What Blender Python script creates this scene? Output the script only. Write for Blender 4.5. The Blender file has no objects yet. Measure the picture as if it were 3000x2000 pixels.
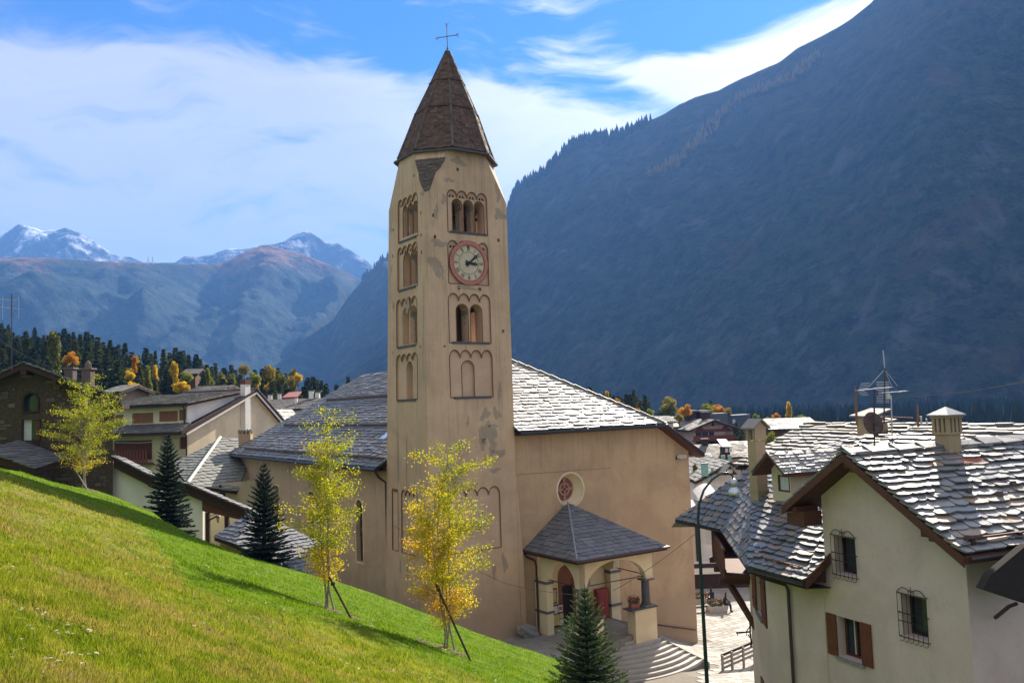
import bpy, bmesh, math, random
import numpy as np
from mathutils import Vector, Matrix, noise as mnoise
from mathutils.geometry import tessellate_polygon
rnd = random.Random(7)
scene = bpy.context.scene
COL = scene.collection

# ------------------------------------------------------------------ camera
FPX = 2500.0; PITCH = math.atan(190 / 2500); ROLL = math.radians(2.0)
CAM = Vector((0, 0, 16.0))
FW = Vector((0, math.cos(PITCH), math.sin(PITCH)))
_r0 = Vector((1, 0, 0)); _u0 = _r0.cross(FW)
RT = _r0 * math.cos(ROLL) - _u0 * math.sin(ROLL)
UP = RT.cross(FW)
cam_data = bpy.data.cameras.new('camera')
cam_data.sensor_width = 36; cam_data.lens = 30; cam_data.clip_start = 0.3; cam_data.clip_end = 60000
cam = bpy.data.objects.new('camera', cam_data); COL.objects.link(cam)
cam.matrix_world = Matrix((( RT.x, UP.x, -FW.x, CAM.x), (RT.y, UP.y, -FW.y, CAM.y), (RT.z, UP.z, -FW.z, CAM.z), (0, 0, 0, 1)))
scene.camera = cam

# ------------------------------------------------------------------ light
SUN_AZ = math.radians(24); SUN_EL = math.radians(33)
SUN_DIR = Vector((math.sin(SUN_AZ) * math.cos(SUN_EL), math.cos(SUN_AZ) * math.cos(SUN_EL), math.sin(SUN_EL)))
sd = bpy.data.lights.new('sun', 'SUN'); sd.energy = 5.0; sd.angle = math.radians(0.5); sd.color = (1.0, 0.90, 0.76)
sun = bpy.data.objects.new('sun', sd); COL.objects.link(sun); sun.location = (60, 60, 80)
sun.rotation_euler = (-SUN_DIR).to_track_quat('-Z', 'Y').to_euler()
vs = scene.view_settings
vs.view_transform = 'Standard'; vs.look = 'None'; vs.gamma = 1.0; vs.use_curve_mapping = False; vs.exposure = 1.6

class NT:
    """small helper round a node tree"""
    def __init__(s, nt): s.nt = nt
    def n(s, t, **k):
        nd = s.nt.nodes.new(t)
        for a, b in k.items():
            if a.startswith('_'): nd.inputs[int(a[1:]) if a[1:].isdigit() else a[1:].replace('_', ' ')].default_value = b
            else: setattr(nd, a, b)
        return nd
    def l(s, a, b): s.nt.links.new(a, b)
    def math(s, op, a, b=None, c=None, clamp=False):
        nd = s.nt.nodes.new('ShaderNodeMath'); nd.operation = op; nd.use_clamp = clamp
        for i, x in enumerate((a, b, c)):
            if x is None: continue
            if isinstance(x, (int, float)): nd.inputs[i].default_value = x
            else: s.l(x, nd.inputs[i])
        return nd.outputs[0]
    def noise(s, vec, scale, detail=4, rough=.5, dist=0, out=0):
        nd = s.n('ShaderNodeTexNoise'); nd.inputs['Scale'].default_value = scale; nd.inputs['Detail'].default_value = detail
        nd.inputs['Roughness'].default_value = rough; nd.inputs['Distortion'].default_value = dist
        if vec is not None: s.l(vec, nd.inputs['Vector'])
        return nd.outputs[out]
    def mapping(s, vec, scale=(1, 1, 1), loc=(0, 0, 0), rot=(0, 0, 0)):
        nd = s.n('ShaderNodeMapping'); nd.inputs['Scale'].default_value = scale; nd.inputs['Location'].default_value = loc
        nd.inputs['Rotation'].default_value = rot; s.l(vec, nd.inputs['Vector']); return nd.outputs[0]
    def ramp(s, fac, stops, interp='LINEAR'):
        nd = s.n('ShaderNodeValToRGB'); cr = nd.color_ramp; cr.interpolation = interp
        while len(cr.elements) < len(stops): cr.elements.new(0.5)
        for e, (p, c) in zip(cr.elements, stops):
            e.position = p; e.color = (c[0], c[1], c[2], 1) if not isinstance(c, (int, float)) else (c, c, c, 1)
        s.l(fac, nd.inputs[0]); return nd.outputs[0]
    def mix(s, fac, a, b, mode='MIX'):
        nd = s.n('ShaderNodeMix', data_type='RGBA', blend_type=mode)
        for i, x in ((0, fac), (6, a), (7, b)):
            if isinstance(x, (int, float)): nd.inputs[i].default_value = x
            elif isinstance(x, (tuple, list)): nd.inputs[i].default_value = (x[0], x[1], x[2], 1)
            else: s.l(x, nd.inputs[i])
        return nd.outputs[2]
    def smooth(s, x, a, b):
        nd = s.n('ShaderNodeMapRange', interpolation_type='SMOOTHSTEP'); nd.inputs[1].default_value = a; nd.inputs[2].default_value = b
        s.l(x, nd.inputs[0]); return nd.outputs[0]

# ------------------------------------------------------------------ sky
world = bpy.data.worlds.new('World'); scene.world = world; world.use_nodes = True
W_ = NT(world.node_tree); world.node_tree.nodes.clear()
sky = W_.n('ShaderNodeTexSky', sky_type='NISHITA', sun_disc=False)
sky.sun_elevation = SUN_EL; sky.sun_rotation = SUN_AZ; sky.altitude = 1200; sky.air_density = 1.0; sky.dust_density = 0.3; sky.ozone_density = 2.0
tc = W_.n('ShaderNodeTexCoord'); sx = W_.n('ShaderNodeSeparateXYZ'); W_.l(tc.outputs['Generated'], sx.inputs[0])
az = W_.math('ARCTAN2', sx.outputs[0], sx.outputs[1]); el = W_.math('ARCSINE', sx.outputs[2])
comb = W_.n('ShaderNodeCombineXYZ'); W_.l(az, comb.inputs[0]); W_.l(el, comb.inputs[1])
# wisps run down to the right: stretched, domain-warped noise
wn = W_.noise(comb.outputs[0], 3.0, 3, .5, 0, 1)
wv = W_.n('ShaderNodeVectorMath', operation='SCALE'); W_.l(wn, wv.inputs[0]); wv.inputs[3].default_value = 0.22
wa = W_.n('ShaderNodeVectorMath', operation='ADD'); W_.l(comb.outputs[0], wa.inputs[0]); W_.l(wv.outputs[0], wa.inputs[1])
m1 = W_.mapping(wa.outputs[0], (1.6, 7.0, 1), (0.3, 0.7, 0), (0, 0, math.radians(24)))
n1 = W_.noise(m1, 1.7, 9, .56, .35)
m2 = W_.mapping(wa.outputs[0], (3.0, 14.0, 1), (1.3, .2, 0), (0, 0, math.radians(30)))
n2 = W_.noise(m2, 3.2, 8, .6, .5)
def bump_(a0, e0, sa, se, amp, rot=0.0):
    """soft elliptical swell of cloud cover round one bearing"""
    da = W_.math('SUBTRACT', az, a0); de = W_.math('SUBTRACT', el, e0)
    c, s_ = math.cos(rot), math.sin(rot)
    u = W_.math('ADD', W_.math('MULTIPLY', da, c), W_.math('MULTIPLY', de, s_))
    v = W_.math('SUBTRACT', W_.math('MULTIPLY', de, c), W_.math('MULTIPLY', da, s_))
    q = W_.math('ADD', W_.math('POWER', W_.math('ABSOLUTE', W_.math('DIVIDE', u, sa)), 2.0), W_.math('POWER', W_.math('ABSOLUTE', W_.math('DIVIDE', v, se)), 2.0))
    return W_.math('MULTIPLY', W_.math('EXPONENT', W_.math('MULTIPLY', q, -1.0)), amp)
SKYB = []
def bpx(x, y, rx, ry, amp, rot=0.0):
    hor = 1190 - .035 * (x - 1500)
    a = math.atan((x - 1500) / FPX); e = math.atan((hor - y) / FPX * math.cos(a))
    SKYB.append(bump_(a, e, rx / FPX, ry / FPX, amp, rot))
bpx(300, 620, 1300, 470, .42, -.2)
bpx(1050, 480, 560, 330, .30, -.3)
bpx(150, 230, 360, 110, .16, -.1)
bpx(1900, 170, 560, 75, .42, -.22)
bpx(2350, 150, 330, 110, .40, .3)
bpx(1600, 470, 420, 200, .40, -.1)
bpx(1840, 250, 190, 48, -.62, -.25)
bpx(2130, 30, 260, 70, -.5, .1)
bpx(1220, 130, 130, 120, -.28, 0)
bpx(800, 30, 900, 110, -.42, -.05)
bpx(1480, 200, 200, 28, -.3, -.3)
bpx(30, 0, 260, 90, -.3, 0)
cov = None
for b in SKYB: cov = b if cov is None else W_.math('ADD', cov, b)
dens = W_.math('ADD', W_.math('MULTIPLY', n1, 2.0), W_.math('MULTIPLY', n2, .8))
dens = W_.math('ADD', dens, cov)
# extra cirrus added out of view, overhead and behind, to whiten the ambient light
dens = W_.math('ADD', dens, W_.math('MULTIPLY', W_.smooth(el, .5, .75), .34))
dens = W_.math('ADD', dens, W_.math('MULTIPLY', W_.smooth(W_.math('ABSOLUTE', az), .7, 1.0), .34))
cl = W_.smooth(dens, 1.30, 1.84)
cl = W_.math('MULTIPLY', cl, .93)
skyc = W_.n('ShaderNodeHueSaturation', _Saturation=1.3, _Value=1.0, _Hue=.5); W_.l(sky.outputs[0], skyc.inputs['Color'])
tint = W_.mix(1.0, skyc.outputs[0], (.22, .50, .72), 'MULTIPLY')
sunv = W_.n('ShaderNodeVectorMath', operation='DOT_PRODUCT'); W_.l(tc.outputs['Generated'], sunv.inputs[0]); sunv.inputs[1].default_value = SUN_DIR
glow = W_.smooth(sunv.outputs['Value'], .80, 1.02)
ccol = W_.mix(glow, (4.5, 4.25, 3.8), (10.5, 9.9, 8.8))
W_.nt.nodes[-1]
shade = W_.mix(W_.math('MULTIPLY', n2, .5), ccol, (2.3, 2.45, 2.7))
outc = W_.mix(cl, tint, shade)
bg = W_.n('ShaderNodeBackground'); W_.l(outc, bg.inputs[0]); bg.inputs[1].default_value = 0.072
ow = W_.n('ShaderNodeOutputWorld'); W_.l(bg.outputs[0], ow.inputs[0])

# ------------------------------------------------------------------ geometry helpers
def V(*a): return Vector(a)
def ray(x, y):
    return FW + RT * ((x - 1500) / FPX) - UP * ((y - 1000) / FPX)
def at(x, y, Y):
    """point at forward distance Y seen in that direction"""
    d = ray(x, y); return CAM + d * (Y / d.y)
def on_z(x, y, z):
    d = ray(x, y); return CAM + d * ((z - CAM.z) / d.z)
def on_plane(x, y, p, n):
    d = ray(x, y); return CAM + d * ((p - CAM).dot(n) / d.dot(n))

class Fr:
    """local frame: u along, v outward, w up"""
    def __init__(s, o, u, v, w=Vector((0, 0, 1))): s.o, s.u, s.v, s.w = Vector(o), Vector(u), Vector(v), Vector(w)
    def __call__(s, u, v=0, w=0): return s.o + s.u * u + s.v * v + s.w * w
    def shift(s, u=0, v=0, w=0): return Fr(s(u, v, w), s.u, s.v, s.w)

class MB:
    def __init__(s): s.v = []; s.f = []
    def add(s, vs, fs):
        b = len(s.v); s.v.extend(vs); s.f.extend([tuple(i + b for i in f) for f in fs]); return s
    def poly(s, pts): return s.add([Vector(p) for p in pts], [tuple(range(len(pts)))])
    def prism(s, pts, vec):
        n = len(pts); pts = [Vector(p) for p in pts]; vec = Vector(vec)
        return s.add(pts + [p + vec for p in pts], [tuple(range(n))[::-1], tuple(range(n, 2 * n))] + [(i, (i + 1) % n, n + (i + 1) % n, n + i) for i in range(n)])
    def box(s, fr, u0, u1, v0, v1, w0, w1):
        return s.prism([fr(u0, v0, w0), fr(u1, v0, w0), fr(u1, v1, w0), fr(u0, v1, w0)], fr.w * (w1 - w0))
    def bar(s, p, q, w, h=None, up=Vector((0, 0, 1))):
        p, q = Vector(p), Vector(q); h = h or w; d = (q - p).normalized()
        if abs(d.dot(up)) > .98: up = Vector((1, 0, 0))
        a = d.cross(up).normalized() * (w / 2); b = a.cross(d).normalized() * (h / 2)
        return s.prism([p - a - b, p + a - b, p + a + b, p - a + b], q - p)
    def tube(s, pts, r, n=6, cap=True):
        pts = [Vector(p) for p in pts]; m = len(pts); rs = r if isinstance(r, (list, tuple)) else [r] * m
        base = len(s.v); prev = None
        for i, p in enumerate(pts):
            d = (pts[min(i + 1, m - 1)] - pts[max(i - 1, 0)])
            if d.length < 1e-9: d = Vector((0, 0, 1))
            d.normalize()
            if prev is None:
                a = d.cross(Vector((0, 0, 1)) if abs(d.z) < .9 else Vector((1, 0, 0))).normalized()
            else: a = (prev - d * prev.dot(d)).normalized()
            prev = a; b = d.cross(a)
            for k in range(n):
                t = 2 * math.pi * k / n; s.v.append(p + a * (rs[i] * math.cos(t)) + b * (rs[i] * math.sin(t)))
        for i in range(m - 1):
            for k in range(n):
                k2 = (k + 1) % n; s.f.append((base + i * n + k, base + i * n + k2, base + (i + 1) * n + k2, base + (i + 1) * n + k))
        if cap:
            s.f.append(tuple(base + k for k in range(n))[::-1]); s.f.append(tuple(base + (m - 1) * n + k for k in range(n)))
        return s
    def lathe(s, o, prof, n=16, ax=Vector((0, 0, 1)), start=0.0, flat=False):
        """prof: (radius, height) pairs round the axis"""
        o = Vector(o); a = ax.cross(Vector((1, 0, 0)) if abs(ax.x) < .9 else Vector((0, 1, 0))).normalized(); b = ax.cross(a)
        base = len(s.v); m = len(prof)
        for r, h in prof:
            for k in range(n):
                t = start + 2 * math.pi * k / n; s.v.append(o + ax * h + a * (r * math.cos(t)) + b * (r * math.sin(t)))
        for i in range(m - 1):
            for k in range(n):
                k2 = (k + 1) % n; s.f.append((base + i * n + k, base + i * n + k2, base + (i + 1) * n + k2, base + (i + 1) * n + k))
        if prof[0][0] > 1e-4: s.f.append(tuple(base + k for k in range(n))[::-1])
        if prof[-1][0] > 1e-4: s.f.append(tuple(base + (m - 1) * n + k for k in range(n)))
        return s
    def wall(s, fr, outer, holes=(), v=0.0, depth=0.3, reveal=True):
        """flat wall in the frame's u/w plane with openings and their reveals"""
        loops = [[Vector((a, b, 0)) for a, b in outer]] + [[Vector((a, b, 0)) for a, b in h] for h in holes]
        tris = tessellate_polygon(loops); flat = [p for lp in loops for p in lp]
        s.add([fr(p.x, v, p.y) for p in flat], [tuple(t) for t in tris])
        if reveal:
            for h in holes:
                n = len(h)
                s.add([fr(a, v, b) for a, b in h] + [fr(a, v - depth, b) for a, b in h], [(i, (i + 1) % n, n + (i + 1) % n, n + i) for i in range(n)])
        return s
    def build(s, name, mat, parent=None, smooth=False, loc=None, kind=None, label=None, attr=None):
        me = bpy.data.meshes.new(name)
        o_ = Vector((0, 0, 0))
        root = parent
        while root is not None and root.parent is not None: root = root.parent
        if root is not None: o_ = root.location
        elif loc is not None: o_ = Vector(loc)
        me.from_pydata([tuple(p - o_) for p in s.v], [], s.f); me.update()
        if mat: me.materials.append(mat)
        if smooth: me.polygons.foreach_set('use_smooth', [True] * len(me.polygons))
        o = bpy.data.objects.new(name, me); COL.objects.link(o)
        if parent is not None: o.parent = parent
        elif loc is not None: o.location = loc
        if kind: o['kind'] = kind
        if label: o['label'] = label
        return o
def thing(name, label, cat, loc=(0, 0, 0), group=None):
    o = bpy.data.objects.new(name, None); COL.objects.link(o); o.location = loc; o.empty_display_size = .3
    o['label'] = label; o['category'] = cat
    if group: o['group'] = group
    bpy.context.view_layer.update() if False else None
    return o
def tag(o, label, cat, group=None):
    o['label'] = label; o['category'] = cat
    if group: o['group'] = group
    return o
def copy_tree(o, parent=None, mats=None):
    c = o.copy(); COL.objects.link(c)
    if parent is not None: c.parent = parent
    if mats and c.name.split('.')[0] in mats and c.type == 'MESH':
        c.material_slots[0].link = 'OBJECT'; c.material_slots[0].material = mats[c.name.split('.')[0]]
    for ch in list(o.children): copy_tree(ch, c, mats)
    return c
def arch(u0, u1, w0, wt, n=10, rise=None):
    """opening with a round head"""
    r = (u1 - u0) / 2; ri = r if rise is None else rise; c = (u0 + u1) / 2; ws = wt - ri
    pts = [(u0, w0), (u1, w0)]
    for i in range(n + 1):
        t = math.pi * i / n; pts.append((c + r * math.cos(t), ws + ri * math.sin(t)))
    return pts
def scallop(u0, u1, w0, wt, k=4, n=7):
    pts = [(u0, w0), (u1, w0)]; s = (u1 - u0) / k; ri = min(s * .62, .45)
    for j in range(k):
        c = u1 - s * (j + .5)
        for i in range(n + 1):
            t = math.pi * i / n
            if j > 0 and i == 0: continue
            pts.append((c + s / 2 * .96 * math.cos(t) if i in (0, n) and 0 else c + s / 2 * math.cos(t), wt - ri + ri * math.sin(t)))
    return pts
def rect(u0, u1, w0, w1): return [(u0, w0), (u1, w0), (u1, w1), (u0, w1)]
def blob(c, r, n=14, k=.35, seed=0, sx=1, sy=1):
    R_ = random.Random(seed); ph = [R_.uniform(0, 6.28) for _ in range(4)]
    out = []
    for i in range(n):
        t = 2 * math.pi * i / n
        q = 1 + k * (math.sin(2 * t + ph[0]) * .5 + math.sin(3 * t + ph[1]) * .4 + math.sin(5 * t + ph[2]) * .35) + R_.uniform(-.12, .12)
        out.append((c[0] + r * q * math.cos(t) * sx, c[1] + r * q * math.sin(t) * sy))
    return out

# ------------------------------------------------------------------ materials
def new_mat(name):
    m = bpy.data.materials.new(name); m.use_nodes = True; m.node_tree.nodes.clear(); t = NT(m.node_tree)
    out = t.n('ShaderNodeOutputMaterial'); return m, t, out
def bsdf(t, out, col, rough=.7, spec=.3, bump=None, bstr=.3, bdist=.02, metal=0.0):
    b = t.n('ShaderNodeBsdfPrincipled')
    for nm, x in (('Base Color', col), ('Roughness', rough), ('Specular IOR Level', spec), ('Metallic', metal)):
        if isinstance(x, (int, float)): b.inputs[nm].default_value = x
        elif isinstance(x, (tuple, list)): b.inputs[nm].default_value = (x[0], x[1], x[2], 1)
        else: t.l(x, b.inputs[nm])
    if bump is not None:
        bn = t.n('ShaderNodeBump'); bn.inputs['Strength'].default_value = bstr; bn.inputs['Distance'].default_value = bdist
        t.l(bump, bn.inputs['Height']); t.l(bn.outputs[0], b.inputs['Normal'])
    t.l(b.outputs[0], out.inputs[0]); return b
def pos(t): return t.n('ShaderNodeNewGeometry').outputs['Position']
def m_plain(name, c, rough=.6, spec=.3, metal=0.0, var=.18, scale=6.0):
    m, t, out = new_mat(name); p = pos(t)
    n = t.noise(p, scale, 5, .6)
    k = t.ramp(n, [(.3, 1 - var), (.7, 1 + var * .6)])
    col = t.mix(1.0, (c[0], c[1], c[2]), k, 'MULTIPLY')
    bsdf(t, out, col, rough, spec, n, .25, .01, metal); return m
def m_plaster(name, c, stain=(.2, .17, .14), amount=.35, grey=0.0, bump=.35, damp=None, eave=None):
    m, t, out = new_mat(name); p = pos(t)
    big = t.noise(p, .35, 4, .6, .6); mid = t.noise(p, 1.7, 6, .65, .3); fine = t.noise(p, 26, 4, .6)
    streak = t.noise(t.mapping(p, (1.3, 1.3, .12)), 1.6, 6, .65, .4)
    col = t.mix(t.smooth(big, .35, .7), (c[0] * 1.06, c[1] * 1.06, c[2] * 1.04), (c[0] * .86, c[1] * .84, c[2] * .83))
    col = t.mix(t.math('MULTIPLY', t.smooth(mid, .5, .75), .5), col, (c[0] * .82, c[1] * .8, c[2] * .8))
    col = t.mix(t.math('MULTIPLY', t.smooth(streak, .52, .8), amount), col, stain)
    col = t.mix(t.math('MULTIPLY', t.smooth(t.noise(p, 3.4, 5, .7, 1.0), .6, .7), amount * .45), col, (c[0] * 1.15, c[1] * 1.15, c[2] * 1.15))
    if damp is not None:                                          # rising damp above the ground and run-off below the eaves
        sz = t.n('ShaderNodeSeparateXYZ'); t.l(p, sz.inputs[0]); zz = t.math('ADD', sz.outputs[2], t.math('MULTIPLY', t.math('SUBTRACT', mid, .5), 3.2))
        col = t.mix(t.math('MULTIPLY', t.math('SUBTRACT', 1.0, t.smooth(zz, damp, damp + 2.6)), .55), col, (c[0] * .55, c[1] * .58, c[2] * .62))
        st2 = t.noise(t.mapping(p, (3.4, 3.4, .10)), 1.3, 5, .7); e2 = t.math('MULTIPLY', t.smooth(zz, eave - 4.0, eave), t.smooth(st2, .48, .66))
        col = t.mix(t.math('MULTIPLY', e2, .38), col, stain)
    col = t.mix(.12, col, t.ramp(fine, [(.3, .1), (.7, .9)]), 'OVERLAY')
    h = t.math('ADD', t.math('MULTIPLY', mid, .6), t.math('MULTIPLY', fine, .25))
    bsdf(t, out, col, .88, .15, h, bump, .03); return m
def m_slate(name, cols, rough=(.34, .62), spec=.5):
    m, t, out = new_mat(name); g = t.n('ShaderNodeNewGeometry'); oi = t.n('ShaderNodeObjectInfo')
    r = t.math('FRACT', t.math('ADD', g.outputs['Random Per Island'], t.math('MULTIPLY', oi.outputs['Random'], 7.31)))
    r2 = t.math('FRACT', t.math('MULTIPLY', r, 17.7))
    st = [(i / (len(cols) - 1), c) for i, c in enumerate(cols)]
    base = t.ramp(r, st)
    n = t.noise(g.outputs['Position'], 5, 6, .7, .5); f = t.noise(g.outputs['Position'], 40, 3, .6)
    li = t.smooth(t.noise(g.outputs['Position'], 9, 5, .75), .58, .7)
    col = t.mix(t.math('MULTIPLY', n, .5), base, (.09, .085, .08))
    col = t.mix(t.math('MULTIPLY', li, .35), col, (.36, .36, .3))
    rg = t.math('ADD', t.math('MULTIPLY', r2, rough[1] - rough[0]), rough[0])
    rg = t.math('ADD', rg, t.math('MULTIPLY', t.math('SUBTRACT', n, .5), .35))
    h = t.math('ADD', n, t.math('MULTIPLY', f, .4))
    bsdf(t, out, col, rg, spec, h, .35, .025); return m
def m_wood(name, c, var=.4, rough=.7):
    m, t, out = new_mat(name); p = pos(t)
    n = t.noise(t.mapping(p, (2.5, 2.5, 14)), 2.2, 5, .6, .6); n2 = t.noise(p, 3, 4)
    k = t.ramp(n, [(.3, 1 - var), (.7, 1 + var * .4)])
    col = t.mix(1.0, (c[0], c[1], c[2]), k, 'MULTIPLY')
    col = t.mix(t.math('MULTIPLY', n2, .3), col, (c[0] * .6, c[1] * .6, c[2] * .65))
    bsdf(t, out, col, rough, .25, n, .3, .01); return m
def m_glass(name, c=(.02, .025, .03)):
    m, t, out = new_mat(name); n = t.noise(pos(t), 1.4, 2)
    bsdf(t, out, t.mix(n, c, (c[0] * 2.2, c[1] * 2.2, c[2] * 2.4)), .08, .6); return m

M = {}
M['plaster_tower'] = m_plaster('tower_plaster', (.62, .43, .28), (.22, .17, .135), .5, damp=4.0, eave=17.5)
M['plaster_panel'] = m_plaster('panel_plaster', (.63, .435, .30), (.27, .2, .16), .25)
M['plaster_church'] = m_plaster('church_plaster', (.56, .375, .225), (.27, .18, .125), .38, damp=2.2, eave=14.2)
M['plaster_apse'] = m_plaster('side_wall_plaster', (.55, .385, .265), (.27, .19, .15), .42, damp=4.2, eave=12.8)
M['plaster_cream'] = m_plaster('portico_plaster', (.78, .64, .42), (.4, .33, .25), .15)
M['plaster_house'] = m_plaster('house_render', (.65, .51, .455), (.40, .35, .29), .16, damp=1.0, eave=15.5)
M['plaster_yellow'] = m_plaster('ochre_render', (.66, .57, .40), (.42, .35, .25), .12)
M['plaster_white'] = m_plaster('white_render', (.72, .70, .66), (.45, .42, .4), .15)
M['plaster_tan'] = m_plaster('tan_render', (.42, .29, .19), (.3, .2, .13), .2)
M['patch'] = m_plaster('bare_plaster', (.40, .31, .225), (.25, .2, .15), .5)
M['outline'] = m_plain('red_brown_moulding', (.21, .095, .06), .85, .1, var=.35, scale=4)
M['clock_ring'] = m_plain('faded_red_paint', (.52, .20, .16), .85, .1, var=.2, scale=8)
M['clock_face'] = m_plain('clock_face_paint', (.62, .52, .37), .85, .1, var=.12, scale=3)
M['dark_paint'] = m_plain('dark_numeral_paint', (.06, .045, .04), .8, .1)
M['iron'] = m_plain('wrought_iron', (.035, .03, .03), .5, .4, .4)
M['iron_blue'] = m_plain('grey_iron', (.16, .2, .25), .45, .5, .5)
M['gutter'] = m_plain('brown_metal_gutter', (.075, .045, .038), .45, .4, .3)
M['gutter_dark'] = m_plain('dark_metal_gutter', (.035, .034, .042), .45, .45, .3)
M['steel'] = m_plain('galvanised_metal', (.5, .5, .52), .35, .5, .8)
M['stone_dark'] = m_plain('dark_stone', (.10, .095, .1), .75, .3, var=.3)
M['stone_grey'] = m_plain('grey_stone', (.27, .25, .235), .8, .25, var=.3)
M['stone_cap'] = m_plain('slate_grey_capital', (.15, .14, .15), .75, .3, var=.25)
M['step'] = m_slate('step_stone', [(.46, .43, .38), (.54, .50, .44), (.50, .455, .39)], (.6, .8), .2)
M['paving'] = m_slate('paving_stone', [(.30, .28, .245), (.38, .355, .31), (.34, .315, .27), (.41, .385, .34)], (.6, .85), .2)
M['paving_joint'] = m_plain('paving_joint', (.24, .215, .18), .95, .1)
M['slate'] = m_slate('slate', [(.27, .265, .25), (.36, .355, .33), (.31, .30, .27), (.41, .41, .38), (.32, .33, .32), (.38, .31, .24)], (.38, .58), .7)
M['slate_dark'] = m_slate('dark_slate', [(.10, .10, .11), (.16, .155, .165), (.13, .125, .125), (.2, .2, .205), (.16, .14, .125)], (.42, .68), .4)
M['slate_house'] = m_slate('house_slate', [(.15, .145, .145), (.22, .215, .21), (.18, .17, .165), (.27, .265, .255), (.21, .21, .215), (.36, .23, .13)], (.33, .50), 1.0)
M['slate_porch'] = m_slate('porch_slate', [(.12, .125, .15), (.18, .185, .21), (.14, .14, .16), (.22, .22, .24)], (.45, .65), .45)
M['slate_tan'] = m_slate('tan_slate', [(.2, .18, .16), (.26, .235, .21), (.18, .165, .155), (.29, .26, .24)], (.55, .75), .12)
M['spire_stone'] = m_slate('spire_shingle', [(.09, .05, .036), (.15, .085, .06), (.12, .066, .048), (.19, .12, .085), (.105, .062, .05)], (.7, .95), .1)
M['rubble'] = m_slate('rubble_stone', [(.10, .075, .062), (.16, .12, .095), (.12, .095, .08), (.2, .155, .12)], (.8, .95), .1)
M['deck'] = m_plain('roof_underlay', (.04, .033, .03), .9, .1)
M['wood_brown'] = m_wood('brown_timber', (.13, .052, .03))
M['wood_red'] = m_wood('red_brown_shutter', (.19, .06, .032))
M['wood_orange'] = m_wood('orange_door_wood', (.30, .13, .06))
M['wood_dark'] = m_wood('dark_timber', (.055, .028, .022))
M['wood_grey'] = m_wood('weathered_timber', (.34, .30, .26))
M['interior'] = m_plain('interior_shade', (.035, .03, .03), .9, .1)  # near-black colour stands for the shade inside openings
M['glass'] = m_glass('window_glass')
M['curtain'] = m_plain('curtain', (.6, .6, .58), .9, .1)
M['red_door'] = m_plain('red_door_paint', (.30, .045, .035), .6, .3)
M['terracotta'] = m_plain('terracotta', (.35, .13, .08), .8, .2)
M['copper'] = m_plain('green_copper', (.22, .42, .37), .6, .3, .2)
M['concrete'] = m_plain('planter_concrete', (.45, .43, .40), .85, .2)
M['lead'] = m_plain('lead_flashing', (.3, .31, .34), .5, .4, .3)
M['paper'] = m_plain('poster_paper', (.7, .7, .64), .8, .1)
M['paper_yellow'] = m_plain('yellow_notice', (.55, .5, .2), .8, .1)
M['cable'] = m_plain('cable', (.12, .11, .10), .6, .3)
M['lampglass'] = m_plain('lamp_bowl', (.62, .66, .70), .2, .6, .6)
# ------------------------------------------------------------------ mountains
def fbm(x, y, z=0.0, o=5):
    a, f, s = 1.0, 1.0, 0.0
    for _ in range(o):
        s += a * mnoise.noise(Vector((x * f, y * f, z + f * 3.1))); a *= .5; f *= 2.03
    return s
def interp(xs, ys, x): return float(np.interp(x, xs, ys))
def mountain(name, sil, Yr, Yf, zf, mat, nx=260, nv=90, amp=60, ridgeamp=6, seed=0, back=.25, gully=1.0, prof=1.0, label=None, x0=None, x1=None, fscale=1.0):
    """ridge followed from its skyline; the near flank falls towards the valley, a far flank closes it behind"""
    xs = [p[0] for p in sil]; ys = [p[1] for p in sil]
    x0 = xs[0] if x0 is None else x0; x1 = xs[-1] if x1 is None else x1
    verts = []; faces = []
    rows = nv + 7
    for i in range(nx + 1):
        x = x0 + (x1 - x0) * i / nx; y = interp(xs, ys, x)
        Y = Yr(x) if callable(Yr) else Yr
        r = at(x, y, Y); yf = Yf(x) if callable(Yf) else Yf
        hx = (x - 1500) / FPX
        q = 1 + mnoise.noise(Vector((x * .008, seed, 0))) * .0
        f = Vector((hx * yf * q, yf * q, zf))
        b = Vector((r.x * 1.35, r.y * 1.35, zf))
        for j in range(rows):
            if j < 6:
                t = 1 - j / 6.0; p = r.lerp(b, t)
                p.z += 0
            else:
                v = (j - 6) / float(nv)
                p = r.lerp(f, v); p.z = zf + (r.z - zf) * ((1 - v) ** prof)
                w = min(1.0, v * 5) * min(1.0, (1 - v) * 1.6)
                gx = p.x / (300.0 * fscale); gz = p.y / (300.0 * fscale)
                n = fbm(gx * gully + seed, gz * .55 + seed * .7 + p.z / (900.0 * fscale), 0, 6)
                rid = 1 - abs(mnoise.noise(Vector((gx * 1.7 * gully + seed + n * .3, gz * .45, 4.0)))) * 2
                d = amp * w * (n * .8 + rid * .55 - .3)
                p.z += d; p.y -= d * .6
                p.z += ridgeamp * fbm(p.x / (30.0 * fscale), p.y / (30.0 * fscale), seed, 4) * min(1, .25 + v * 6)
            verts.append(p)
    for i in range(nx):
        for j in range(rows - 1):
            a = i * rows + j; faces.append((a, a + rows, a + rows + 1, a + 1))
    mb = MB(); mb.v = verts; mb.f = faces
    return mb.build(name, mat, None, smooth=True, kind='structure'), verts, rows
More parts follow.
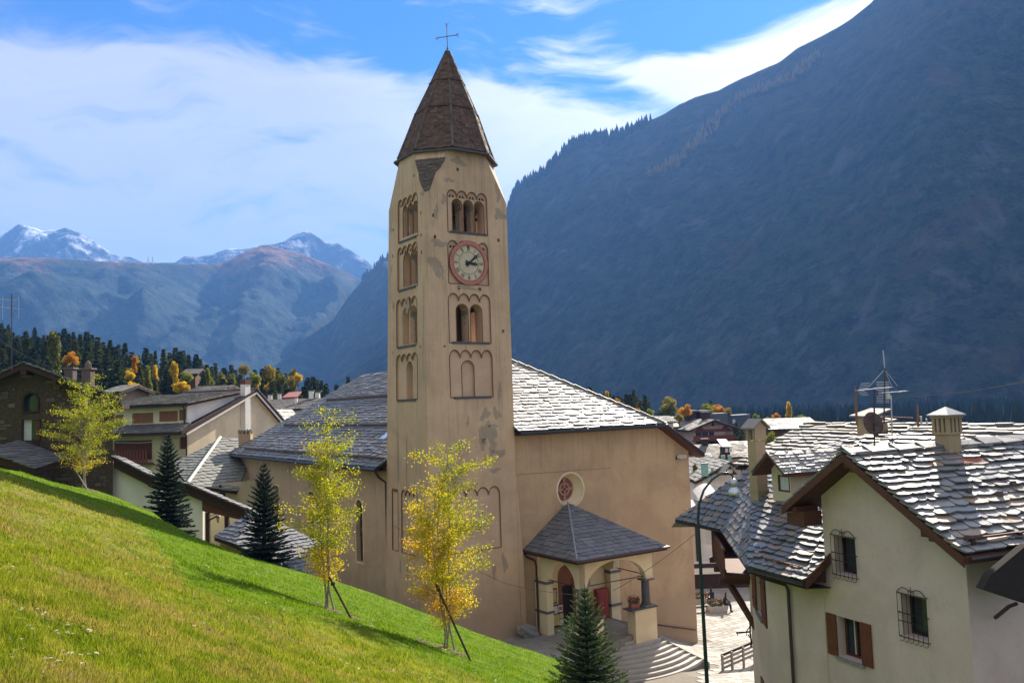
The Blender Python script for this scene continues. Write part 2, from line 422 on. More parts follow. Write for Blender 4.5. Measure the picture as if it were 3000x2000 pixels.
def m_mountain(name, low, high, rock, snow=None, snow_z=(0, 1), rock_amt=.5, sc=1.0, rust=None, rust_z=(0, 1)):
    m, t, out = new_mat(name); g = t.n('ShaderNodeNewGeometry'); p = g.outputs['Position']
    sp = t.n('ShaderNodeSeparateXYZ'); t.l(p, sp.inputs[0]); sn = t.n('ShaderNodeSeparateXYZ'); t.l(g.outputs['Normal'], sn.inputs[0])
    big = t.noise(p, .0035 * sc, 7, .62, .3); mid = t.noise(p, .02 * sc, 6, .65); fine = t.noise(p, .11 * sc, 4, .7)
    col = t.mix(t.smooth(t.math('ADD', mid, t.math('MULTIPLY', fine, .6)), .65, .95), low, high)
    st = t.noise(t.mapping(p, (.012 * sc, .012 * sc, .0035 * sc), rot=(0, .45, .2)), 1.0, 7, .68, .4)
    col = t.mix(t.math('MULTIPLY', t.smooth(st, .52, .68), rock_amt), col, rock)
    if rust is not None:
        k = t.smooth(t.math('ADD', sp.outputs[2], t.math('MULTIPLY', t.math('SUBTRACT', big, .5), 700)), rust_z[0], rust_z[1])
        col = t.mix(t.math('MULTIPLY', k, t.smooth(mid, .3, .6)), col, rust)
    if sc > 1.2:
        pt = t.noise(p, .011, 6, .7, .8); col = t.mix(t.math('MULTIPLY', t.smooth(pt, .54, .66), .5), col, (.075, .042, .028)); pk = t.noise(p, .05, 5, .75); col = t.mix(t.math('MULTIPLY', t.smooth(pk, .50, .60), .45), col, (.055, .068, .045))
    if snow is not None:
        k = t.smooth(t.math('ADD', t.math('ADD', sp.outputs[2], t.math('MULTIPLY', t.math('SUBTRACT', big, .5), 1200)), t.math('MULTIPLY', t.math('SUBTRACT', mid, .5), 1500)), snow_z[0], snow_z[1])
        k = t.math('MULTIPLY', k, t.smooth(st, .44, .56)); k = t.math('MULTIPLY', k, t.smooth(t.math('ADD', sn.outputs[2], t.math('MULTIPLY', t.math('SUBTRACT', fine, .5), .8)), .42, .72))
        col = t.mix(k, col, snow)
    h = t.math('ADD', mid, t.math('MULTIPLY', fine, .5))
    bsdf(t, out, col, .95, .05, h, .9, 14.0 / sc); return m
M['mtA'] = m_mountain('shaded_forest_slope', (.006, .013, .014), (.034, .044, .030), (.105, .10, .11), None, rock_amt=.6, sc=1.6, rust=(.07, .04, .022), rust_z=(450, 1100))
M['mtB'] = m_mountain('far_forest_slope', (.008, .022, .028), (.035, .055, .045), (.09, .09, .085), None, rock_amt=.35, sc=.9, rust=(.26, .13, .075), rust_z=(560, 760))
M['mtC'] = m_mountain('snow_peak_rock', (.05, .055, .065), (.10, .10, .105), (.13, .125, .13), (.85, .88, .95), (900, 1500), rock_amt=.5, sc=.5)
d2 = 1.27551
silA = [(700, 875), (740, 805), (760, 742), (800, 682), (850, 622), (886, 590), (960, 560), (1060, 525), (1130, 500), (1163, 490), (1183, 436), (1205, 420), (1250, 393), (1290, 350), (1320, 326), (1350, 318), (1400, 312), (1440, 298), (1480, 282), (1525, 262), (1560, 240), (1600, 222), (1650, 208), (1690, 186), (1740, 165), (1790, 143), (1830, 112), (1870, 92), (1920, 66), (1960, 40), (2000, 8), (2060, -60), (2120, -150), (2200, -230), (2360, -290), (2500, -300), (2800, -260), (3200, -100)]  # right end, out of view, is raised to keep the near flank shaded
silA = [(a * d2, b * d2) for a, b in silA]
mA, vA, rA = mountain('near_mountain', silA, lambda x: interp([880, 1130, 1500, 2000, 2600, 3400], [3300, 3000, 2500, 2250, 1900, 1850], x), lambda x: interp([880, 1500, 2200, 2600, 3400], [1900, 1450, 1060, 900, 850], x), -35, M['mtA'], 340, 130, 50, 4, seed=2.3, prof=1.0, fscale=.9)
silB = [(-500, 590), (0, 592), (60, 591), (120, 592), (200, 598), (270, 602), (330, 604), (420, 606), (480, 607), (510, 603), (540, 590), (570, 575), (600, 563), (620, 562), (650, 572), (700, 585), (760, 610), (810, 632), (840, 650), (900, 700), (1000, 780), (1200, 880)]
silB = [(a * d2, b * d2) for a, b in silB]
mB, vB, rB = mountain('middle_mountain', silB, lambda x: interp([-600, 400, 790, 1150, 1500], [3100, 3300, 3800, 3700, 3600], x), lambda x: interp([-600, 1000, 1500], [1500, 2400, 2900], x), -60, M['mtB'], 300, 120, 130, 7, seed=7.7, prof=1.0, fscale=1.5)
silC = [(-400, 600), (-150, 575), (0, 546), (22, 531), (42, 518), (70, 524), (100, 533), (125, 530), (150, 525), (175, 534), (200, 547), (235, 570), (260, 587), (300, 593), (330, 606), (400, 606), (425, 590), (455, 592), (490, 585), (520, 575), (570, 572), (610, 566), (645, 560), (665, 548), (685, 538), (702, 533), (720, 540), (742, 556), (760, 563), (778, 560), (800, 574), (825, 590), (860, 615), (920, 660), (1000, 700)]
silC = [(a * d2, b * d2 - 3) for a, b in silC]
mC, vC, rC = mountain('snowy_peaks', silC, 5600, 4300, 150, M['mtC'], 320, 90, 200, 22, seed=4.1, fscale=1.6)

# conifers growing along the skyline and on the spur of the near mountain: far too many to count
def cone_trees(name, pts, h, mat, seed):
    R_ = random.Random(seed); mb = MB()
    for p in pts:
        hh = h * R_.uniform(.55, 1.25); r = hh * .2
        mb.lathe(p - Vector((0, 0, 2)), [(r * .4, 0), (r, hh * .15), (r * .55, hh * .5), (r * .6, hh * .52), (0.01, hh)], 5, start=R_.uniform(0, 1))
    return mb.build(name, mat, None, kind='stuff')
M['far_conifer'] = m_plain('far_conifer', (.02, .032, .022), .9, .1, var=.3, scale=.1)
M['far_lit_larch'] = m_plain('far_lit_larch', (.20, .13, .04), .9, .1, var=.4, scale=.1)  # paler foliage colour carries the sunlight along the spur
pts = []
R1 = random.Random(5)
for _ in range(520):
    x = R1.uniform(1490, 1900) if R1.random() < .75 else R1.uniform(1060, 1500)
    i = int((x - silA[0][0]) / (silA[-1][0] - silA[0][0]) * 340); j = 6 + int(abs(R1.gauss(0, 3)))
    i = max(0, min(339, i)); a = vA[i * rA + j]; b = vA[(i + 1) * rA + j + 0]
    pts.append(a.lerp(b, R1.random()))
cone_trees('ridge_forest', pts, 24, M['far_conifer'], 3)
pts = []
for _ in range(420):                                  # spur from the upper right, its sunlit line drawn in pale trees
    s_ = R1.random(); x = 1905 + 500 * s_; y = 515 - 360 * s_ + 24 * math.sin(s_ * 9)
    best = None
    i = int((x - silA[0][0]) / (silA[-1][0] - silA[0][0]) * 340)
    for j in range(7, 90):
        p = vA[i * rA + j]; d = p - CAM; zc = d.dot(FW); py = 1000 - FPX * d.dot(UP) / zc
        if py > y: best = j; break
    if best:
        a = vA[i * rA + best] + Vector((R1.uniform(-14, 14), R1.uniform(-14, 14), R1.uniform(0, 4))); pts.append(a)
cone_trees('lit_larch_spur', pts, 22, M['far_lit_larch'], 4)

# summit masts
t_ = thing('transmitter_mast', 'thin paired masts standing on the far ridge between the snow peaks', 'mast', at(434, 772, 3290))
mb = MB()
for x in (434, 447): mb.tube([at(x, 774, 3300), at(x, 752, 3300)], [3, 1.6], 5)
mb.build('mast_pole', M['steel'], t_)

# ------------------------------------------------------------------ ground
M['ground'] = m_plain('valley_ground', (.032, .042, .022), .95, .1, var=.5, scale=.05)
mb = MB(); mb.poly([(-11000, -400, -2.2), (11000, -400, -2.2), (11000, 13000, -2.2), (-11000, 13000, -2.2)])
mb.build('ground', M['ground'], None, kind='structure')
HZ = MB(); HZ.prism([(-12000, -900, -90), (12000, -900, -90), (12000, 13600, -90), (-12000, 13600, -90)], (0, 0, 1890))
mh, t, out = new_mat('mountain_air'); pv = t.n('ShaderNodeVolumePrincipled')
pv.inputs['Color'].default_value = (.16, .40, 1.0, 1); pv.inputs['Density'].default_value = .00012; pv.inputs['Anisotropy'].default_value = .15
t.l(pv.outputs[0], out.inputs[1])
HZ.build('haze', mh, None, kind='stuff')

# church frame (needed by the terrain): u along the facade to the right, v out towards the viewer, w up
PHI = math.radians(56)
CU = Vector((math.sin(PHI), math.cos(PHI), 0)); CV = Vector((CU.y, -CU.x, 0))
CF = Fr((-.05, 51.22, 0), CU, CV)
def uv_of(p): d = Vector((p[0], p[1], 0)) - Vector((CF.o.x, CF.o.y, 0)); return d.dot(CU), d.dot(CV)
def piazza_z(u, v):
    return -.5 + .165 * max(0, min(14.5 - u, 8.5))
# paved square: joints sheet + stones
def stone_floor(parent, name, cells, thick, mat, zf, limit=300):
    """cells: list of quads in (u, v); nearest ones become single objects, the rest one joined mesh"""
    cells = sorted(cells, key=lambda c: (CF(c[0][0], c[0][1], 0) - CAM).length)
    rest = MB()
    for k, c in enumerate(cells):
        pts = [CF(u, v, zf(u, v) - .02) for u, v in c]
        if k < limit:
            b = MB(); b.prism(pts, (0, 0, thick)); b.build('paving_stone', mat, parent)
        else: rest.prism(pts, (0, 0, thick))
    if rest.f: rest.build(name, mat, parent, kind='stuff')
mb = MB(); n = 0
us = [-4 + i * 1.0 for i in range(84)]; vs_ = [-46 + j * 1.0 for j in range(66)]
for v in vs_:
    for u in us: mb.v.append(CF(u, v, piazza_z(u, v) - .01))
for j in range(len(vs_) - 1):
    for i in range(len(us) - 1):
        a = j * len(us) + i; mb.f.append((a, a + 1, a + 1 + len(us), a + len(us)))
pz = mb.build('piazza', M['paving_joint'], None, kind='structure')
cells = []; R2 = random.Random(3)
v = -34.0
while v < 16:
    h = R2.uniform(.42, .6); u = 1.5 - R2.uniform(0, .6)
    while u < 56:
        w = R2.uniform(.55, 1.25); g = .018
        p = CF(u, v, 0)
        if p.y > 38 and p.y < 82 and p.x / p.y < .42 and (u > 14.75 or v > .05) and not (u < 14.3 and v < (14.3 - u) * .95 and u < 9.4) and not (u < 9.6 and (u - 5.2) ** 2 + (v + .9) ** 2 < 7.9 ** 2):
            cells.append([(u + g, v + g), (u + w - g, v + g), (u + w - g, v + h - g), (u + g, v + h - g)])
        u += w
    v += h
stone_floor(pz, 'paving_field', cells, .035, M['paving'], piazza_z)

# ------------------------------------------------------------------ grass hill
def slope_z(x, y): return 16 - 1.65 - .39 * x - .23 * y
HX = [-1.6, -.9, -.6, -.5, -.467, -.426, -.38, -.32, -.18, -.06, .05, .062, .08, .1, .15, .3, .8]
HD = [34, 32, 30, 38, 41, 38, 31, 31, 35.5, 36, 36, 33, 26, 22, 14, 7, 4]
def crest(hx): return interp(HX, HD, hx)
def hill_z(x, y):
    hx = x / max(y, .5); c = crest(hx)
    z = slope_z(x, y) + .10 * mnoise.noise(Vector((x * .35, y * .35, 0))) + .03 * mnoise.noise(Vector((x * 1.3, y * 1.3, 2)))
    if y > c: 
        dd = y - c; z -= min(.55 * dd * dd, .9 * dd)
    return z
mb = MB(); NXH, NDH = 240, 200
hxs = np.concatenate([np.linspace(-1.5, -.7, 30), np.linspace(-.69, .2, 180), np.linspace(.21, .8, 31)])
for hx in hxs:
    c = crest(hx)
    for j in range(NDH + 1):
        s_ = j / NDH
        d = .8 + (c - .8) * (s_ / .8) if s_ < .8 else c + (s_ - .8) / .2 * 22
        z = hill_z(hx * d, d); mb.v.append(Vector((hx * d, d, max(z, -2.6))))
nn = NDH + 1
for i in range(len(hxs) - 1):
    for j in range(NDH): a = i * nn + j; mb.f.append((a, a + nn, a + nn + 1, a + 1))
def grass_col(t, p, rand=None):
    """lush strip near the brow, worn yellow-green turf with straw patches nearer"""
    at_ = t.n('ShaderNodeAttribute', attribute_name='lush'); lush = at_.outputs['Fac']
    a = t.noise(p, .55, 6, .65, .4); b = t.noise(p, 2.3, 6, .7, .3); c = t.noise(p, 9, 3, .6)
    g1 = t.mix(t.smooth(b, .3, .7), (.07, .14, .008), (.15, .225, .012))
    worn = t.mix(t.smooth(b, .35, .65), (.13, .17, .018), (.26, .265, .04))
    straw = t.mix(c, (.33, .24, .13), (.2, .145, .075))
    k = t.smooth(t.math('ADD', t.math('MULTIPLY', a, .6), t.math('MULTIPLY', b, .5)), .51, .66)
    worn = t.mix(t.math('MULTIPLY', k, .72), worn, straw)
    return t.mix(lush, worn, g1), c
mg, t, out = new_mat('turf'); g = t.n('ShaderNodeNewGeometry')
gc, c_ = grass_col(t, g.outputs['Position'])
gc = t.mix(1.0, gc, (.8, .8, .8), 'MULTIPLY')
bsdf(t, out, gc, .95, .05, t.noise(g.outputs['Position'], 22, 5, .7), .9, .05)
M['turf'] = mg
def lush_f(x, y):
    hx = x / y; c = crest(hx)
    w = interp([-.6, -.5, -.38, -.2, -.05, .06], [4, 13, 18, 19, 20, 27], hx)
    w2 = 2.2 * mnoise.noise(Vector((x * .3, y * .3, 5))) 
    return max(0, min(1, (w - (c - y) + w2) / 4.5 + .25)) if hx > -.62 else max(0, min(1, (4 - (c - y)) / 2))
hill = mb.build('grass_hill', M['turf'], None, smooth=True, kind='structure')
at_ = hill.data.attributes.new('lush', 'FLOAT', 'POINT')
at_.data.foreach_set('value', [lush_f(p.x, max(p.y, .5)) for p in mb.v])
# blades
mbd, t, out = new_mat('grass_blades'); g = t.n('ShaderNodeNewGeometry')
gc, c_ = grass_col(t, g.outputs['Position'])
r = g.outputs['Random Per Island']
gc = t.mix(1.0, gc, t.ramp(r, [(0, (.75, .8, .7)), (.6, (1.1, 1.1, 1.0)), (1, (1.5, 1.35, 1.2))]), 'MULTIPLY')
df = t.n('ShaderNodeBsdfDiffuse'); tr = t.n('ShaderNodeBsdfTranslucent'); t.l(gc, df.inputs[0])
t.l(t.mix(1.0, gc, (1.25, 1.35, .6), 'MULTIPLY'), tr.inputs[0])
ms = t.n('ShaderNodeMixShader'); ms.inputs[0].default_value = .45; t.l(df.outputs[0], ms.inputs[1]); t.l(tr.outputs[0], ms.inputs[2]); t.l(ms.outputs[0], out.inputs[0])
M['blades'] = mbd
rg = np.random.default_rng(11)
NB = 360000
hxv = rg.uniform(-.66, .13, NB); q = rg.uniform(0, 1, NB)
cr = np.interp(hxv, HX, HD) + .8
dmin = 3.6
dd = 1.0 / (1 / dmin + (1 / cr - 1 / dmin) * q ** .8)
X = hxv * dd; Yv = dd
Z = np.array([hill_z(a, b) for a, b in zip(X, Yv)])
lush = np.array([lush_f(a, b) for a, b in zip(X, Yv)])
clump = np.array([mnoise.noise(Vector((a * 1.6, b * 1.6, 1.0))) for a, b in zip(X, Yv)])
hgt = rg.uniform(.03, .075, NB) * (1 + .9 * np.clip(clump, -.6, 1) + .9 * np.clip(clump - .25, 0, 1)) * np.where(lush > .5, .75, 1.05)
wid = (.006 + .00085 * dd) * rg.uniform(.7, 1.4, NB)
th = rg.uniform(0, 2 * np.pi, NB); lean = rg.uniform(.1, .9, NB) * hgt; lt = rg.uniform(0, 2 * np.pi, NB)
co = np.empty((NB, 3, 3))
co[:, 0, 0] = X - np.cos(th) * wid / 2; co[:, 0, 1] = Yv - np.sin(th) * wid / 2; co[:, 0, 2] = Z - .01
co[:, 1, 0] = X + np.cos(th) * wid / 2; co[:, 1, 1] = Yv + np.sin(th) * wid / 2; co[:, 1, 2] = Z - .01
co[:, 2, 0] = X + np.cos(lt) * lean; co[:, 2, 1] = Yv + np.sin(lt) * lean; co[:, 2, 2] = Z + hgt
def tri_mesh(name, co, mat, k=3):
    n = co.shape[0]; me = bpy.data.meshes.new(name)
    me.vertices.add(n * k); me.vertices.foreach_set('co', co.reshape(-1).astype(np.float32))
    me.loops.add(n * k); me.loops.foreach_set('vertex_index', np.arange(n * k, dtype=np.int32))
    me.polygons.add(n); me.polygons.foreach_set('loop_start', np.arange(0, n * k, k, dtype=np.int32))
    me.update(calc_edges=True); me.materials.append(mat); return me
me = tri_mesh('grass', co, M['blades'])
a_ = me.attributes.new('lush', 'FLOAT', 'POINT'); a_.data.foreach_set('value', np.repeat(lush, 3).astype(np.float32))
o = bpy.data.objects.new('grass', me); COL.objects.link(o); o['kind'] = 'stuff'
# pale fallen leaves and seed heads in the worn turf
NL = 2600
hxv = rg.uniform(-.62, .07, NL); cr = np.interp(hxv, HX, HD)
dd = 1.0 / (1 / 4.0 + (1 / cr - 1 / 4.0) * rg.uniform(0, 1, NL) ** .8); X = hxv * dd; Yv = dd
keep = np.array([mnoise.noise(Vector((a * .5, b * .5, 9.0))) for a, b in zip(X, Yv)]) > -.05
X, Yv = X[keep], Yv[keep]; NL = len(X); Z = np.array([hill_z(a, b) for a, b in zip(X, Yv)]) + .03
s_ = rg.uniform(.012, .03, NL) + .0004 * Yv; th = rg.uniform(0, 6.28, NL)
co = np.empty((NL, 4, 3))
for k in range(4):
    co[:, k, 0] = X + np.cos(th + k * 1.571) * s_ * (1 if k % 2 else .6); co[:, k, 1] = Yv + np.sin(th + k * 1.571) * s_ * (1 if k % 2 else .6); co[:, k, 2] = Z + rg.uniform(-.012, .012, NL)
M['litter'] = m_slate('dry_leaf', [(.36, .30, .16), (.45, .42, .3), (.3, .2, .06), (.2, .13, .06)], (.5, .7), .3)
me = tri_mesh('leaf_litter', co, M['litter'], 4)
o = bpy.data.objects.new('leaf_litter', me); COL.objects.link(o); o['kind'] = 'stuff'
pts = []
for _ in range(2600):
    hx = R1.uniform(-.30, .72); d = 330 + 560 * R1.random() ** 1.3; pts.append(Vector((hx * d, d, -2.2)))
cone_trees('valley_forest', pts, 13, M['far_conifer'], 9)
# forested rise behind the left-hand houses
def rise_z(x, y):
    hx = x / y; return interp([-.9, -.6, -.45, -.3, -.22, -.1], [46, 34, 14, 3, -1, -2.2], hx) * interp([110, 200, 300, 420], [0, .55, 1, 1.1], y)
mb = MB()
for i in range(61):
    hx = -1.3 + 1.35 * i / 60
    for j in range(41):
        y = 100 + 460 * j / 40; mb.v.append(Vector((hx * y, y, -2.1 + max(0, rise_z(hx * y, y) + 2) )))
for i in range(60):
    for j in range(40): a = i * 41 + j; mb.f.append((a, a + 41, a + 42, a + 1))
mb.build('forest_rise', M['ground'], None, smooth=True, kind='structure')
# ------------------------------------------------------------------ slate roofs
def clip_poly(poly, clip):
    """Sutherland-Hodgman, both lists of (x, y); clip is convex"""
    area = sum(clip[i][0] * clip[(i + 1) % len(clip)][1] - clip[(i + 1) % len(clip)][0] * clip[i][1] for i in range(len(clip)))
    if area < 0: clip = clip[::-1]
    out = poly
    for i in range(len(clip)):
        a, b = clip[i], clip[(i + 1) % len(clip)]; inp = out; out = []
        if not inp: return []
        def ins(p): return (b[0] - a[0]) * (p[1] - a[1]) - (b[1] - a[1]) * (p[0] - a[0]) >= 0
        for k in range(len(inp)):
            p, q = inp[k - 1], inp[k]; ip, iq = ins(p), ins(q)
            if ip != iq:
                d1 = (b[0] - a[0]) * (p[1] - a[1]) - (b[1] - a[1]) * (p[0] - a[0]); d2_ = (b[0] - a[0]) * (q[1] - a[1]) - (b[1] - a[1]) * (q[0] - a[0])
                t_ = d1 / (d1 - d2_); out.append((p[0] + (q[0] - p[0]) * t_, p[1] + (q[1] - p[1]) * t_))
            if iq: out.append(q)
    return out
class SlateSet:
    """collects the slates of one roof, then makes the nearest ones single objects and joins the rest"""
    def __init__(s): s.items = []
    def plane(s, pts, w=.6, exp=.34, thick=.045, seed=0, irr=.25, over=.10, lift=None, var=None):
        pts = [Vector(p) for p in pts]
        n = (pts[1] - pts[0]).cross(pts[2] - pts[0]).normalized()
        if n.z < 0: n = -n
        e = Vector((0, 0, 1)).cross(n); e = e.normalized() if e.length > 1e-4 else Vector((1, 0, 0))
        up_ = n.cross(e).normalized()
        if up_.z < 0: up_ = -up_; e = -e
        o = pts[0]; P = [((p - o).dot(e), (p - o).dot(up_)) for p in pts]
        cx_ = sum(p[0] for p in P) / len(P); cy_ = sum(p[1] for p in P) / len(P)
        C = []
        for p in P:
            dx, dy = p[0] - cx_, p[1] - cy_; L = math.hypot(dx, dy) or 1; C.append((p[0] + dx / L * over, p[1] + dy / L * over))
        R_ = random.Random(seed); x0 = min(p[0] for p in C); x1 = max(p[0] for p in C); y0 = min(p[1] for p in C); y1 = max(p[1] for p in C)
        y = y0 - .02; row = 0; lift = lift if lift is not None else thick * 1.25
        while y < y1:
            ex = exp * R_.uniform(.85, 1.15); x = x0 - R_.uniform(0, w)
            while x < x1:
                ww = w * R_.uniform(max(.3, 1 - irr * 1.6), 1 + irr * 1.6); ex0 = ex; yy = y; L = ex * 1.6; g = w * .022; y = y + R_.uniform(-.34, .34) * irr * ex
                j = lambda a: R_.uniform(-a, a)
                cc = R_.uniform(.1, .3); kk = irr * .22
                ol = [(x + g, y + ex * (.2 + j(.1))), (x + g + ww * cc * .6, y + j(kk) * ex + ex * .06), (x + ww * .5, y + j(kk) * ex - ex * .03), (x + ww - g - ww * cc * .6, y + j(kk) * ex + ex * .05), (x + ww - g, y + ex * (.2 + j(.1))), (x + ww - g, y + L), (x + g, y + L)]
                cl_ = clip_poly(ol, C)
                if len(cl_) >= 3:
                    ar = abs(sum(cl_[i][0] * cl_[(i + 1) % len(cl_)][1] - cl_[(i + 1) % len(cl_)][0] * cl_[i][1] for i in range(len(cl_)))) / 2
                    if ar > .12 * ww * L:
                        tw = R_.uniform(-.02, .02); tl = R_.uniform(.75, 1.35)
                        top = []
                        for a, b in cl_:
                            k = 1 - (b - y) / L
                            h = lift * tl * k + tw * (a - x - ww / 2) + .004 * row % 3 * 0
                            top.append(o + e * a + up_ * b + n * (h + thick))
                        mid = o + e * (x + ww / 2) + up_ * (y + ex / 2)
                        s.items.append((top, n * -thick, (mid - CAM).length))
                y = yy; x += ww
            y += ex; row += 1
        return n
    def finish(s, parent, mat, limit=300, name='slate'):
        s.items.sort(key=lambda q: q[2]); rest = MB()
        for k, (top, vec, _) in enumerate(s.items):
            if k < limit:
                b = MB(); b.prism(top, vec); b.build(name, mat, parent)
            else: rest.prism(top, vec)
        if rest.f: rest.build('slate_field', mat, parent, kind='stuff')
def tri_or_quad_deck(mb, pts, th=.12):
    pts = [Vector(p) for p in pts]; mb.prism([p - Vector((0, 0, .01)) for p in pts], Vector((0, 0, -th)))
def along(mb, fr, loop, v, r=.03, closed=True, n=5):
    pts = [fr(a, v, b) for a, b in loop]
    if closed: pts.append(pts[0]); 
    mb.tube(pts, r, n)

# ------------------------------------------------------------------ bell tower
TW = thing('bell_tower', 'tall tan plastered bell tower with clock and eight-sided stone spire', 'bell tower', CF(-2.9, -2.7, 2))
FRt = Fr(CF(0, 0, 0), CU, CV)                                   # right face, in the facade plane
wl = Vector((0, 0, 1)) + CU * .02
FLt = Fr(CF(-6.14, 0, 0), -CV, -CU, wl)                          # left face
Z0, ZB, ZT = -.5, 28.3, 31.2
def uL(z): return -6.14 + .02 * z
def vB_(z): return -5.63 + .03 * z
oc = (-2.68, -2.5); ir = 2.62; sd_ = ir * math.tan(math.pi / 8)
top8_ = [(oc[0] + ir / math.cos(math.pi / 8) * math.cos(math.pi / 8 + k * math.pi / 4), oc[1] + ir / math.cos(math.pi / 8) * math.sin(math.pi / 8 + k * math.pi / 4)) for k in range(8)]
top8 = [(-1.5, 0), (-4.016, 0), (-5.516, -1.5), (-5.516, -3.2), (-4.016, -4.69), (-1.5, -4.69), (0, -3.2), (0, -1.5)]
# right face openings (u, w)
rp1 = scallop(-4.15, -1.42, 26.2, 28.75, 4); rp2 = scallop(-4.2, -1.45, 23.2, 25.75, 4); rp3 = scallop(-4.27, -1.42, 19.75, 22.65, 4); rp4 = scallop(-4.3, -1.4, 16.6, 19.35, 4); rp5 = scallop(-5.0, -1.18, 7.85, 11.4, 5)
holes_r = [rect(-5.15 - .0, -4.97, 27.0, 27.2), rect(-5.1, -4.93, 25.75, 25.95), rect(-.75, -.58, 25.9, 26.1), rect(-.85, -.68, 27.3, 27.5), rect(-.62, -.47, 20.4, 20.6), rect(-3.45, -3.28, 29.9, 30.1), rect(-4.6, -4.45, 25.4, 25.55), rect(-4.66, -4.52, 19.5, 19.62), rect(-3.62, -3.42, 22.88, 23.1), rect(-2.2, -2.0, 22.86, 23.04)]
outR = [(uL(Z0), Z0), (0, Z0), (0, ZB), (-1.5, ZT), (-4.016, ZT), (uL(ZB), ZB)]
shell = MB(); shell.wall(FRt, outR, [rp1, rp2, rp3, rp4, rp5] + holes_r, 0, .10)
for h in holes_r: shell.add([FRt(a, -.1, b) for a, b in h] + [FRt(a, -.5, b) for a, b in h], [(0, 1, 5, 4), (1, 2, 6, 5), (2, 3, 7, 6), (3, 0, 4, 7), (4, 5, 6, 7)])
A0 = 5.63; 
def aB(w): return 5.63 - .03 * w
lp1 = scallop(.95, 3.5, 26.05, 28.65, 4); lp2 = scallop(1.03, 3.6, 23.15, 25.75, 4); lp3 = scallop(1.15, 3.8, 19.75, 22.6, 4); lp4 = scallop(1.15, 3.85, 16.6, 19.3, 4); lp5 = scallop(3.75, 4.55, 7.75, 11.35, 3); lp6 = scallop(1.3, 3.3, 7.75, 11.35, 4)
holes_l = [rect(.5, .65, 27.2, 27.4), rect(.5, .66, 25.9, 26.1), rect(.45, .6, 24.9, 25.1), rect(4.1, 4.25, 26.9, 27.1), rect(4.2, 4.35, 25.3, 25.5), rect(1.3, 1.45, 29.6, 29.8), rect(.7, .85, 19.5, 19.65), rect(4.3, 4.42, 19.4, 19.55)]
outL = [(0, Z0), (aB(Z0), Z0), (aB(ZB), ZB), (3.2, ZT), (1.5, ZT), (0, ZB)]
shell.wall(FLt, outL, [lp1, lp2, lp3, lp4, lp5, lp6] + holes_l, 0, .10)
for h in holes_l: shell.add([FLt(a, -.1, b) for a, b in h] + [FLt(a, -.5, b) for a, b in h], [(0, 1, 5, 4), (1, 2, 6, 5), (2, 3, 7, 6), (3, 0, 4, 7), (4, 5, 6, 7)])
# rear walls, with the same belfry openings letting the light through
FBt = Fr(CF(0, 0, 0), -CV, CU)                                    # right-rear face (u = 0)
shell.wall(FBt, [(0, Z0), (aB(Z0), Z0), (aB(ZB), ZB), (3.2, ZT), (1.5, ZT), (0, ZB)], [arch(1.6, 2.5, 26.2, 28.2), arch(2.7, 3.6, 26.2, 28.2), arch(1.7, 2.55, 19.8, 22), arch(2.75, 3.6, 19.8, 22)], 0, .7)
FKt = Fr(CF(0, -5.63, 0), CU, -CV, Vector((0, 0, 1)) + CV * .03)
shell.wall(FKt, outR, [arch(-3.8, -2.9, 26.2, 28.2), arch(-2.7, -1.7, 26.2, 28.2), arch(-3.7, -2.9, 19.8, 22), arch(-2.75, -2.0, 19.8, 22)], 0, .7)
# broaches at the corners
cor = [((0, 0), (0, 7)), ((uL(ZB), 0), None)]
def CFz(uv, z): return CF(uv[0], uv[1], z)
crn = [(0, 0), (uL(ZB), 0), (uL(ZB), vB_(ZB)), (0, vB_(ZB))]
for c in crn:
    near = sorted(top8, key=lambda q: math.hypot(q[0] - c[0], q[1] - c[1]))[:2]
    shell.poly([CFz(c, ZB), CFz(near[0], ZT), CFz(near[1], ZT)])
sh = shell.build('wall', M['plaster_tower'], TW)
# battered foot
b = MB(); b.prism([CF(uL(10), -.3, 7.5), CF(.0, .02, 12.4), CF(.02, .02, 0), CF(.45, .05, 0), CF(.3, .05, 7.0)][1:], CV * -4) ; b.build('buttress', M['plaster_tower'], TW)
# recessed panels
w1r = [arch(-3.78, -3.1, 26.35, 28.25), arch(-3.02, -2.34, 26.35, 28.25), arch(-2.26, -1.58, 26.35, 28.25)]
w3r = [arch(-3.72, -2.9, 19.85, 22.05), arch(-2.76, -1.95, 19.85, 22.05)]
w4r = [arch(-3.46, -2.62, 16.62, 18.75)]
def panel(fr, lp, holes, v, dep, backs=()):
    p = MB(); p.wall(fr, lp, holes, v, dep)
    o = p.build('recessed_panel', M['plaster_panel'], TW)
    for h, bv in backs:
        p = MB(); p.poly([fr(a, bv, q) for a, q in h]); p.build('niche_back', M['plaster_panel'], o)
panel(FRt, rp1, w1r, -.10, .8); panel(FRt, rp2, [], -.10, .1); panel(FRt, rp3, w3r, -.10, .8); panel(FRt, rp4, w4r, -.10, .12, [(w4r[0], -.22)]); panel(FRt, rp5, [], -.06, .1)
w1l = [arch(1.1, 1.68, 26.3, 28.2), arch(1.74, 2.36, 26.3, 28.2), arch(2.42, 3.05, 26.3, 28.2)]
w2l = [arch(1.2, 2.07, 23.3, 25.35), arch(2.13, 3.0, 23.3, 25.35)]
w3l = [arch(1.35, 2.25, 19.85, 22.1), arch(2.32, 3.22, 19.85, 22.1)]
w4l = [arch(1.92, 2.75, 16.65, 18.85)]
panel(FLt, lp1, w1l, -.10, .8); panel(FLt, lp2, w2l, -.10, .55, [(h, -.65) for h in w2l]); panel(FLt, lp3, w3l, -.10, .55, [(h, -.65) for h in w3l]); panel(FLt, lp4, w4l, -.10, .5, [(w4l[0], -.6)]); panel(FLt, lp5, [], -.05, .1); panel(FLt, lp6, [], -.05, .1)
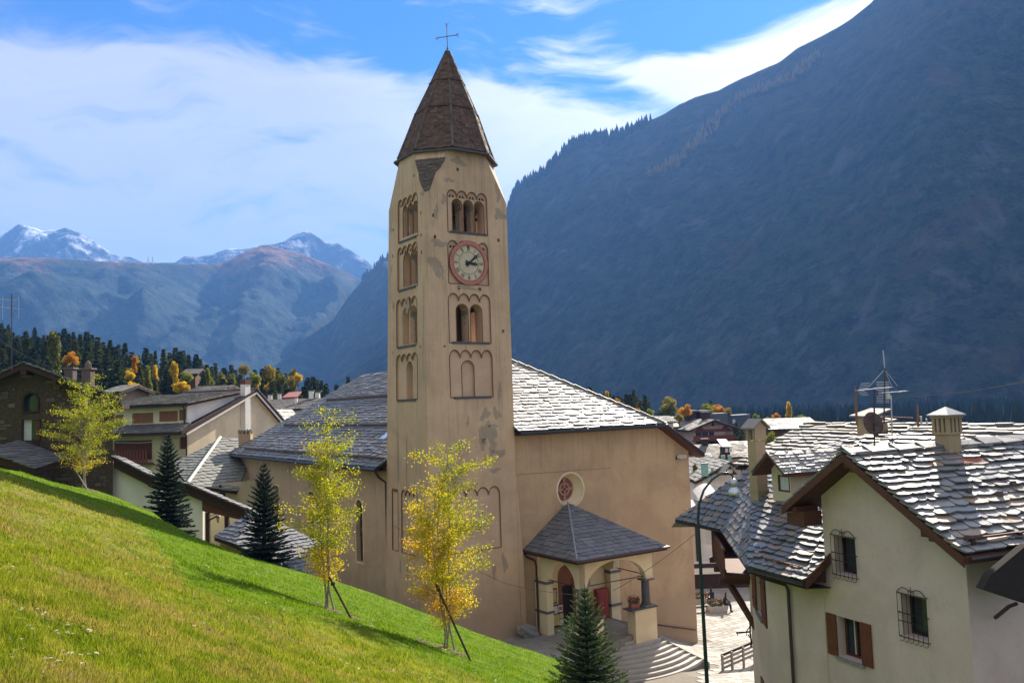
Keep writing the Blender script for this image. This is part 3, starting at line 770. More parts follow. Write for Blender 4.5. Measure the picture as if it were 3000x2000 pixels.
for lp, fr, d in [(rp1, FRt, 0), (rp2, FRt, 0), (rp3, FRt, 0), (rp4, FRt, 0), (rp5, FRt, 0), (lp1, FLt, 0), (lp2, FLt, 0), (lp3, FLt, 0), (lp4, FLt, 0), (lp5, FLt, 0), (lp6, FLt, 0)]:
    b = MB(); along(b, fr, lp, d - .01, .032); b.build('panel_moulding', M['outline'], TW)
for lp, fr in [(q, FRt) for q in w1r + w3r + w4r] + [(q, FLt) for q in w1l + w2l]:
    b = MB(); along(b, fr, lp[1:] + lp[:1], -.10, .026, False); b.build('arch_moulding', M['outline'], TW)
# sills
for fr, a0, a1, z in [(FRt, -4.2, -1.35, 26.2), (FRt, -4.3, -1.38, 19.72), (FRt, -4.33, -1.36, 16.55), (FLt, .9, 3.55, 26.0), (FLt, 1.0, 3.65, 23.08), (FLt, 1.1, 3.85, 19.68), (FLt, 1.1, 3.9, 16.53)]:
    b = MB(); b.box(fr, a0 + .25, a1 - .2, -.75, .05, z - .02, z + .11); b.build('sill', M['stone_dark'], TW)
# small triangles in the friezes: dark wedges painted for the shade in them
def frieze_tris(fr, lp_u0, lp_u1, zt, ks, name='frieze_shade_wedge'):
    s = (lp_u1 - lp_u0) / 4
    for j in ks:
        c = lp_u1 - s * (j + .5)
        for q in (-1, 1):
            b = MB(); b.prism([fr(c + q * .03, -.11, zt - .42), fr(c + q * .22, -.11, zt - .42), fr(c + q * .05, -.11, zt - .22)], fr.v * .02); b.build(name, M['interior'], TW)
frieze_tris(FRt, -4.15, -1.42, 28.75, (0, 1, 2, 3)); frieze_tris(FRt, -4.2, -1.45, 25.75, (0, 3)); frieze_tris(FLt, .95, 3.5, 28.65, (0, 1, 2)); frieze_tris(FLt, 1.03, 3.6, 25.75, (0, 1, 2, 3))
# colonettes
for fr, a, z0, z1 in [(FRt, -3.06, 26.3, 27.75), (FRt, -2.30, 26.3, 27.75), (FRt, -2.83, 19.9, 21.45), (FLt, 1.71, 26.3, 27.7), (FLt, 2.39, 26.3, 27.7), (FLt, 2.1, 23.3, 24.9), (FLt, 2.285, 19.9, 21.5)]:
    if z0 == 19.9 and fr is FRt: z0 = 20.9
    b = MB(); b.lathe(fr(a, -.48, z0), [(.10, 0), (.11, .06), (.075, .12), (.075, z1 - z0 - .2), (.1, z1 - z0 - .12)], 10)
    o = b.build('colonette', M['stone_grey'], TW, smooth=True)
    b = MB(); b.prism([fr(a - .09, -.62, z1 - .14), fr(a + .09, -.62, z1 - .14), fr(a + .09, -.34, z1 - .14), fr(a - .09, -.34, z1 - .14)], (0, 0, .05))
    b.prism([fr(a - .1, -.88, z1 - .02), fr(a + .1, -.88, z1 - .02), fr(a + .1, -.14, z1 - .02), fr(a - .1, -.14, z1 - .02)], (0, 0, .28)); b.build('capital', M['stone_grey'], TW)
# floors and bells
b = MB()
for z in (16, 19.5, 22.9, 26.0): b = MB(); b.box(CF, -5.3, -.3, -4.6, -.3, z - .1, z + .08); b.build('floor', M['wood_dark'], TW)
b = MB(); b.lathe(CF(-2.7, -1.9, 26.7), [(.42, 0), (.36, .15), (.27, .4), (.22, .62), (.1, .72), (.05, .8)], 16); b.build('bell', m_plain('bell_bronze', (.2, .17, .11), .35, .5, .8), TW, smooth=True)
b = MB(); b.bar(CF(-4.6, -1.9, 27.6), CF(-.6, -1.9, 27.6), .16); b.bar(CF(-3.3, -1.5, 26.1), CF(-3.3, -1.5, 27.9), .14); b.build('bell_beam', M['wood_dark'], TW)
b = MB(); b.poly([CF(-.05, -.12, 2), CF(-.05, -4.6, 2), CF(-.05, -4.6, 19.3), CF(-.05, -.12, 19.3)]); b.build('inner_wall', M['plaster_tower'], TW)
# exposed masonry patch on the near broach
near = sorted(top8, key=lambda q: math.hypot(q[0] - uL(ZB), q[1]))[:2]
pa, pb, pc = CFz(crn[1], ZB), CFz(near[0], ZT), CFz(near[1], ZT)
if (pb - CAM).dot(RT) > (pc - CAM).dot(RT): pb, pc = pc, pb
nn_ = (pb - pa).cross(pc - pa).normalized()
if nn_.dot(CAM - pa) < 0: nn_ = -nn_
bu = (pc - pb).normalized(); bw = (((pb + pc) / 2) - pa).normalized(); FBr = Fr(pa, bu, nn_, bw)
b = MB(); pl = [(-.02, .1), (.25, .3), (.4, 1.0), (.52, 1.5), (.75, 1.75), (.95, 2.2), (1.0, 2.45), (.4, 2.45), (-.85, 2.4), (-.7, 1.9), (-.55, 1.5), (-.45, 1.0), (-.25, .5)]
b.prism([FBr(a, .004, w) for a, w in pl], nn_ * .02); b.build('bare_masonry', M['rubble'], TW)
R3 = random.Random(8); wv = .2
while wv < 2.4:
    hh = R3.uniform(.1, .17); lo = np.interp(wv, [0, .5, 1, 1.5, 2.4], [-.05, -.25, -.45, -.55, -.82]); hi = np.interp(wv, [0, .3, 1, 1.5, 2.2, 2.4], [.1, .25, .4, .5, .92, .98]); a = lo
    while a < hi - .05:
        ww = min(R3.uniform(.18, .42), hi - a); pr = R3.uniform(.03, .075)
        b = MB(); b.box(FBr, a + .01, a + ww - .01, .0, pr, wv, wv + hh - .015); b.build('stone', M['rubble'], TW); a += ww
    wv += hh
# worn plaster patches (u, w, r, stretch u, stretch w)
PR = [(-5.05, 24.2, .42, .8, 1.35), (-4.75, 25.5, .5, .9, .5), (-4.6, 23.9, .25, .5, 1.4), (-4.9, 27.3, .28, .5, 1.5), (-3.3, 30.5, .32, 1.3, .8), (-3.95, 29.3, .18, 1.5, .8), (-4.35, 28.1, .22, .8, 1.2), (-.5, 27.6, .36, .9, 1.0), (-.6, 28.9, .3, .6, 1.6), (-2.0, 15.6, .3, 1, 1.1), (-1.2, 15.6, .3, .9, 1), (-1.9, 14.5, .42, 1.2, 1.6), (-1.6, 13.6, .3, .8, 1.2), (-1.1, 13.3, .28, 1.9, .6), (-2.2, 13.9, .25, .8, 1.2), (-1.45, 12.3, .22, 1.3, .7), (-3.2, 15.2, .13, .6, 2), (-.95, 16.9, .2, .6, 2.2), (-1.0, 6.9, .3, .7, 1.4), (-1.75, 6.5, .16, .5, 3.2), (-1.5, 14.9, .2, 1.4, .6), (-3.0, 23.0, .3, 2.2, .35)]
PL = [(4.2, 22.3, .22, .6, 1.5), (.35, 28.4, .2, 1, .7), (2.3, 22.15, .35, .55, 1.4), (4.5, 27.2, .2, .6, 1.8), (2.0, 26.6, .1, .5, 1.5), (3.7, 13.8, .26, .35, 7.5), (2.6, 13.2, .2, .4, 8.0), (3.5, 6.9, .2, .5, 3), (2.6, 6.6, .2, .6, 3), (4.45, 24.6, .2, .5, 1.4)]
for i, (a, w, r, s1, s2) in enumerate(PR):
    b = MB(); b.prism([FRt(x, .0, z) for x, z in blob((a, w), r, 26, .55, 40 + i, s1, s2)], CV * .006); b.build('plaster_patch', M['patch'], TW)
for i, (a, w, r, s1, s2) in enumerate(PL):
    b = MB(); b.prism([FLt(x, .0, z) for x, z in blob((a, w), r, 26, .5, 90 + i, s1, s2)], -CU * .006); b.build('plaster_patch', M['patch'], TW)
# clock
CK = (-2.81, 24.47); FCk = Fr(FRt(CK[0], -.02, CK[1]), CU, CV)
ck = MB(); 
def ring(mb, fr, r0, r1, v0, v1, n=48):
    for k in range(n):
        t0, t1 = 2 * math.pi * k / n, 2 * math.pi * (k + 1) / n
        q = [(r0, t0), (r1, t0), (r1, t1), (r0, t1)]
        mb.prism([fr(r * math.sin(t_), v0, r * math.cos(t_)) for r, t_ in q], fr.v * (v1 - v0))
b = MB(); ring(b, FCk, 1.07, 1.3, 0, .075); clk = b.build('clock_ring', M['clock_ring'], TW)
b = MB(); b.prism([FCk(1.07 * math.sin(t_ * math.pi / 24), 0, 1.07 * math.cos(t_ * math.pi / 24)) for t_ in range(48)], CV * .02); cf = b.build('clock_face', M['clock_face'], TW)
for q_ in ((1.3, 1.325, 0, .06), (1.055, 1.075, 0, .082), (.645, .67, .02, .03)):
    b = MB(); ring(b, FCk, *q_); b.build('face_line', M['outline'], cf)
ROM = ['XII', 'I', 'II', 'III', 'IIII', 'V', 'VI', 'VII', 'VIII', 'IX', 'X', 'XI']
for h_ in range(12):
    t_ = math.radians(30 * h_); fr = Fr(FCk(.86 * math.sin(t_), .021, .86 * math.cos(t_)), CU * math.cos(t_) - Vector((0, 0, 1)) * math.sin(t_), CV, CU * math.sin(t_) + Vector((0, 0, 1)) * math.cos(t_))
    wd = {'I': .055, 'V': .105, 'X': .105}; tot = sum(wd[c] for c in ROM[h_]); x = -tot / 2; b = MB(); H2 = .125
    def stroke(x0, z0, x1, z1, w):
        b.prism([fr(x0 - w / 2, 0, z0), fr(x0 + w / 2, 0, z0), fr(x1 + w / 2, 0, z1), fr(x1 - w / 2, 0, z1)], CV * .012)
    for c in ROM[h_]:
        m_ = x + wd[c] / 2
        if c == 'I': stroke(m_, -H2, m_, H2, .02)
        if c == 'V': stroke(m_, -H2, m_ - .035, H2, .022); stroke(m_ + .004, -H2, m_ + .037, H2, .012)
        if c == 'X': stroke(m_ + .035, -H2, m_ - .035, H2, .022); stroke(m_ - .035, -H2, m_ + .035, H2, .012)
        x += wd[c]
    b.build('numeral', M['dark_paint'], cf)
def hand(ang, L, w, loop_at):
    t_ = math.radians(ang); fr = Fr(FCk(0, .05, 0), CU * math.cos(t_) - Vector((0, 0, 1)) * math.sin(t_), CV, CU * math.sin(t_) + Vector((0, 0, 1)) * math.cos(t_))
    b = MB(); b.prism([fr(-w / 2, 0, -.2), fr(w / 2, 0, -.2), fr(w * .8, 0, loop_at - .1), fr(-w * .8, 0, loop_at - .1)], CV * .02)
    ring(b, Fr(fr(0, 0, loop_at), fr.u, fr.v, fr.w), .04, .105, 0, .02, 14)
    b.prism([fr(-w * .5, 0, loop_at + .08), fr(w * .5, 0, loop_at + .08), fr(.01, 0, L), fr(-.01, 0, L)], CV * .02)
    b.prism([fr(-w * 1.7, 0, -.22), fr(w * 1.7, 0, -.22), fr(w * .7, 0, -.06), fr(-w * .7, 0, -.06)], CV * .021)
    b.build('clock_hand', M['iron'], cf)
hand(50, .95, .075, .6); hand(95, .62, .10, .44)
b = MB(); b.prism([FCk(.11 * math.sin(k * .7854), .045, .11 * math.cos(k * .7854)) for k in range(8)], CV * .045); b.build('hub', M['iron'], cf)
# spire
SPC = CF(oc[0], oc[1], 0); th0 = math.atan2(CU.y, CU.x) + math.pi / 8
def oct_pt(r, z, k, lean=True):
    t_ = th0 + k * math.pi / 4; return SPC + Vector((r / math.cos(math.pi / 8) * math.cos(t_), r / math.cos(math.pi / 8) * math.sin(t_), z)) + (Vector((.28, 0, 0)) * max(0, (z - 31.2) / 7))
spr = [(31.05, 2.9), (31.45, 2.64), (32.6, 2.28), (34.05, 1.80), (36.0, .99), (38.25, .1)]
def sp_r(z): return float(np.interp(z, [a for a, b in spr], [b for a, b in spr]))
b = MB()
for k in range(8):
    for (z0, r0), (z1, r1) in zip(spr[:-1], spr[1:]): b.poly([oct_pt(r0 - .05, z0, k), oct_pt(r0 - .05, z0, k + 1), oct_pt(r1 - .05, z1, k + 1), oct_pt(r1 - .05, z1, k)])
spo = b.build('spire', M['spire_stone'], TW)
b = MB(); z = 31.25; R4 = random.Random(4); near_items = []
while z < 38.1:
    h = R4.uniform(.13, .2); r = sp_r(z); r2 = sp_r(z + h)
    for k in range(8):
        p0, p1 = oct_pt(r, z, k), oct_pt(r, z, k + 1); q0, q1 = oct_pt(r2, z + h, k), oct_pt(r2, z + h, k + 1); L = (p1 - p0).length; s = 0
        nrm = (p1 - p0).cross(q0 - p0).normalized(); 
        if nrm.dot(p0 - SPC) < 0: nrm = -nrm
        while s < L - .02:
            w = min(R4.uniform(.16, .42), L - s)
            if L - s - w < .08: w = L - s
            a, c_ = s / L, (s + w - .012) / L; pr = R4.uniform(.015, .06)
            near_items.append(([p0.lerp(p1, a), p0.lerp(p1, c_), q0.lerp(q1, c_), q0.lerp(q1, a)], nrm * pr, z)); s += w
    z += h
near_items.sort(key=lambda q: (q[0][0] - CAM).length)
for i, (q, v_, _) in enumerate(near_items):
    if i < 260: s1 = MB(); s1.prism(q, v_); s1.build('shingle', M['spire_stone'], spo)
    else: b.prism(q, v_)
b.build('shingle_field', M['spire_stone'], spo, kind='stuff')
for zz in (34.1, 36.05):                                         # projecting drip courses
    b = MB(); r = sp_r(zz)
    for k in range(8): b.prism([oct_pt(r - .1, zz, k), oct_pt(r - .1, zz, k + 1), oct_pt(r + .10, zz, k + 1), oct_pt(r + .10, zz, k)], (0, 0, .07))
    b.build('drip_course', M['spire_stone'], spo)
b = MB()
for k in range(8):                                               # ridge stones
    b.tube([oct_pt(sp_r(z) + .02, z, k) for z in (31.3, 32.6, 34.05, 36, 38.2)], [.10, .1, .09, .07, .04], 5)
b.build('hip_stone', m_plain('pale_ridge_stone', (.14, .115, .095), .9, .1, var=.5, scale=3), spo)
b = MB()
for k in range(8): b.prism([oct_pt(2.4, 31.1, k), oct_pt(2.4, 31.1, k + 1), oct_pt(3.0, 31.02, k + 1), oct_pt(3.0, 31.02, k)], (0, 0, .11))
b.build('eaves_slab', M['stone_dark'], TW)
# iron cross
CX = thing('iron_cross', 'thin wrought iron cross with forked ends on the tip of the spire', 'cross', oct_pt(0, 38.2, 0))
c0 = oct_pt(0, 38.2, 0); rtv = Vector((.96, -.28, 0)) ; z_ = Vector((0, 0, 1))
b = MB(); b.tube([c0, c0 + z_ * .15, c0 + z_ * 1.75], [.04, .035, .03], 6); b.lathe(c0 + z_ * .12, [(0.01, 0), (.07, .06), (.07, .12), (.01, .18)], 8); b.build('upright', M['iron_blue'], CX)
b = MB(); b.tube([c0 + z_ * .98 - rtv * .62 - z_ * -.02, c0 + z_ * .98 + rtv * .62], .028, 6); b.build('crossbar', M['iron_blue'], CX)
for p, d in ((c0 + z_ * 1.75, z_), (c0 + z_ * .98 - rtv * .62, -rtv), (c0 + z_ * .98 + rtv * .62, rtv)):
    s = rtv if d is z_ else z_; b = MB()
    for sg in (-1, 1): b.tube([p, p + d * .05 + s * sg * .09, p + d * .16 + s * sg * .1], [.022, .02, .01], 5)
    b.tube([p, p + d * .2], [.02, .012], 5); b.tube([p - d * .1 - s * .06, p - d * .1 + s * .06], .015, 5); b.build('fork', M['iron_blue'], CX)

# ------------------------------------------------------------------ church
CH = thing('church', 'large tan plastered church behind the bell tower with a stone slab roof', 'church', CF(4.2, -14, 0))
FCz = .0; VF = -.3
FF = Fr(CF(0, VF, 0), CU, CV)
ZE = 14.25; UEh = 11.4; UR = 14.7
ocu = [(4.27 + 1.0 * math.cos(i * math.pi / 16), 10.7 + 1.0 * math.sin(i * math.pi / 16)) for i in range(32)]
b = MB(); 
b.wall(FF, [(-5.4, -1.2), (UR, -1.2), (UR, 12.75), (UEh, 14.45), (-5.4, 14.45)], [ocu, arch(2.98, 4.35, 2.55, 6.2)], 0, .55)
FRw = Fr(CF(UR, VF, 0), -CV, CU); b.wall(FRw, rect(0, 36, -3, 12.75), [], 0)
fw = b.build('facade_wall', M['plaster_church'], CH)
FLw = Fr(CF(-5.75, 0, 0), -CV, -CU)
wins = [arch(33.0, 34.1, 6.1, 10.3, rise=.2), arch(25.6, 26.7, 6.1, 10.3, rise=.2), arch(9.3, 10.4, 6.3, 10.3), arch(17.9, 19.0, 6.1, 10.3, rise=.2)]
b = MB(); b.wall(FLw, rect(4.9, 36.4, -2, 12.75), wins, 0, .35); FBk = Fr(CF(0, -36.4, 0), CU, -CV); b.wall(FBk, rect(-5.75, UR, -2, 12.75), [], 0)
b.build('side_wall', M['plaster_apse'], CH)
for w in wins:
    a0, a1 = w[0][0], w[1][0]
    b = MB(); b.poly([FLw(a, -.3, z) for a, z in w]); g_ = b.build('window', M['glass'], CH)
    b = MB(); n_ = len(w); bigger = [(a + (-.09 if a < (a0 + a1) / 2 else .09), z + (.09 if z > 8 else -.09)) for a, z in w]
    for i in range(n_): j = (i + 1) % n_; b.prism([FLw(*((w[i][0], 0, w[i][1]))), FLw(w[j][0], 0, w[j][1]), FLw(bigger[j][0], 0, bigger[j][1]), FLw(bigger[i][0], 0, bigger[i][1])], -CU * .03)
    b.build('surround', M['plaster_cream'], g_)
    b = MB(); b.bar(FLw((a0 + a1) / 2, -.27, 6.1), FLw((a0 + a1) / 2, -.27, 10.2), .05); b.bar(FLw(a0, -.27, 8), FLw(a1, -.27, 8), .05); b.build('mullion', M['iron'], g_)
# oculus: cream ring, splayed reveal, terracotta disc with a wheel cross
def oring(mb, c, r0, r1, v0, v1, fr=FF, n=40):
    fr2 = Fr(fr(c[0], 0, c[1]), fr.u, fr.v); ring(mb, fr2, r0, r1, v0, v1, n)
b = MB(); oring(b, (4.27, 10.7), .99, 1.12, -.02, .03); oc_ = b.build('round_window', M['plaster_cream'], CH)
b = MB(); c1 = (4.27, 10.7); c2 = (4.12, 10.72)
for i in range(32):
    t0, t1 = i * math.pi / 16, (i + 1) * math.pi / 16
    b.poly([FF(c1[0] + 1.0 * math.cos(t0), .0, c1[1] + 1.0 * math.sin(t0)), FF(c1[0] + math.cos(t1), .0, c1[1] + math.sin(t1)), FF(c2[0] + .72 * math.cos(t1), -.5, c2[1] + .72 * math.sin(t1)), FF(c2[0] + .72 * math.cos(t0), -.5, c2[1] + .72 * math.sin(t0))])
b.build('splayed_reveal', M['plaster_cream'], oc_)
b = MB(); b.poly([FF(c2[0] + .75 * math.cos(i * math.pi / 16), -.49, c2[1] + .75 * math.sin(i * math.pi / 16)) for i in range(32)]); b.build('red_disc', m_plain('red_window_stone', (.28, .10, .06), .8, .2), oc_)
b = MB(); fr2 = Fr(FF(c2[0], -.47, c2[1]), CU, CV); ring(b, fr2, .3, .42, 0, .06, 28); ring(b, fr2, .1, .15, 0, .06, 14)
for k in range(4):
    t_ = k * math.pi / 2; a, c_ = math.cos(t_), math.sin(t_); px_, pz_ = -c_, a
    b.prism([fr2(a * .1 + px_ * .045, 0, c_ * .1 + pz_ * .045), fr2(a * .1 - px_ * .045, 0, c_ * .1 - pz_ * .045), fr2(a * .7 - px_ * .11, 0, c_ * .7 - pz_ * .11), fr2(a * .7 + px_ * .11, 0, c_ * .7 + pz_ * .11)], CV * .065)
b.build('wheel_cross', m_plain('pink_tracery', (.42, .24, .18), .85, .1), oc_)
# roof: hip over the facade, long left slope, far hip
zr = 19.35; vr0, vr1 = -7.2, -31.0; uc = 4.2
eL, eR = -6.55, 15.4; zL = 12.55; sl = (zr - zL) / (uc - eL)
zR = zr - sl * (eR - uc); uH = 11.9; zH = zr - sl * (uH - uc); uH2 = 2 * uc - uH
vE = .45
A_ = [CF(uH2, vE, zH), CF(uH, vE, zH), CF(uc, vr0, zr)]
B_ = [CF(eL, vE, zL), CF(uH2, vE, zH), CF(uc, vr0, zr), CF(uc, vr1, zr), CF(eL, -37.2, zL)]
C_ = [CF(eR, vE, zR), CF(eR, -37.2, zR), CF(uc, vr1, zr), CF(uc, vr0, zr), CF(uH, vE, zH)]
D_ = [CF(eL, -37.2, zL), CF(uc, vr1, zr), CF(eR, -37.2, zR)]
B2_ = [CF(eL, -5.4, zL), CF(-5.9, -5.4, zL + sl * .65), CF(-5.9, -4.95, zL + sl * .65), CF(uH2 - .2, -4.95, zL + sl * (uH2 - .2 - eL))]
b = MB()
tri_or_quad_deck(b, [CF(.02, vE, zH), CF(uH, vE, zH), CF(uc, vr0, zr), CF(.02, vE + (vr0 - vE) * ((.02 - uH2) / (uc - uH2)), zH + (zr - zH) * ((.02 - uH2) / (uc - uH2)))])
for q in (C_, D_): tri_or_quad_deck(b, q)
tri_or_quad_deck(b, [CF(eL, -5.3, zL), CF(uc, -5.3, zr - .0) if 0 else CF(-.1, -5.3, zL + sl * (-.1 - eL)), CF(-.1, vr0, zL + sl * (-.1 - eL)), CF(uc, vr0, zr), CF(uc, vr1, zr), CF(eL, -37.2, zL)])
rf = b.build('roof', M['deck'], CH)
ss = SlateSet(); ss.plane([CF(.02, vE, zH), CF(uH, vE, zH), CF(uc, vr0, zr), CF(.02, (vE + (vr0 - vE) * ((.02 - uH2) / (uc - uH2))), zH + (zr - zH) * ((.02 - uH2) / (uc - uH2)))], .70, .36, .06, 1, .34, lift=.09)
ss.finish(rf, M['slate'], 240)
M['slate_old'] = m_slate('old_church_slate', [(.12, .115, .115), (.19, .18, .175), (.15, .14, .135), (.24, .235, .23), (.17, .15, .14)], (.36, .62), .5)
ss = SlateSet(); ss.plane([CF(eL, -7.2, zL), CF(uc, -7.2, zr), CF(uc, vr1, zr), CF(eL, -37.2, zL)], .62, .34, .06, 2, .34, over=.02, lift=.08); ss.plane([CF(eL, -5.3, zL), CF(-.05, -5.3, zL + sl * (-.05 - eL)), CF(-.05, -7.2, zL + sl * (-.05 - eL)), CF(eL, -7.2, zL)], .6, .32, .05, 22, .3, over=.02)
ss.finish(rf, M['slate_old'], 60)
ss = SlateSet(); ss.plane(C_, .9, .6, .05, 3, .25, over=.02); ss.plane(D_, .9, .6, .05, 4, .25, over=.02); ss.finish(rf, M['slate'], 0)
# hip ridge capping stones on the right
R5 = random.Random(12); p, q = CF(uH, vE, zH), CF(uc, vr0, zr); L = (q - p).length; s = 0; dv = (q - p) / L
nA = (A_[1] - A_[0]).cross(A_[2] - A_[0]).normalized()
while s < L:
    w = R5.uniform(.7, 1.1); b = MB(); a = p + dv * s + Vector((0, 0, .10)); c_ = p + dv * min(s + w, L) + Vector((0, 0, .17)); sd2 = dv.cross(Vector((0, 0, 1))).normalized() * .2
    b.prism([a - sd2, c_ - sd2, c_ + sd2, a + sd2], (0, 0, .05)); b.build('ridge_stone', M['slate'], rf); s += w * .93
# gutters, fascia, snow poles
b = MB(); b.tube([CF(.05, vE + .1, zH - .1), CF(uH + .1, vE + .1, zH - .1)], .11, 8); b.prism([CF(.05, vE - .02, zH - .16), CF(uH, vE - .02, zH - .16), CF(uH, vE - .02, zH + .02), CF(.05, vE - .02, zH + .02)], CV * -.05); b.build('gutter', M['gutter_dark'], CH)
b = MB(); b.prism([CF(uH, vE + .02, zH - .2), CF(eR + .1, vE + .02, zR - .2), CF(eR + .1, vE + .02, zR + .06), CF(uH, vE + .02, zH + .06)], CV * -.09); b.build('verge_board', M['wood_dark'], CH)
b = MB(); b.prism([CF(.05, VF, zH - .18), CF(uH, VF, zH - .18), CF(eR, VF, zR - .18), CF(eR, VF, zR - .24), CF(uH, VF, zH - .24), CF(.05, VF, zH - .24)], CV * (vE - VF)); b.build('soffit', M['wood_brown'], CH)
b = MB(); b.tube([CF(eL - .1, -5.2, zL - .08), CF(eL - .1, -37.2, zL - .08)], .12, 8); b.build('gutter', M['gutter_dark'], CH)
b = MB(); b.prism([CF(eL, -5.3, zL - .2), CF(eL, -37.2, zL - .2), CF(-5.75, -37.2, zL - .2), CF(-5.75, -5.3, zL - .2)], (0, 0, .06)); b.build('soffit', M['wood_brown'], CH)
for uu, va, vb in ((-5.95, -5.5, -36), (-2.9, -6, -33.4), (.45, -6.5, -31.2)):
    z = zL + sl * (uu - eL); b = MB(); pts = []; R_ = random.Random(int(uu * 10))
    vv = va
    while vv > vb: pts.append(CF(uu, vv, z + .2 + R_.uniform(-.025, .025))); vv -= 2.2
    b.tube(pts, .09, 7); b.build('snow_pole', m_plain('snow_pole_wood', (.13, .10, .085), .8, .2) if uu == -5.95 else bpy.data.materials['snow_pole_wood'], rf)
# downpipes
b = MB(); b.tube([CF(-6.6, -5.45, zL - .15), CF(-6.35, -5.45, zL - .55), CF(-5.88, -5.45, zL - .9), CF(-5.88, -5.45, 6.2), CF(-5.95, -5.45, 5.9), CF(-5.95, -5.45, 0)], .08, 7); b.build('downpipe', M['gutter'], CH)
b = MB(); b.tube([CF(-6.6, -36.3, zL - .15), CF(-5.85, -36.2, zL - .7), CF(-5.85, -36.2, 0)], .1, 7); b.build('downpipe', M['gutter_dark'], CH)
# roof light on the left slope
b = MB(); pc_ = CF(-3.9, -9.3, zL + sl * 2.65); b.prism([CF(-4.3, -9.7, zL + sl * 2.25 + .08), CF(-3.5, -9.7, zL + sl * 3.05 + .08), CF(-3.5, -8.9, zL + sl * 3.05 + .08), CF(-4.3, -8.9, zL + sl * 2.25 + .08)], (0, 0, .14)); b.build('roof_light', M['lampglass'], CH)
# snow hooks: little wire loops in rows
b = MB()
for (zz_, n_) in ((.35, 17), (1.7, 12), (2.9, 6)):
    k0 = zz_ / (zr - zH)
    for i in range(n_):
        u = .6 + i * .62 + (0.2 if n_ == 12 else 0); v = vE + (vr0 - vE) * k0
        if u > uH - (uH - uc) * k0 - .4: continue
        z = zH + zz_ + .08; c_ = CF(u, v, z)
        b = MB(); b.tube([c_ - CU * .1, c_ + Vector((0, 0, .16)), c_ + CU * .1], .012, 4); b.tube([c_ + Vector((0, 0, .16)), c_ + CV * .14 + Vector((0, 0, -.03))], .012, 4)
        b.build('snow_hook', M['iron'], rf)
# wooden hand rail down the facade
b = MB(); b.tube([CF(9.2, VF + .12, 1.85), CF(10.6, VF + .12, 1.45), CF(14.45, VF + .12, .42)], .045, 6)
for u_, z__ in ((10.6, 1.45), (12.5, .93), (14.3, .46)): b.tube([CF(u_, VF, z__ - .06), CF(u_, VF + .12, z__)], .025, 5)
b.build('handrail', M['wood_brown'], CH)
FLm = thing('floodlight', 'small grey floodlight under the right end of the church eaves', 'light', CF(13.9, VF, 12.2))
b = MB(); b.bar(CF(13.55, VF + .05, 12.15), CF(14.05, VF + .45, 12.2), .28, .26); b.build('housing', M['steel'], FLm)
b = MB(); b.bar(CF(13.5, VF, 12.05), CF(13.62, VF + .2, 12.1), .16, .16); b.build('bracket', M['iron'], FLm)

# ------------------------------------------------------------------ portico
PO = thing('church_porch', 'small hipped stone roofed porch with arches in front of the church door', 'porch', CF(3.85, 2.1, 2.6))
PF = 2.62
FP = Fr(CF(0, 4.3, 0), CU, CV); FPs = Fr(CF(1.1, 0, 0), -CV, -CU); FPr = Fr(CF(6.62, 0, 0), CV, CU)
ar = arch(1.62, 6.05, 3, 7.02, 20, rise=1.35)[2:]
out = [(1.1, 5.74), (1.62, 5.74)] + [p for p in ar[::-1]] + [(6.05, 5.62), (6.6, 5.62), (6.6, 7.42), (1.1, 7.42)]
b = MB(); b.prism([FP(a, 0, w) for a, w in out], CV * -.42); 
arS = arch(-3.88, -1.2, 3, 7.02, 14, rise=1.2)[2:]
outS = [(-4.3 + .0, 5.74), (-3.88, 5.74)] + [p for p in arS[::-1]] + [(-1.2, 5.74), (-.62, 5.74), (-.62, 7.42), (-4.3, 7.42)]
b.prism([FPs(a, -.003, w) for a, w in outS], CU * .42)
outT = [(4.297, 5.62), (3.88, 5.62)] + [(-a, w) for a, w in arS[::-1]] + [(1.0, 5.74), (.0, 5.74), (0.0, 7.42), (4.297, 7.42)]
b.prism([FPr(a, -.023, w) for a, w in outT], CU * -.4)
b.build('arcade', M['plaster_cream'], PO)
b = MB(); b.box(CF, 1.1, 1.56, .0, 1.15, 1.2, 5.74); b.build('pier', M['plaster_cream'], PO)
for z_k in (5.55, 3.85):
    b = MB(); b.box(CF, 1.05, 1.62, .0, 1.2, z_k, z_k + .14); b.build('moulding', M['stone_cap'], PO)
b = MB(); b.box(CF, 6.75, 7.5, VF, .25, 1.0, 6.6); b.build('pilaster', M['plaster_cream'], PO)
for z_k in (5.3, 3.25):
    b = MB(); b.box(CF, 6.68, 7.58, VF, .33, z_k, z_k + .15); b.build('moulding', M['stone_cap'], PO)
b = MB(); b.box(CF, 1.5, 7.4, VF + .01, VF + .05, 2.3, 7.1); 
b = MB()
b.wall(Fr(CF(0, VF + .04, 0), CU, CV), rect(1.5, 6.7, 2.4, 7.2), [arch(2.98, 4.35, 2.45, 6.2)], 0, .04); b.build('inner_wall', M['plaster_cream'], PO)
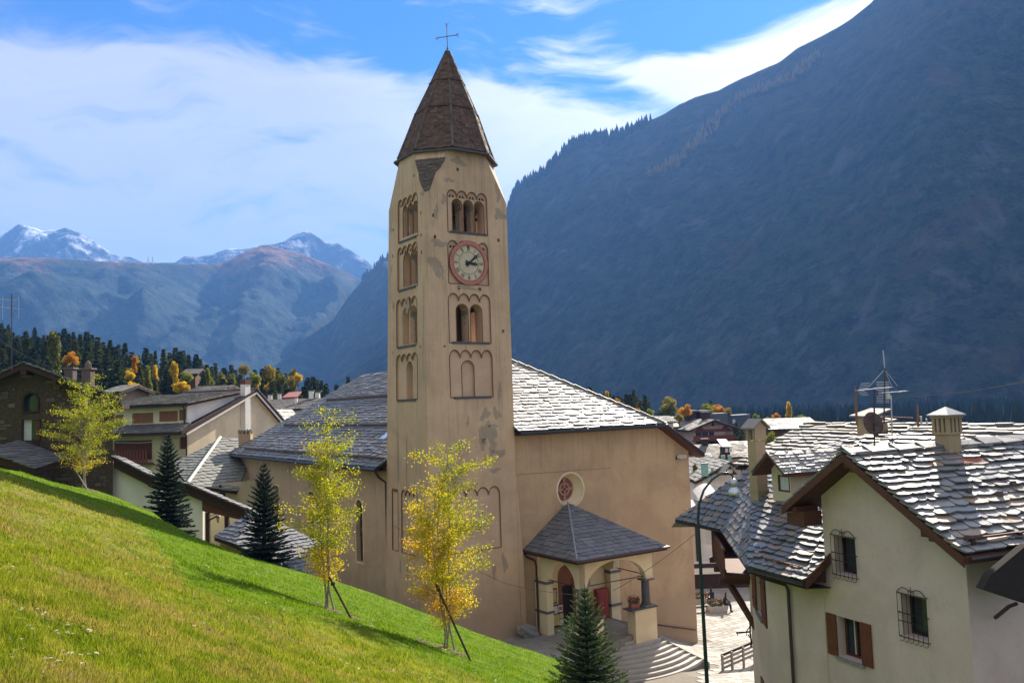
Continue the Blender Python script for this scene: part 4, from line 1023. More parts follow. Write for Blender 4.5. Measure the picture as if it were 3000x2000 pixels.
# front pillars
b = MB(); b.lathe(CF(1.35, 4.06, 4.05), [(.27, 0), (.27, .08), (.21, .16), (.2, 1.45), (.26, 1.52)], 16); b.build('column', M['stone_grey'], PO, smooth=False)
b = MB(); b.box(CF, 1.05, 1.66, 3.78, 4.36, 5.57, 5.735); b.build('capital', M['stone_cap'], PO)
b = MB(); b.lathe(CF(6.2, 4.05, 4.12), [(.3, 0), (.3, .07), (.25, .14), (.235, 1.38), (.27, 1.44)], 16); b.build('column', M['stone_dark'], PO)
b = MB(); b.box(CF, 5.85, 6.64, 3.72, 4.4, 5.55, 5.63); b.build('capital', M['stone_cap'], PO)
b = MB(); b.box(CF, .62, 2.6, 3.75, 4.45, 1.2, 3.98); b.build('parapet', M['plaster_cream'], PO)
b = MB(); b.box(CF, .56, 2.66, 3.7, 4.5, 3.985, 4.05); b.build('coping', M['stone_cap'], PO)
b = MB(); b.box(CF, 5.0, 6.66, 3.72, 4.42, .6, 3.98); b.build('parapet', M['plaster_cream'], PO)
b = MB(); b.box(CF, 4.72, 6.74, 3.66, 4.48, 3.985, 4.06); b.build('coping', M['stone_dark'], PO)
b = MB(); b.box(CF, 5.9, 6.64, 3.74, 4.4, 4.064, 4.125); b.build('base_block', M['stone_grey'], PO)
b = MB(); b.box(CF, 1.1, 6.64, -.2, 3.7, 7.28, 7.4); b.build('ceiling', M['plaster_cream'], PO)
for p, q in ((CF(1.3, .9, 5.8), CF(1.3, 3.9, 5.8)), (CF(1.6, 4.1, 5.8), CF(6.0, 4.1, 5.8)), (CF(6.4, 3.8, 5.8), CF(6.6, .3, 5.8))):
    b = MB(); b.tube([p, q], .03, 6); b.build('tie_rod', M['gutter'], PO)
# its roof
ap = CF(3.95, -.2, 9.85); e1, e2, e3, e4 = CF(.55, -.25, 7.42), CF(.5, 4.95, 7.42), CF(7.25, 4.95, 7.42), CF(7.2, -.25, 7.42)
b = MB(); tri_or_quad_deck(b, [e1, e2, ap], .16); tri_or_quad_deck(b, [e2, e3, ap], .16); tri_or_quad_deck(b, [e3, e4, ap], .16); prf = b.build('roof', M['wood_dark'], PO)
ss = SlateSet(); ss.plane([e2, e3, ap], .62, .34, .04, 5, .25, over=.06); ss.plane([e1, e2, ap], .55, .34, .04, 6, .25, over=.06); ss.plane([e3, e4, ap], .6, .34, .04, 7, .25, over=.06); ss.finish(prf, M['slate_porch'], 300)
b = MB(); b.tube([e2 + Vector((0, 0, .11)), ap + Vector((0, 0, .11))], .06, 6); b.build('hip_flashing', M['lead'], prf)
b = MB(); b.tube([e1 - CU * .08, e2 + (CV - CU) * .08, e3 + CV * .08 + CU * .1], .075, 7); b.build('gutter', M['gutter'], PO)
b = MB(); b.tube([CF(.5, -.15, 7.32), CF(.62, -.05, 7.05), CF(.95, .28, 6.85), CF(1.0, .35, 6.5), CF(1.0, .35, 2.6)], .065, 7); b.build('downpipe', M['gutter'], PO)
# door, notices
DR = thing('church_door', 'orange-brown wooden church door with one leaf open onto a dark interior', 'door', CF(3.7, VF, PF))
b = MB(); b.poly([CF(a, VF - .32, w) for a, w in arch(2.98, 4.35, 2.5, 6.2)]); b.build('dark_doorway_sheet', M['interior'], DR)  # dark sheet painted for the unlit space behind the door
b = MB(); b.box(CF, 2.98, 3.45, VF - .25, VF - .17, 2.6, 4.9); b.build('leaf', M['wood_orange'], DR)
b = MB(); b.prism([CF(a, VF - .22, w) for a, w in [(2.98, 4.9), (4.35, 4.9)] + arch(2.98, 4.35, 2.5, 6.2)[2:]], CV * .08); b.build('fanlight_board', M['wood_orange'], DR)
for x in (3.05, 3.2, 3.35):
    b = MB(); b.box(CF, x, x + .09, VF - .17, VF - .145, 2.8, 4.7); b.build('panel', M['wood_orange'], DR)
NB1 = thing('notice_board', 'framed yellow notice board on the wall left of the church door', 'notice board', CF(2.5, VF, 4))
b = MB(); b.box(CF, 2.35, 2.85, VF + .04, VF + .1, 4.0, 4.9); b.build('frame', M['wood_brown'], NB1)
b = MB(); b.box(CF, 2.41, 2.79, VF + .10, VF + .115, 4.08, 4.82); b.build('sheet', M['paper_yellow'], NB1)
NB2 = thing('poster_stand', 'brown standing poster panel with white sheets beside the church door', 'poster board', CF(2.7, 0, PF))
b = MB(); b.box(CF, 2.3, 3.2, VF + .2, VF + .27, PF, 3.95); b.build('panel', M['wood_brown'], NB2)
for i, (a0, a1, w0, w1, mt) in enumerate([(2.36, 2.72, 3.45, 3.88, 'paper'), (2.78, 3.1, 3.5, 3.9, 'paper'), (2.4, 2.85, 2.75, 3.38, 'paper_yellow'), (2.88, 3.14, 2.8, 3.05, 'paper'), (2.88, 3.14, 3.1, 3.4, 'paper_yellow')]):
    b = MB(); b.box(CF, a0, a1, VF + .271, VF + .28, w0, w1); b.build('sheet', M[mt], NB2)
b = MB(); b.box(CF, 2.82, 3.06, VF + .281, VF + .285, 3.6, 3.82); b.build('picture', M['terracotta'], NB2)
RDp = thing('red_cupboard', 'tall red painted door panel standing in the porch right of the entrance', 'cupboard', CF(6.2, .2, PF))
b = MB(); b.box(CF, 5.75, 6.6, VF + .05, .15, PF - .1, 4.4); b.build('body', M['red_door'], RDp)
b = MB(); b.box(CF, 5.85, 6.5, .15, .17, PF + .1, 4.25); b.build('panel', M['red_door'], RDp)
NB3 = thing('porch_plaque', 'small dark framed plaque with white sheet high inside the porch', 'plaque', CF(5.3, VF, 4.8))
b = MB(); b.box(CF, 5.15, 5.45, VF + .04, VF + .08, 4.75, 5.2); b.build('frame', M['iron'], NB3)
b = MB(); b.box(CF, 5.2, 5.4, VF + .08, VF + .09, 4.81, 5.14); b.build('sheet', M['paper'], NB3)
# flower box
FB = thing('geranium_box', 'terracotta box of red geraniums on the porch parapet', 'planter', CF(5.35, 4.0, 4.06))
b = MB(); b.prism([CF(5.0, 3.85, 4.065), CF(5.62, 3.85, 4.065), CF(5.62, 4.15, 4.065), CF(5.0, 4.15, 4.065)], (0, 0, .28)); b.build('box', M['terracotta'], FB)
def leaf_cloud(c, r, n, size, mats_, parent, name, seed, sz=1.0):
    R_ = np.random.default_rng(seed); p = R_.normal(0, 1, (n, 3)); p /= np.linalg.norm(p, axis=1)[:, None]; p *= (R_.uniform(.35, 1, n) ** .5)[:, None]
    cc = np.array(c); ctr = cc + p * np.array(r); co = np.empty((n, 4, 3)); a = R_.normal(0, 1, (n, 3)); a /= np.linalg.norm(a, axis=1)[:, None]; b_ = np.cross(a, R_.normal(0, 1, (n, 3))); b_ /= np.linalg.norm(b_, axis=1)[:, None]
    s = size * R_.uniform(.6, 1.3, n)[:, None]
    co[:, 0] = ctr - a * s; co[:, 1] = ctr - b_ * s * .6; co[:, 2] = ctr + a * s; co[:, 3] = ctr + b_ * s * .6
    root = parent
    while root.parent: root = root.parent
    co -= np.array(root.location)
    me = tri_mesh(name, co, mats_, 4); o = bpy.data.objects.new(name, me); COL.objects.link(o); o.parent = parent; return o
M['leaf_dark'] = m_slate('dark_leaf', [(.03, .06, .02), (.06, .1, .03), (.04, .08, .02)], (.5, .8), .2)
M['petal_red'] = m_slate('red_petal', [(.45, .02, .02), (.55, .05, .04), (.35, .02, .03)], (.6, .8), .1)
M['petal_mix'] = m_slate('mixed_petal', [(.5, .28, .03), (.35, .1, .03), (.28, .3, .05), (.45, .12, .1)], (.6, .8), .1)
leaf_cloud(CF(5.3, 4.0, 4.48), (.38, .28, .2), 260, .05, M['leaf_dark'], FB, 'foliage', 1)
leaf_cloud(CF(5.3, 4.0, 4.6), (.4, .3, .2), 120, .045, M['petal_red'], FB, 'blossom', 2)
# terrace and round steps
b = MB(); b.prism([CF(-9, VF - .02, PF - .03), CF(6.55, VF - .02, PF - .03), CF(6.55, 3.95, PF - .03), CF(2.4, 4.5, PF - .03), CF(-.6, 8.5, PF - .03), CF(-9, 8.5, PF - .03)], (0, 0, -4)); ter = b.build('terrace', M['paving_joint'], None, kind='structure')
cells = []; R6 = random.Random(5); v = VF
while v < 8.3:
    h = R6.uniform(.42, .6); u = -8.8
    while u < 6.4:
        w = R6.uniform(.6, 1.2)
        lim = 6.5 if v + h < 3.9 else (2.3 if v + h < 4.4 else 2.3 - (v + h - 4.5) * .78)
        if u + w < lim: cells.append([(u + .014, v + .014), (u + w - .014, v + .014), (u + w - .014, v + h - .014), (u + .014, v + h - .014)])
        u += w
    v += h
stone_floor(ter, 'paving_field', cells, .03, M['paving'], lambda u, v: PF, 200)
ST = thing('stone_steps', 'fan of ten curved stone steps below the church porch', 'steps', CF(5.2, -.9, 1))
for k in range(10):
    r = 4.93 + .31 * k; zt = PF - .17 * (k + 1) + .02; a1 = math.radians(17 + k * 1.1); a0 = math.radians(-62); n_ = 34; b = MB(); inner = 3.9 if k == 0 else r - .55
    pts_o = []; pts_i = []
    for i in range(n_ + 1):
        t_ = a0 + (a1 - a0) * i / n_; pts_o.append(CF(5.2 + r * math.sin(t_), -.9 + r * math.cos(t_), zt)); pts_i.append(CF(5.2 + inner * math.sin(t_), -.9 + inner * math.cos(t_), zt))
    for i in range(n_):
        g_ = .0 if i % 4 else .006
        b.prism([pts_i[i], pts_o[i], pts_o[i + 1].lerp(pts_o[i], g_ * 2), pts_i[i + 1].lerp(pts_i[i], g_ * 2)], (0, 0, -.155))
    b.build('step', M['step'], ST)
b = MB()
for k in range(10):
    r = 4.85 + .31 * k; zt = PF - .17 * (k + 1) - .13; n_ = 34; a0 = math.radians(-62); a1 = math.radians(17 + k * 1.1)
    pts = [CF(5.2, 2.5, zt)] + [CF(5.2 + r * math.sin(a0 + (a1 - a0) * i / n_), -.9 + r * math.cos(a0 + (a1 - a0) * i / n_), zt) for i in range(n_ + 1)]
    b.prism(pts, (0, 0, -.17 if k < 9 else -1.5))
b.build('step_core', M['stone_grey'], ST)
rw = []; rs = []
for k in range(11):
    kk = min(k, 9); r = (4.93 + .31 * kk) if k < 10 else 8.1; a1 = math.radians(17 + kk * 1.1); zt = PF - .17 * (kk + 1) + (.02 if k < 10 else -.13)
    rs.append(CF(5.2 + r * math.sin(a1), -.9 + r * math.cos(a1), zt)); u_ = 6.66 + k * .77; rw.append(CF(u_, VF + .01, 2.62 - .42 * (u_ - 6.6)))
b = MB()
for k in range(10):
    for j in range(5):
        t0, t1 = j / 5, (j + 1) / 5
        b.prism([rs[k].lerp(rw[k], t0), rs[k + 1].lerp(rw[k + 1], t0), rs[k + 1].lerp(rw[k + 1], t1 - .01), rs[k].lerp(rw[k], t1 - .01)], (0, 0, -.6))
b.prism([CF(6.6, 3.9, 2.6), rs[0], rw[0]], (0, 0, -2)); b.build('ramp', M['paving'], None, kind='structure')
b = MB(); 
R_ = random.Random(2); bo = bmesh.new(); bmesh.ops.create_icosphere(bo, subdivisions=3, radius=1)
for v_ in bo.verts:
    n_ = mnoise.noise(v_.co * 1.3) * .35 + mnoise.noise(v_.co * 3) * .12; v_.co = v_.co * (1 + n_); v_.co.x *= .8; v_.co.y *= .35; v_.co.z *= .42
me = bpy.data.meshes.new('boulder'); bo.to_mesh(me); bo.free(); me.materials.append(M['stone_grey']); o = bpy.data.objects.new('boulder', me); COL.objects.link(o); o.location = CF(.1, .7, PF + .28); o.rotation_euler = (0, .35, .6)
tag(o, 'rough brown boulder lying on the terrace at the foot of the tower', 'boulder')
bo = thing('traffic_cone', 'small red marker standing at the foot of the porch downpipe', 'cone', CF(.85, .6, PF)); b = MB(); b.lathe(CF(.82, .62, PF), [(.16, 0), (.16, .04), (.1, .05), (.03, .42)], 10); b.build('cone_body', M['red_door'], bo)
# ------------------------------------------------------------------ generic building parts
def add_window(parent, fr, a0, a1, z0, z1, depth=.18, glass='glass', frame='wood_brown', cross=True, name='window'):
    """pane set back in the opening with a timber frame round it"""
    b = MB(); b.poly([fr(a, -depth, z) for a, z in rect(a0, a1, z0, z1)]); w = b.build(name, M[glass], parent)
    b = MB(); f = min(.07, (a1 - a0) * .09)
    b.box(fr, a0, a0 + f, -depth + .01, -depth + .06, z0, z1); b.box(fr, a1 - f, a1, -depth + .01, -depth + .06, z0, z1)
    b.box(fr, a0 + f, a1 - f, -depth + .01, -depth + .06, z0, z0 + f); b.box(fr, a0 + f, a1 - f, -depth + .01, -depth + .06, z1 - f, z1)
    if cross: b.box(fr, (a0 + a1) / 2 - f / 2, (a0 + a1) / 2 + f / 2, -depth + .01, -depth + .07, z0 + f, z1 - f)
    b.build('frame', M[frame], w); return w
def add_shutter(parent, fr, a0, a1, z0, z1, mat='wood_red', nm='shutter', planks=3):
    b = MB(); b.box(fr, a0, a1, .02, .055, z0, z1); s = b.build(nm, M[mat], parent)
    for z in (z0 + (z1 - z0) * .2, z0 + (z1 - z0) * .8):
        b = MB(); b.box(fr, a0 + .02, a1 - .02, .055, .075, z - .045, z + .045); b.build('batten', M[mat], s)
    return s

# ------------------------------------------------------------------ white house on the right
HC = at(2833, 1700, 22.0); HC.z = 0
HG = Vector((-.39, .92, 0)).normalized(); HM = Vector((-HG.y, HG.x, 0)); HH = Fr(HC, HG, HM)
FH = Fr(HC, HG, HM)                                              # gable wall: u = k, v = m
HS = thing('white_house', 'cream rendered house with brown timber eaves, slate roof and barred windows', 'house', HH(3, -4, 0))
kA, kR, kL = 3.1, -.62, 5.75; zA, zR_, zLh = 14.36, 12.0, 12.62
slR = (zA - zR_) / (kA - kR); slL = (zA - zLh) / (kL - kA)
w1 = rect(3.7, 4.55, 10.68, 11.78); w2 = rect(1.3, 2.15, 9.4, 10.5); w3 = rect(3.7, 4.62, 8.22, 9.4)
b = MB(); b.wall(FH, [(0, -1.5), (7.64, -1.5), (7.64, 9.95), (4.98, 10.3), (4.98, zA - slL * (4.98 - kA) - .15), (kA, zA - .15), (0, zA - slR * kA - .15)], [w1, w2, w3, rect(5.6, 6.3, 5.0, 6.4)], 0, .42); b.build('gable_wall', M['plaster_house'], HS)
FRh = Fr(HC, -HM, -HG); b = MB(); b.wall(FRh, rect(0, 11, -1.5, 12.2), [rect(3.2, 4.4, 6.6, 8.0)], 0, .3); b.poly([FRh(11, 0, -1.5), FRh(11, 0, 12.2), FRh(11, -5.5, 14), FRh(11, -11, 12.2), FRh(11, -11, -1.5)]); b.build('side_wall', M['plaster_house'], HS)
add_window(HS, FRh, 3.2, 4.4, 6.6, 8.0)
b = MB(); b.poly([HH(5.0, -.02, 9.5), HH(5.0, -11, 9.5), HH(5.0, -11, 13), HH(5.0, -.02, 12.9)]); b.build('side_wall', M['plaster_house'], HS)
for w in (w1, w2):
    add_window(HS, FH, w[0][0], w[1][0], w[0][1], w[2][1], .38, frame='wood_dark', cross=False)
wn_ = add_window(HS, FH, 3.7, 4.62, 8.22, 9.4, .34)
b = MB(); b.box(FH, 3.62, 4.7, -.3, .07, 8.12, 8.21); b.build('sill', M['stone_grey'], wn_)
b = MB(); b.box(FH, 3.78, 3.98, -.33, -.325, 8.3, 9.3); b.box(FH, 4.18, 4.3, -.33, -.325, 8.3, 9.3); b.build('curtain', M['curtain'], wn_)
add_shutter(HS, FH, 4.63, 5.03, 8.2, 9.42); add_shutter(HS, FH, 3.28, 3.68, 8.2, 9.42)
def grille(w):
    k0, k1, z0, z1 = w[0][0] - .05, w[1][0] + .06, w[0][1] - .03, w[2][1] + .04
    g_ = None; b = MB(); v = .075
    for z in (z0, z0 + (z1 - z0) * .36, z0 + (z1 - z0) * .55, z1): b.bar(FH(k0, v, z), FH(k1, v, z), .022)
    for k in (k0, k1):
        for z in (z0, z0 + (z1 - z0) * .55, z1): b.bar(FH(k, 0, z), FH(k, v, z), .018)
    g_ = b.build('window_grille', M['iron'], HS)
    for i in range(7):
        k = k0 + (k1 - k0) * i / 6; b = MB(); b.tube([FH(k, v, z0), FH(k, v, z1)], .009, 5); b.build('bar', M['iron'], g_)
        if i % 1 == 0 and i < 6:
            b = MB(); b.tube([FH(k, v, z0), FH(k - .0, v + .01, z0 - .07), FH(k + .05, v + .03, z0 - .12), FH(k + .1, v + .05, z0 - .09)], .009, 5); b.build('curl', M['iron'], g_)
    b = MB(); km_ = (k0 + k1) / 2
    for s in (-1, 1):
        pts = [FH(km_ + s * ((k1 - k0) / 2) * (1 - t), v, z1 + .02 + .13 * math.sin(math.pi * t) * (1 if t < .5 else .9) + (.05 * t)) for t in [i / 8 for i in range(9)]]
        b.tube(pts, .012, 5)
        b.tube([FH(km_ + s * .07, v, z1 + .03), FH(km_ + s * .1, v, z1 + .09), FH(km_ + s * .03, v, z1 + .13)], .01, 5)
    b.tube([FH(km_, v, z1), FH(km_, v, z1 + .22)], [.014, .006], 5); b.build('scroll', M['iron'], g_)
grille(w1); grille(w2)
# wing walls
E4, E3, E2, E1 = HH(4.77, 1.0, 10.45), HH(7.5, .9, 10.45), HH(14.67, -3.4, 10.45), HH(18.5, -3.64, 10.45)
dgv = (E2 - E3).normalized(); dgn = Vector((-dgv.y, dgv.x, 0)); 
if dgn.dot(HM) < 0: dgn = -dgn
WD = Fr(HH(7.64, 0, 0), dgv, dgn)
b = MB(); b.wall(WD, rect(0, 5.6, -1.5, 10.0), [rect(2.0, 3.3, 8.15, 9.75), rect(2.6, 3.4, 4.2, 5.6)], 0, .3); e_ = WD(5.6, 0, 0); b.poly([WD(5.6, 0, -1.5), WD(5.6, -4, -1.5), WD(5.6, -4, 10.2), WD(5.6, 0, 10.2)]); b.build('wing_wall', M['plaster_house'], HS)
add_window(HS, WD, 2.0, 3.3, 8.15, 9.75, .25)
add_shutter(HS, WD, .95, 1.97, 8.1, 9.8); add_shutter(HS, WD, 3.33, 4.35, 8.1, 9.8)
b = MB(); b.box(WD, 1.9, 3.4, -.2, .1, 8.05, 8.14); b.build('sill', M['stone_grey'], HS)
b = MB(); b.box(WD, 2.7, 3.3, .01, .05, 4.0, 5.8); b.build('shutter', M['wood_red'], HS)
add_window(HS, FH, 5.6, 6.3, 5.0, 6.4, .2)
b = MB(); b.tube([E3 + Vector((0, 0, -.1)), HH(7.2, .5, 10.1), HH(6.7, .12, 9.95), HH(6.63, .09, 9.8), HH(6.63, .09, -1)], .055, 7); b.build('downpipe', M['gutter'], HS)
b = MB(); b.tube([HH(7.3, .06, 6.6), HH(7.3, .06, -1)], .035, 6); b.build('cable_pipe', M['gutter'], HS)
b = MB(); b.tube([FH(5.12, .015, 9.85), FH(5.12, .015, -1)], .018, 4); b.tube([FH(5.12, .015, 9.85), FH(4.98, .015, 9.82), FH(4.93, .015, 9.65)], .012, 4); b.build('wall_cable', M['plaster_yellow'], HS)
# wing roof
K3 = at(2218, 1360, 37.5); K3b = HH(9, -6.0, 14.35); K2 = HH(4.9, -6.2, 14.35)
planes = [[E2, E1, K3], [E3, E2, K3], [E3, K3, K3b], [E4, E3, K3b], [E4, K3b, K2]]
b = MB()
for q in planes: tri_or_quad_deck(b, q, .1)
wr = b.build('wing_roof', M['wood_dark'], HS)
ss = SlateSet()
for i, q in enumerate(planes): ss.plane(q, .46, .27, .055, 60 + i, .45, over=.06, lift=.09)
M['slate_wing'] = m_slate('wing_slate', [(.09, .09, .10), (.14, .14, .15), (.11, .105, .11), (.18, .175, .17), (.13, .13, .14), (.34, .20, .11)], (.36, .54), .85)
ss.finish(wr, M['slate_wing'], 300)
bk = MB(); bk.poly([E1, K3, K3 + HG * 3 + Vector((0, 0, -3)), E1 + HG * .5 + Vector((0, 0, -.4))]); bk.poly([K3, K3b, K3b - HM * 5 + Vector((0, 0, -3)), K3 - HM * 5 + Vector((0, 0, -3))]); bk.build('rear_roof', M['slate_dark'], HS)
for p, q in ((E4, E3), (E3, E2), (E2, E1)):
    b = MB(); b.prism([p + Vector((0, 0, -.14)), q + Vector((0, 0, -.14)), q + Vector((0, 0, .02)), p + Vector((0, 0, .02))], -HM * .05); b.build('fascia', M['wood_dark'], HS)
    b = MB(); b.tube([p + HM * .04 + Vector((0, 0, -.03)), q + HM * .04 + Vector((0, 0, -.03))], .07, 7); b.build('gutter', M['gutter_dark'], HS)
b = MB(); b.prism([E4 + Vector((0, 0, -.2)), HH(4.77, -.1, 11.0), HH(4.77, -.1, 11.3), E4 + Vector((0, 0, .08))], -HG * .05); b.build('verge_board', M['wood_brown'], HS)
b = MB(); b.prism([E4 + Vector((0, 0, -.16)), E3 + Vector((0, 0, -.16)), HH(7.6, -.02, 10.2), HH(4.8, -.02, 10.2)], (0, 0, -.03)); b.prism([E3 + Vector((0, 0, -.17)), E2 + Vector((0, 0, -.17)), WD(6.4, -.1, 10.2), WD(0, -.1, 10.2)], (0, 0, -.03)); b.build('soffit', M['wood_dark'], HS)
# snow guard rails with their little posts
def snow_rail(p, q, n, h=.17):
    up_ = Vector((0, 0, 1)); r_ = MB(); r_.bar(p + up_ * h, q + up_ * h, .035); g_ = r_.build('snow_rail', M['wood_orange'], wr)
    for i in range(n):
        c_ = p.lerp(q, (i + .5) / n); b = MB(); b.tube([c_ + (q - p).normalized() * .08, c_ + up_ * (h + .03), c_ - (q - p).normalized() * .08], .014, 4); b.build('rail_hook', M['gutter'], g_)
snow_rail(E3.lerp(E4, .15) - HM * .28 + Vector((0, 0, .2)), E3.lerp(E4, .85) - HM * .28 + Vector((0, 0, .2)), 6)
snow_rail(E2 - HM * .5 + HG * -.3 + Vector((0, 0, .3)), E1 - HM * .4 + Vector((0, 0, .26)), 9)
snow_rail(E3.lerp(E2, .35) - dgn * .35 + Vector((0, 0, .22)), E3.lerp(E2, .62) - dgn * .35 + Vector((0, 0, .22)), 3)
# balcony and braces
BL = Fr(WD(5.6, 0, 0), dgv, dgn)
b = MB(); b.box(BL, -.6, 4.6, -.6, 1.0, 8.95, 9.1); bal = b.build('balcony', M['wood_brown'], HS)
for i in range(26):
    b = MB(); b.box(BL, -.5 + i * .2, -.34 + i * .2, .93, .97, 9.1, 10.05); b.build('baluster', M['wood_red'], bal)
for z in (9.2, 10.02):
    b = MB(); b.box(BL, -.6, 4.7, .9, 1.0, z, z + .09); b.build('rail', M['wood_brown'], bal)
b = MB(); b.box(BL, 4.55, 4.65, -.6, 1.0, 9.1, 10.1); b.build('end_panel', M['wood_red'], bal)
for a in (-.3, 2.2, 4.3):
    b = MB(); b.box(BL, a, a + .18, -.8, 1.15, 8.7, 8.94); b.build('joist', M['wood_brown'], bal)
for a in (.2, 2.4, 4.2):
    b = MB(); b.bar(BL(a, .8, 8.7), BL(a - 1.1, -.1, 7.1), .16); b.build('brace', M['wood_brown'], bal)
# main roof
m0, m1 = .8, -10.5
b = MB()
q1 = [HH(kR, m0, zR_), HH(kA, m0, zA), HH(kA, m1, zA), HH(kR, m1, zR_)]; q2 = [HH(kL, m0, zLh), HH(kA, m0, zA), HH(kA, m1, zA), HH(kL, m1, zLh)]
b.prism([p - Vector((0, 0, .01)) for p in q1], (0, 0, -.13)); b.prism([p - Vector((0, 0, .01)) for p in q2], (0, 0, -.13)); mr = b.build('roof', M['wood_dark'], HS)
ss = SlateSet(); ss.plane([q1[0], q1[1], HH(kA, -8.6, zA), HH(kR, -8.6, zR_)], .5, .27, .05, 71, .40, over=.05, lift=.10); ss.finish(mr, M['slate_house'], 300)
ss = SlateSet(); ss.plane(q2, .45, .24, .04, 72, .3, over=.05, lift=.05); ss.finish(mr, M['slate_house'], 0)
R7 = random.Random(9); s = 0
while s < 9.3:
    w = R7.uniform(.55, 1.1); b = MB(); t0 = HH(kA, m0 + .05 - s, zA + .12)
    b.prism([t0 + HG * .22 + Vector((0, 0, -.1)), t0 + HG * .02 + Vector((0, 0, R7.uniform(0, .05))), t0 - HG * R7.uniform(.28, .4) + Vector((0, 0, -.16)), t0 - HG * .3 - HM * (w * .97) + Vector((0, 0, -.14)), t0 - HM * (w * .97) + Vector((0, 0, .02)), t0 + HG * .2 - HM * (w * .97) + Vector((0, 0, -.1))], (0, 0, .05)); b.build('ridge_stone', M['slate_house'], mr); s += w
for (ka, za, kb, zb) in ((kA, zA, kR - .05, zR_ - .03), (kA, zA, kL + .05, zLh - .03)):
    b = MB(); b.prism([HH(ka, m0 + .02, za - .26), HH(kb, m0 + .02, zb - .24), HH(kb, m0 + .02, zb - .01), HH(ka, m0 + .02, za - .03)], HM * .05); b.build('barge_board', M['wood_brown'], mr)
b = MB(); b.prism([HH(kA, -.0, zA - .17), HH(kL, 0, zLh - .17), HH(kL, m0, zLh - .17), HH(kA, m0, zA - .17)], (0, 0, -.03)); b.prism([HH(kA, 0, zA - .17), HH(kR, 0, zR_ - .17), HH(kR, m0, zR_ - .17), HH(kA, m0, zA - .17)], (0, 0, -.03)); b.build('soffit', M['wood_brown'], mr)
for k, z in ((kA, zA - .3), (.55, zA - slR * 2.55 - .3), (5.35, zLh - .05)):
    b = MB(); b.box(FH, k - .1, k + .1, -.1, .75, z - .14, z + .06); b.box(FH, k - .09, k + .09, -.1, .5, z - .28, z - .142); b.build('purlin_end', M['wood_brown'], mr)
b = MB(); b.prism([HH(5.0, 0, 12.05), HH(5.75, 0, 12.05), HH(5.75, 0, 12.4), HH(5.0, 0, 12.5)], HM * .7); b.build('eaves_box', M['wood_brown'], mr)
b = MB(); b.prism([HH(kR - .02, m0, zR_ - .2), HH(kR - .02, m1, zR_ - .2), HH(kR - .02, m1, zR_ + .0), HH(kR - .02, m0, zR_ + .0)], -HG * .04); b.build('fascia', M['wood_brown'], mr)
b = MB(); b.tube([HH(kR - .1, m0 - .1, zR_ - .08), HH(kR - .1, m1, zR_ - .1)], .065, 7); b.build('gutter', M['gutter'], mr)
b = MB(); b.bar(HH(kR + .2, .5, zR_ + .34), HH(kR + .2, m1, zR_ + .34), .05); rl = b.build('snow_rail', M['wood_brown'], mr)
for i in range(6):
    b = MB(); b.box(HH, kR + .12, kR + .3, .2 - i * 1.7, .32 - i * 1.7, zR_ + .1, zR_ + .36); b.build('rail_block', M['wood_dark'], rl)
for k, m in ((1.17, -3.49), (.87, -2.53), (1.06, -1.58)):
    z = zR_ + slR * (k - kR) + .08; b = MB(); b.box(HH, k - .05, k + .05, m - .08, m + .08, z, z + .19); b.build('snow_stone', M['rubble'], mr)
# tall chimney with the arcaded head
CH2 = thing('arcaded_chimney', 'square stone chimney with open arcaded head and pyramid slate cap on white house ridge', 'chimney', HH(2.75, -3.1, 13.9)); ck_, cm_ = 2.85, -3.05
def chim(th, fr, a, c, hw, z0, z1, head, body='patch', capm='slate'):
    b = MB(); b.box(fr, a - hw, a + hw, c - hw, c + hw, z0, z1); b.build('shaft', M[body], th)
    b = MB(); b.box(fr, a - hw - .05, a + hw + .05, c - hw - .05, c + hw + .05, z1, z1 + .06); b.build('ledge', M[body], th)
M['chim'] = m_plaster('chimney_render', (.40, .30, .19), (.15, .11, .08), .6)
chim(CH2, HH, ck_, cm_, .25, 13.2, 14.72, 0, 'chim')
hw = .29; zt0, zt1 = 14.78, 15.2
for i in range(4):
    fr = [Fr(HH(ck_ - hw, cm_, 0), HM, -HG), Fr(HH(ck_ + hw, cm_, 0), -HM, HG), Fr(HH(ck_, cm_ + hw, 0), HG, HM), Fr(HH(ck_, cm_ - hw, 0), -HG, -HM)][i]
    b = MB(); n_ = 3
    for j in range(4):
        a = -hw + j * (2 * hw - .09) / 3; b.box(fr, a + (.001 if j == 0 else 0), a + .088, -.1, 0, zt0, zt1); 
    b.build('head_pier', M['chim'], CH2)
b = MB(); b.box(HH, ck_ - hw - .03, ck_ + hw + .03, cm_ - hw - .03, cm_ + hw + .03, zt1, zt1 + .06); b.build('head_plate', M['chim'], CH2)
b = MB(); cp = [HH(ck_ - .38, cm_ - .38, zt1 + .065), HH(ck_ + .38, cm_ - .38, zt1 + .065), HH(ck_ + .38, cm_ + .38, zt1 + .065), HH(ck_ - .38, cm_ + .38, zt1 + .065)]; top = HH(ck_, cm_, zt1 + .34)
b.add(cp + [p + Vector((0, 0, .04)) for p in cp] + [top], [(0, 1, 2, 3), (0, 1, 5, 4), (1, 2, 6, 5), (2, 3, 7, 6), (3, 0, 4, 7), (4, 5, 8), (5, 6, 8), (6, 7, 8), (7, 4, 8)]); b.build('cap', M['slate_house'], CH2)
b = MB(); b.box(HH, ck_ - .36, ck_ + .36, cm_ - .36, cm_ + .36, 13.4, 14.1); b.build('flashing', M['lead'], CH2)
b = MB(); z = zR_ + slR * (2.2 - kR) + .1; b.prism([HH(2.5, cm_ + .5, z + .19), HH(2.5, cm_ - .6, z + .19), HH(2.15, cm_ - .75, z - .02), HH(2.1, cm_ + .5, z - .02)], (0, 0, .03)); b.build('apron', M['terracotta'], CH2)
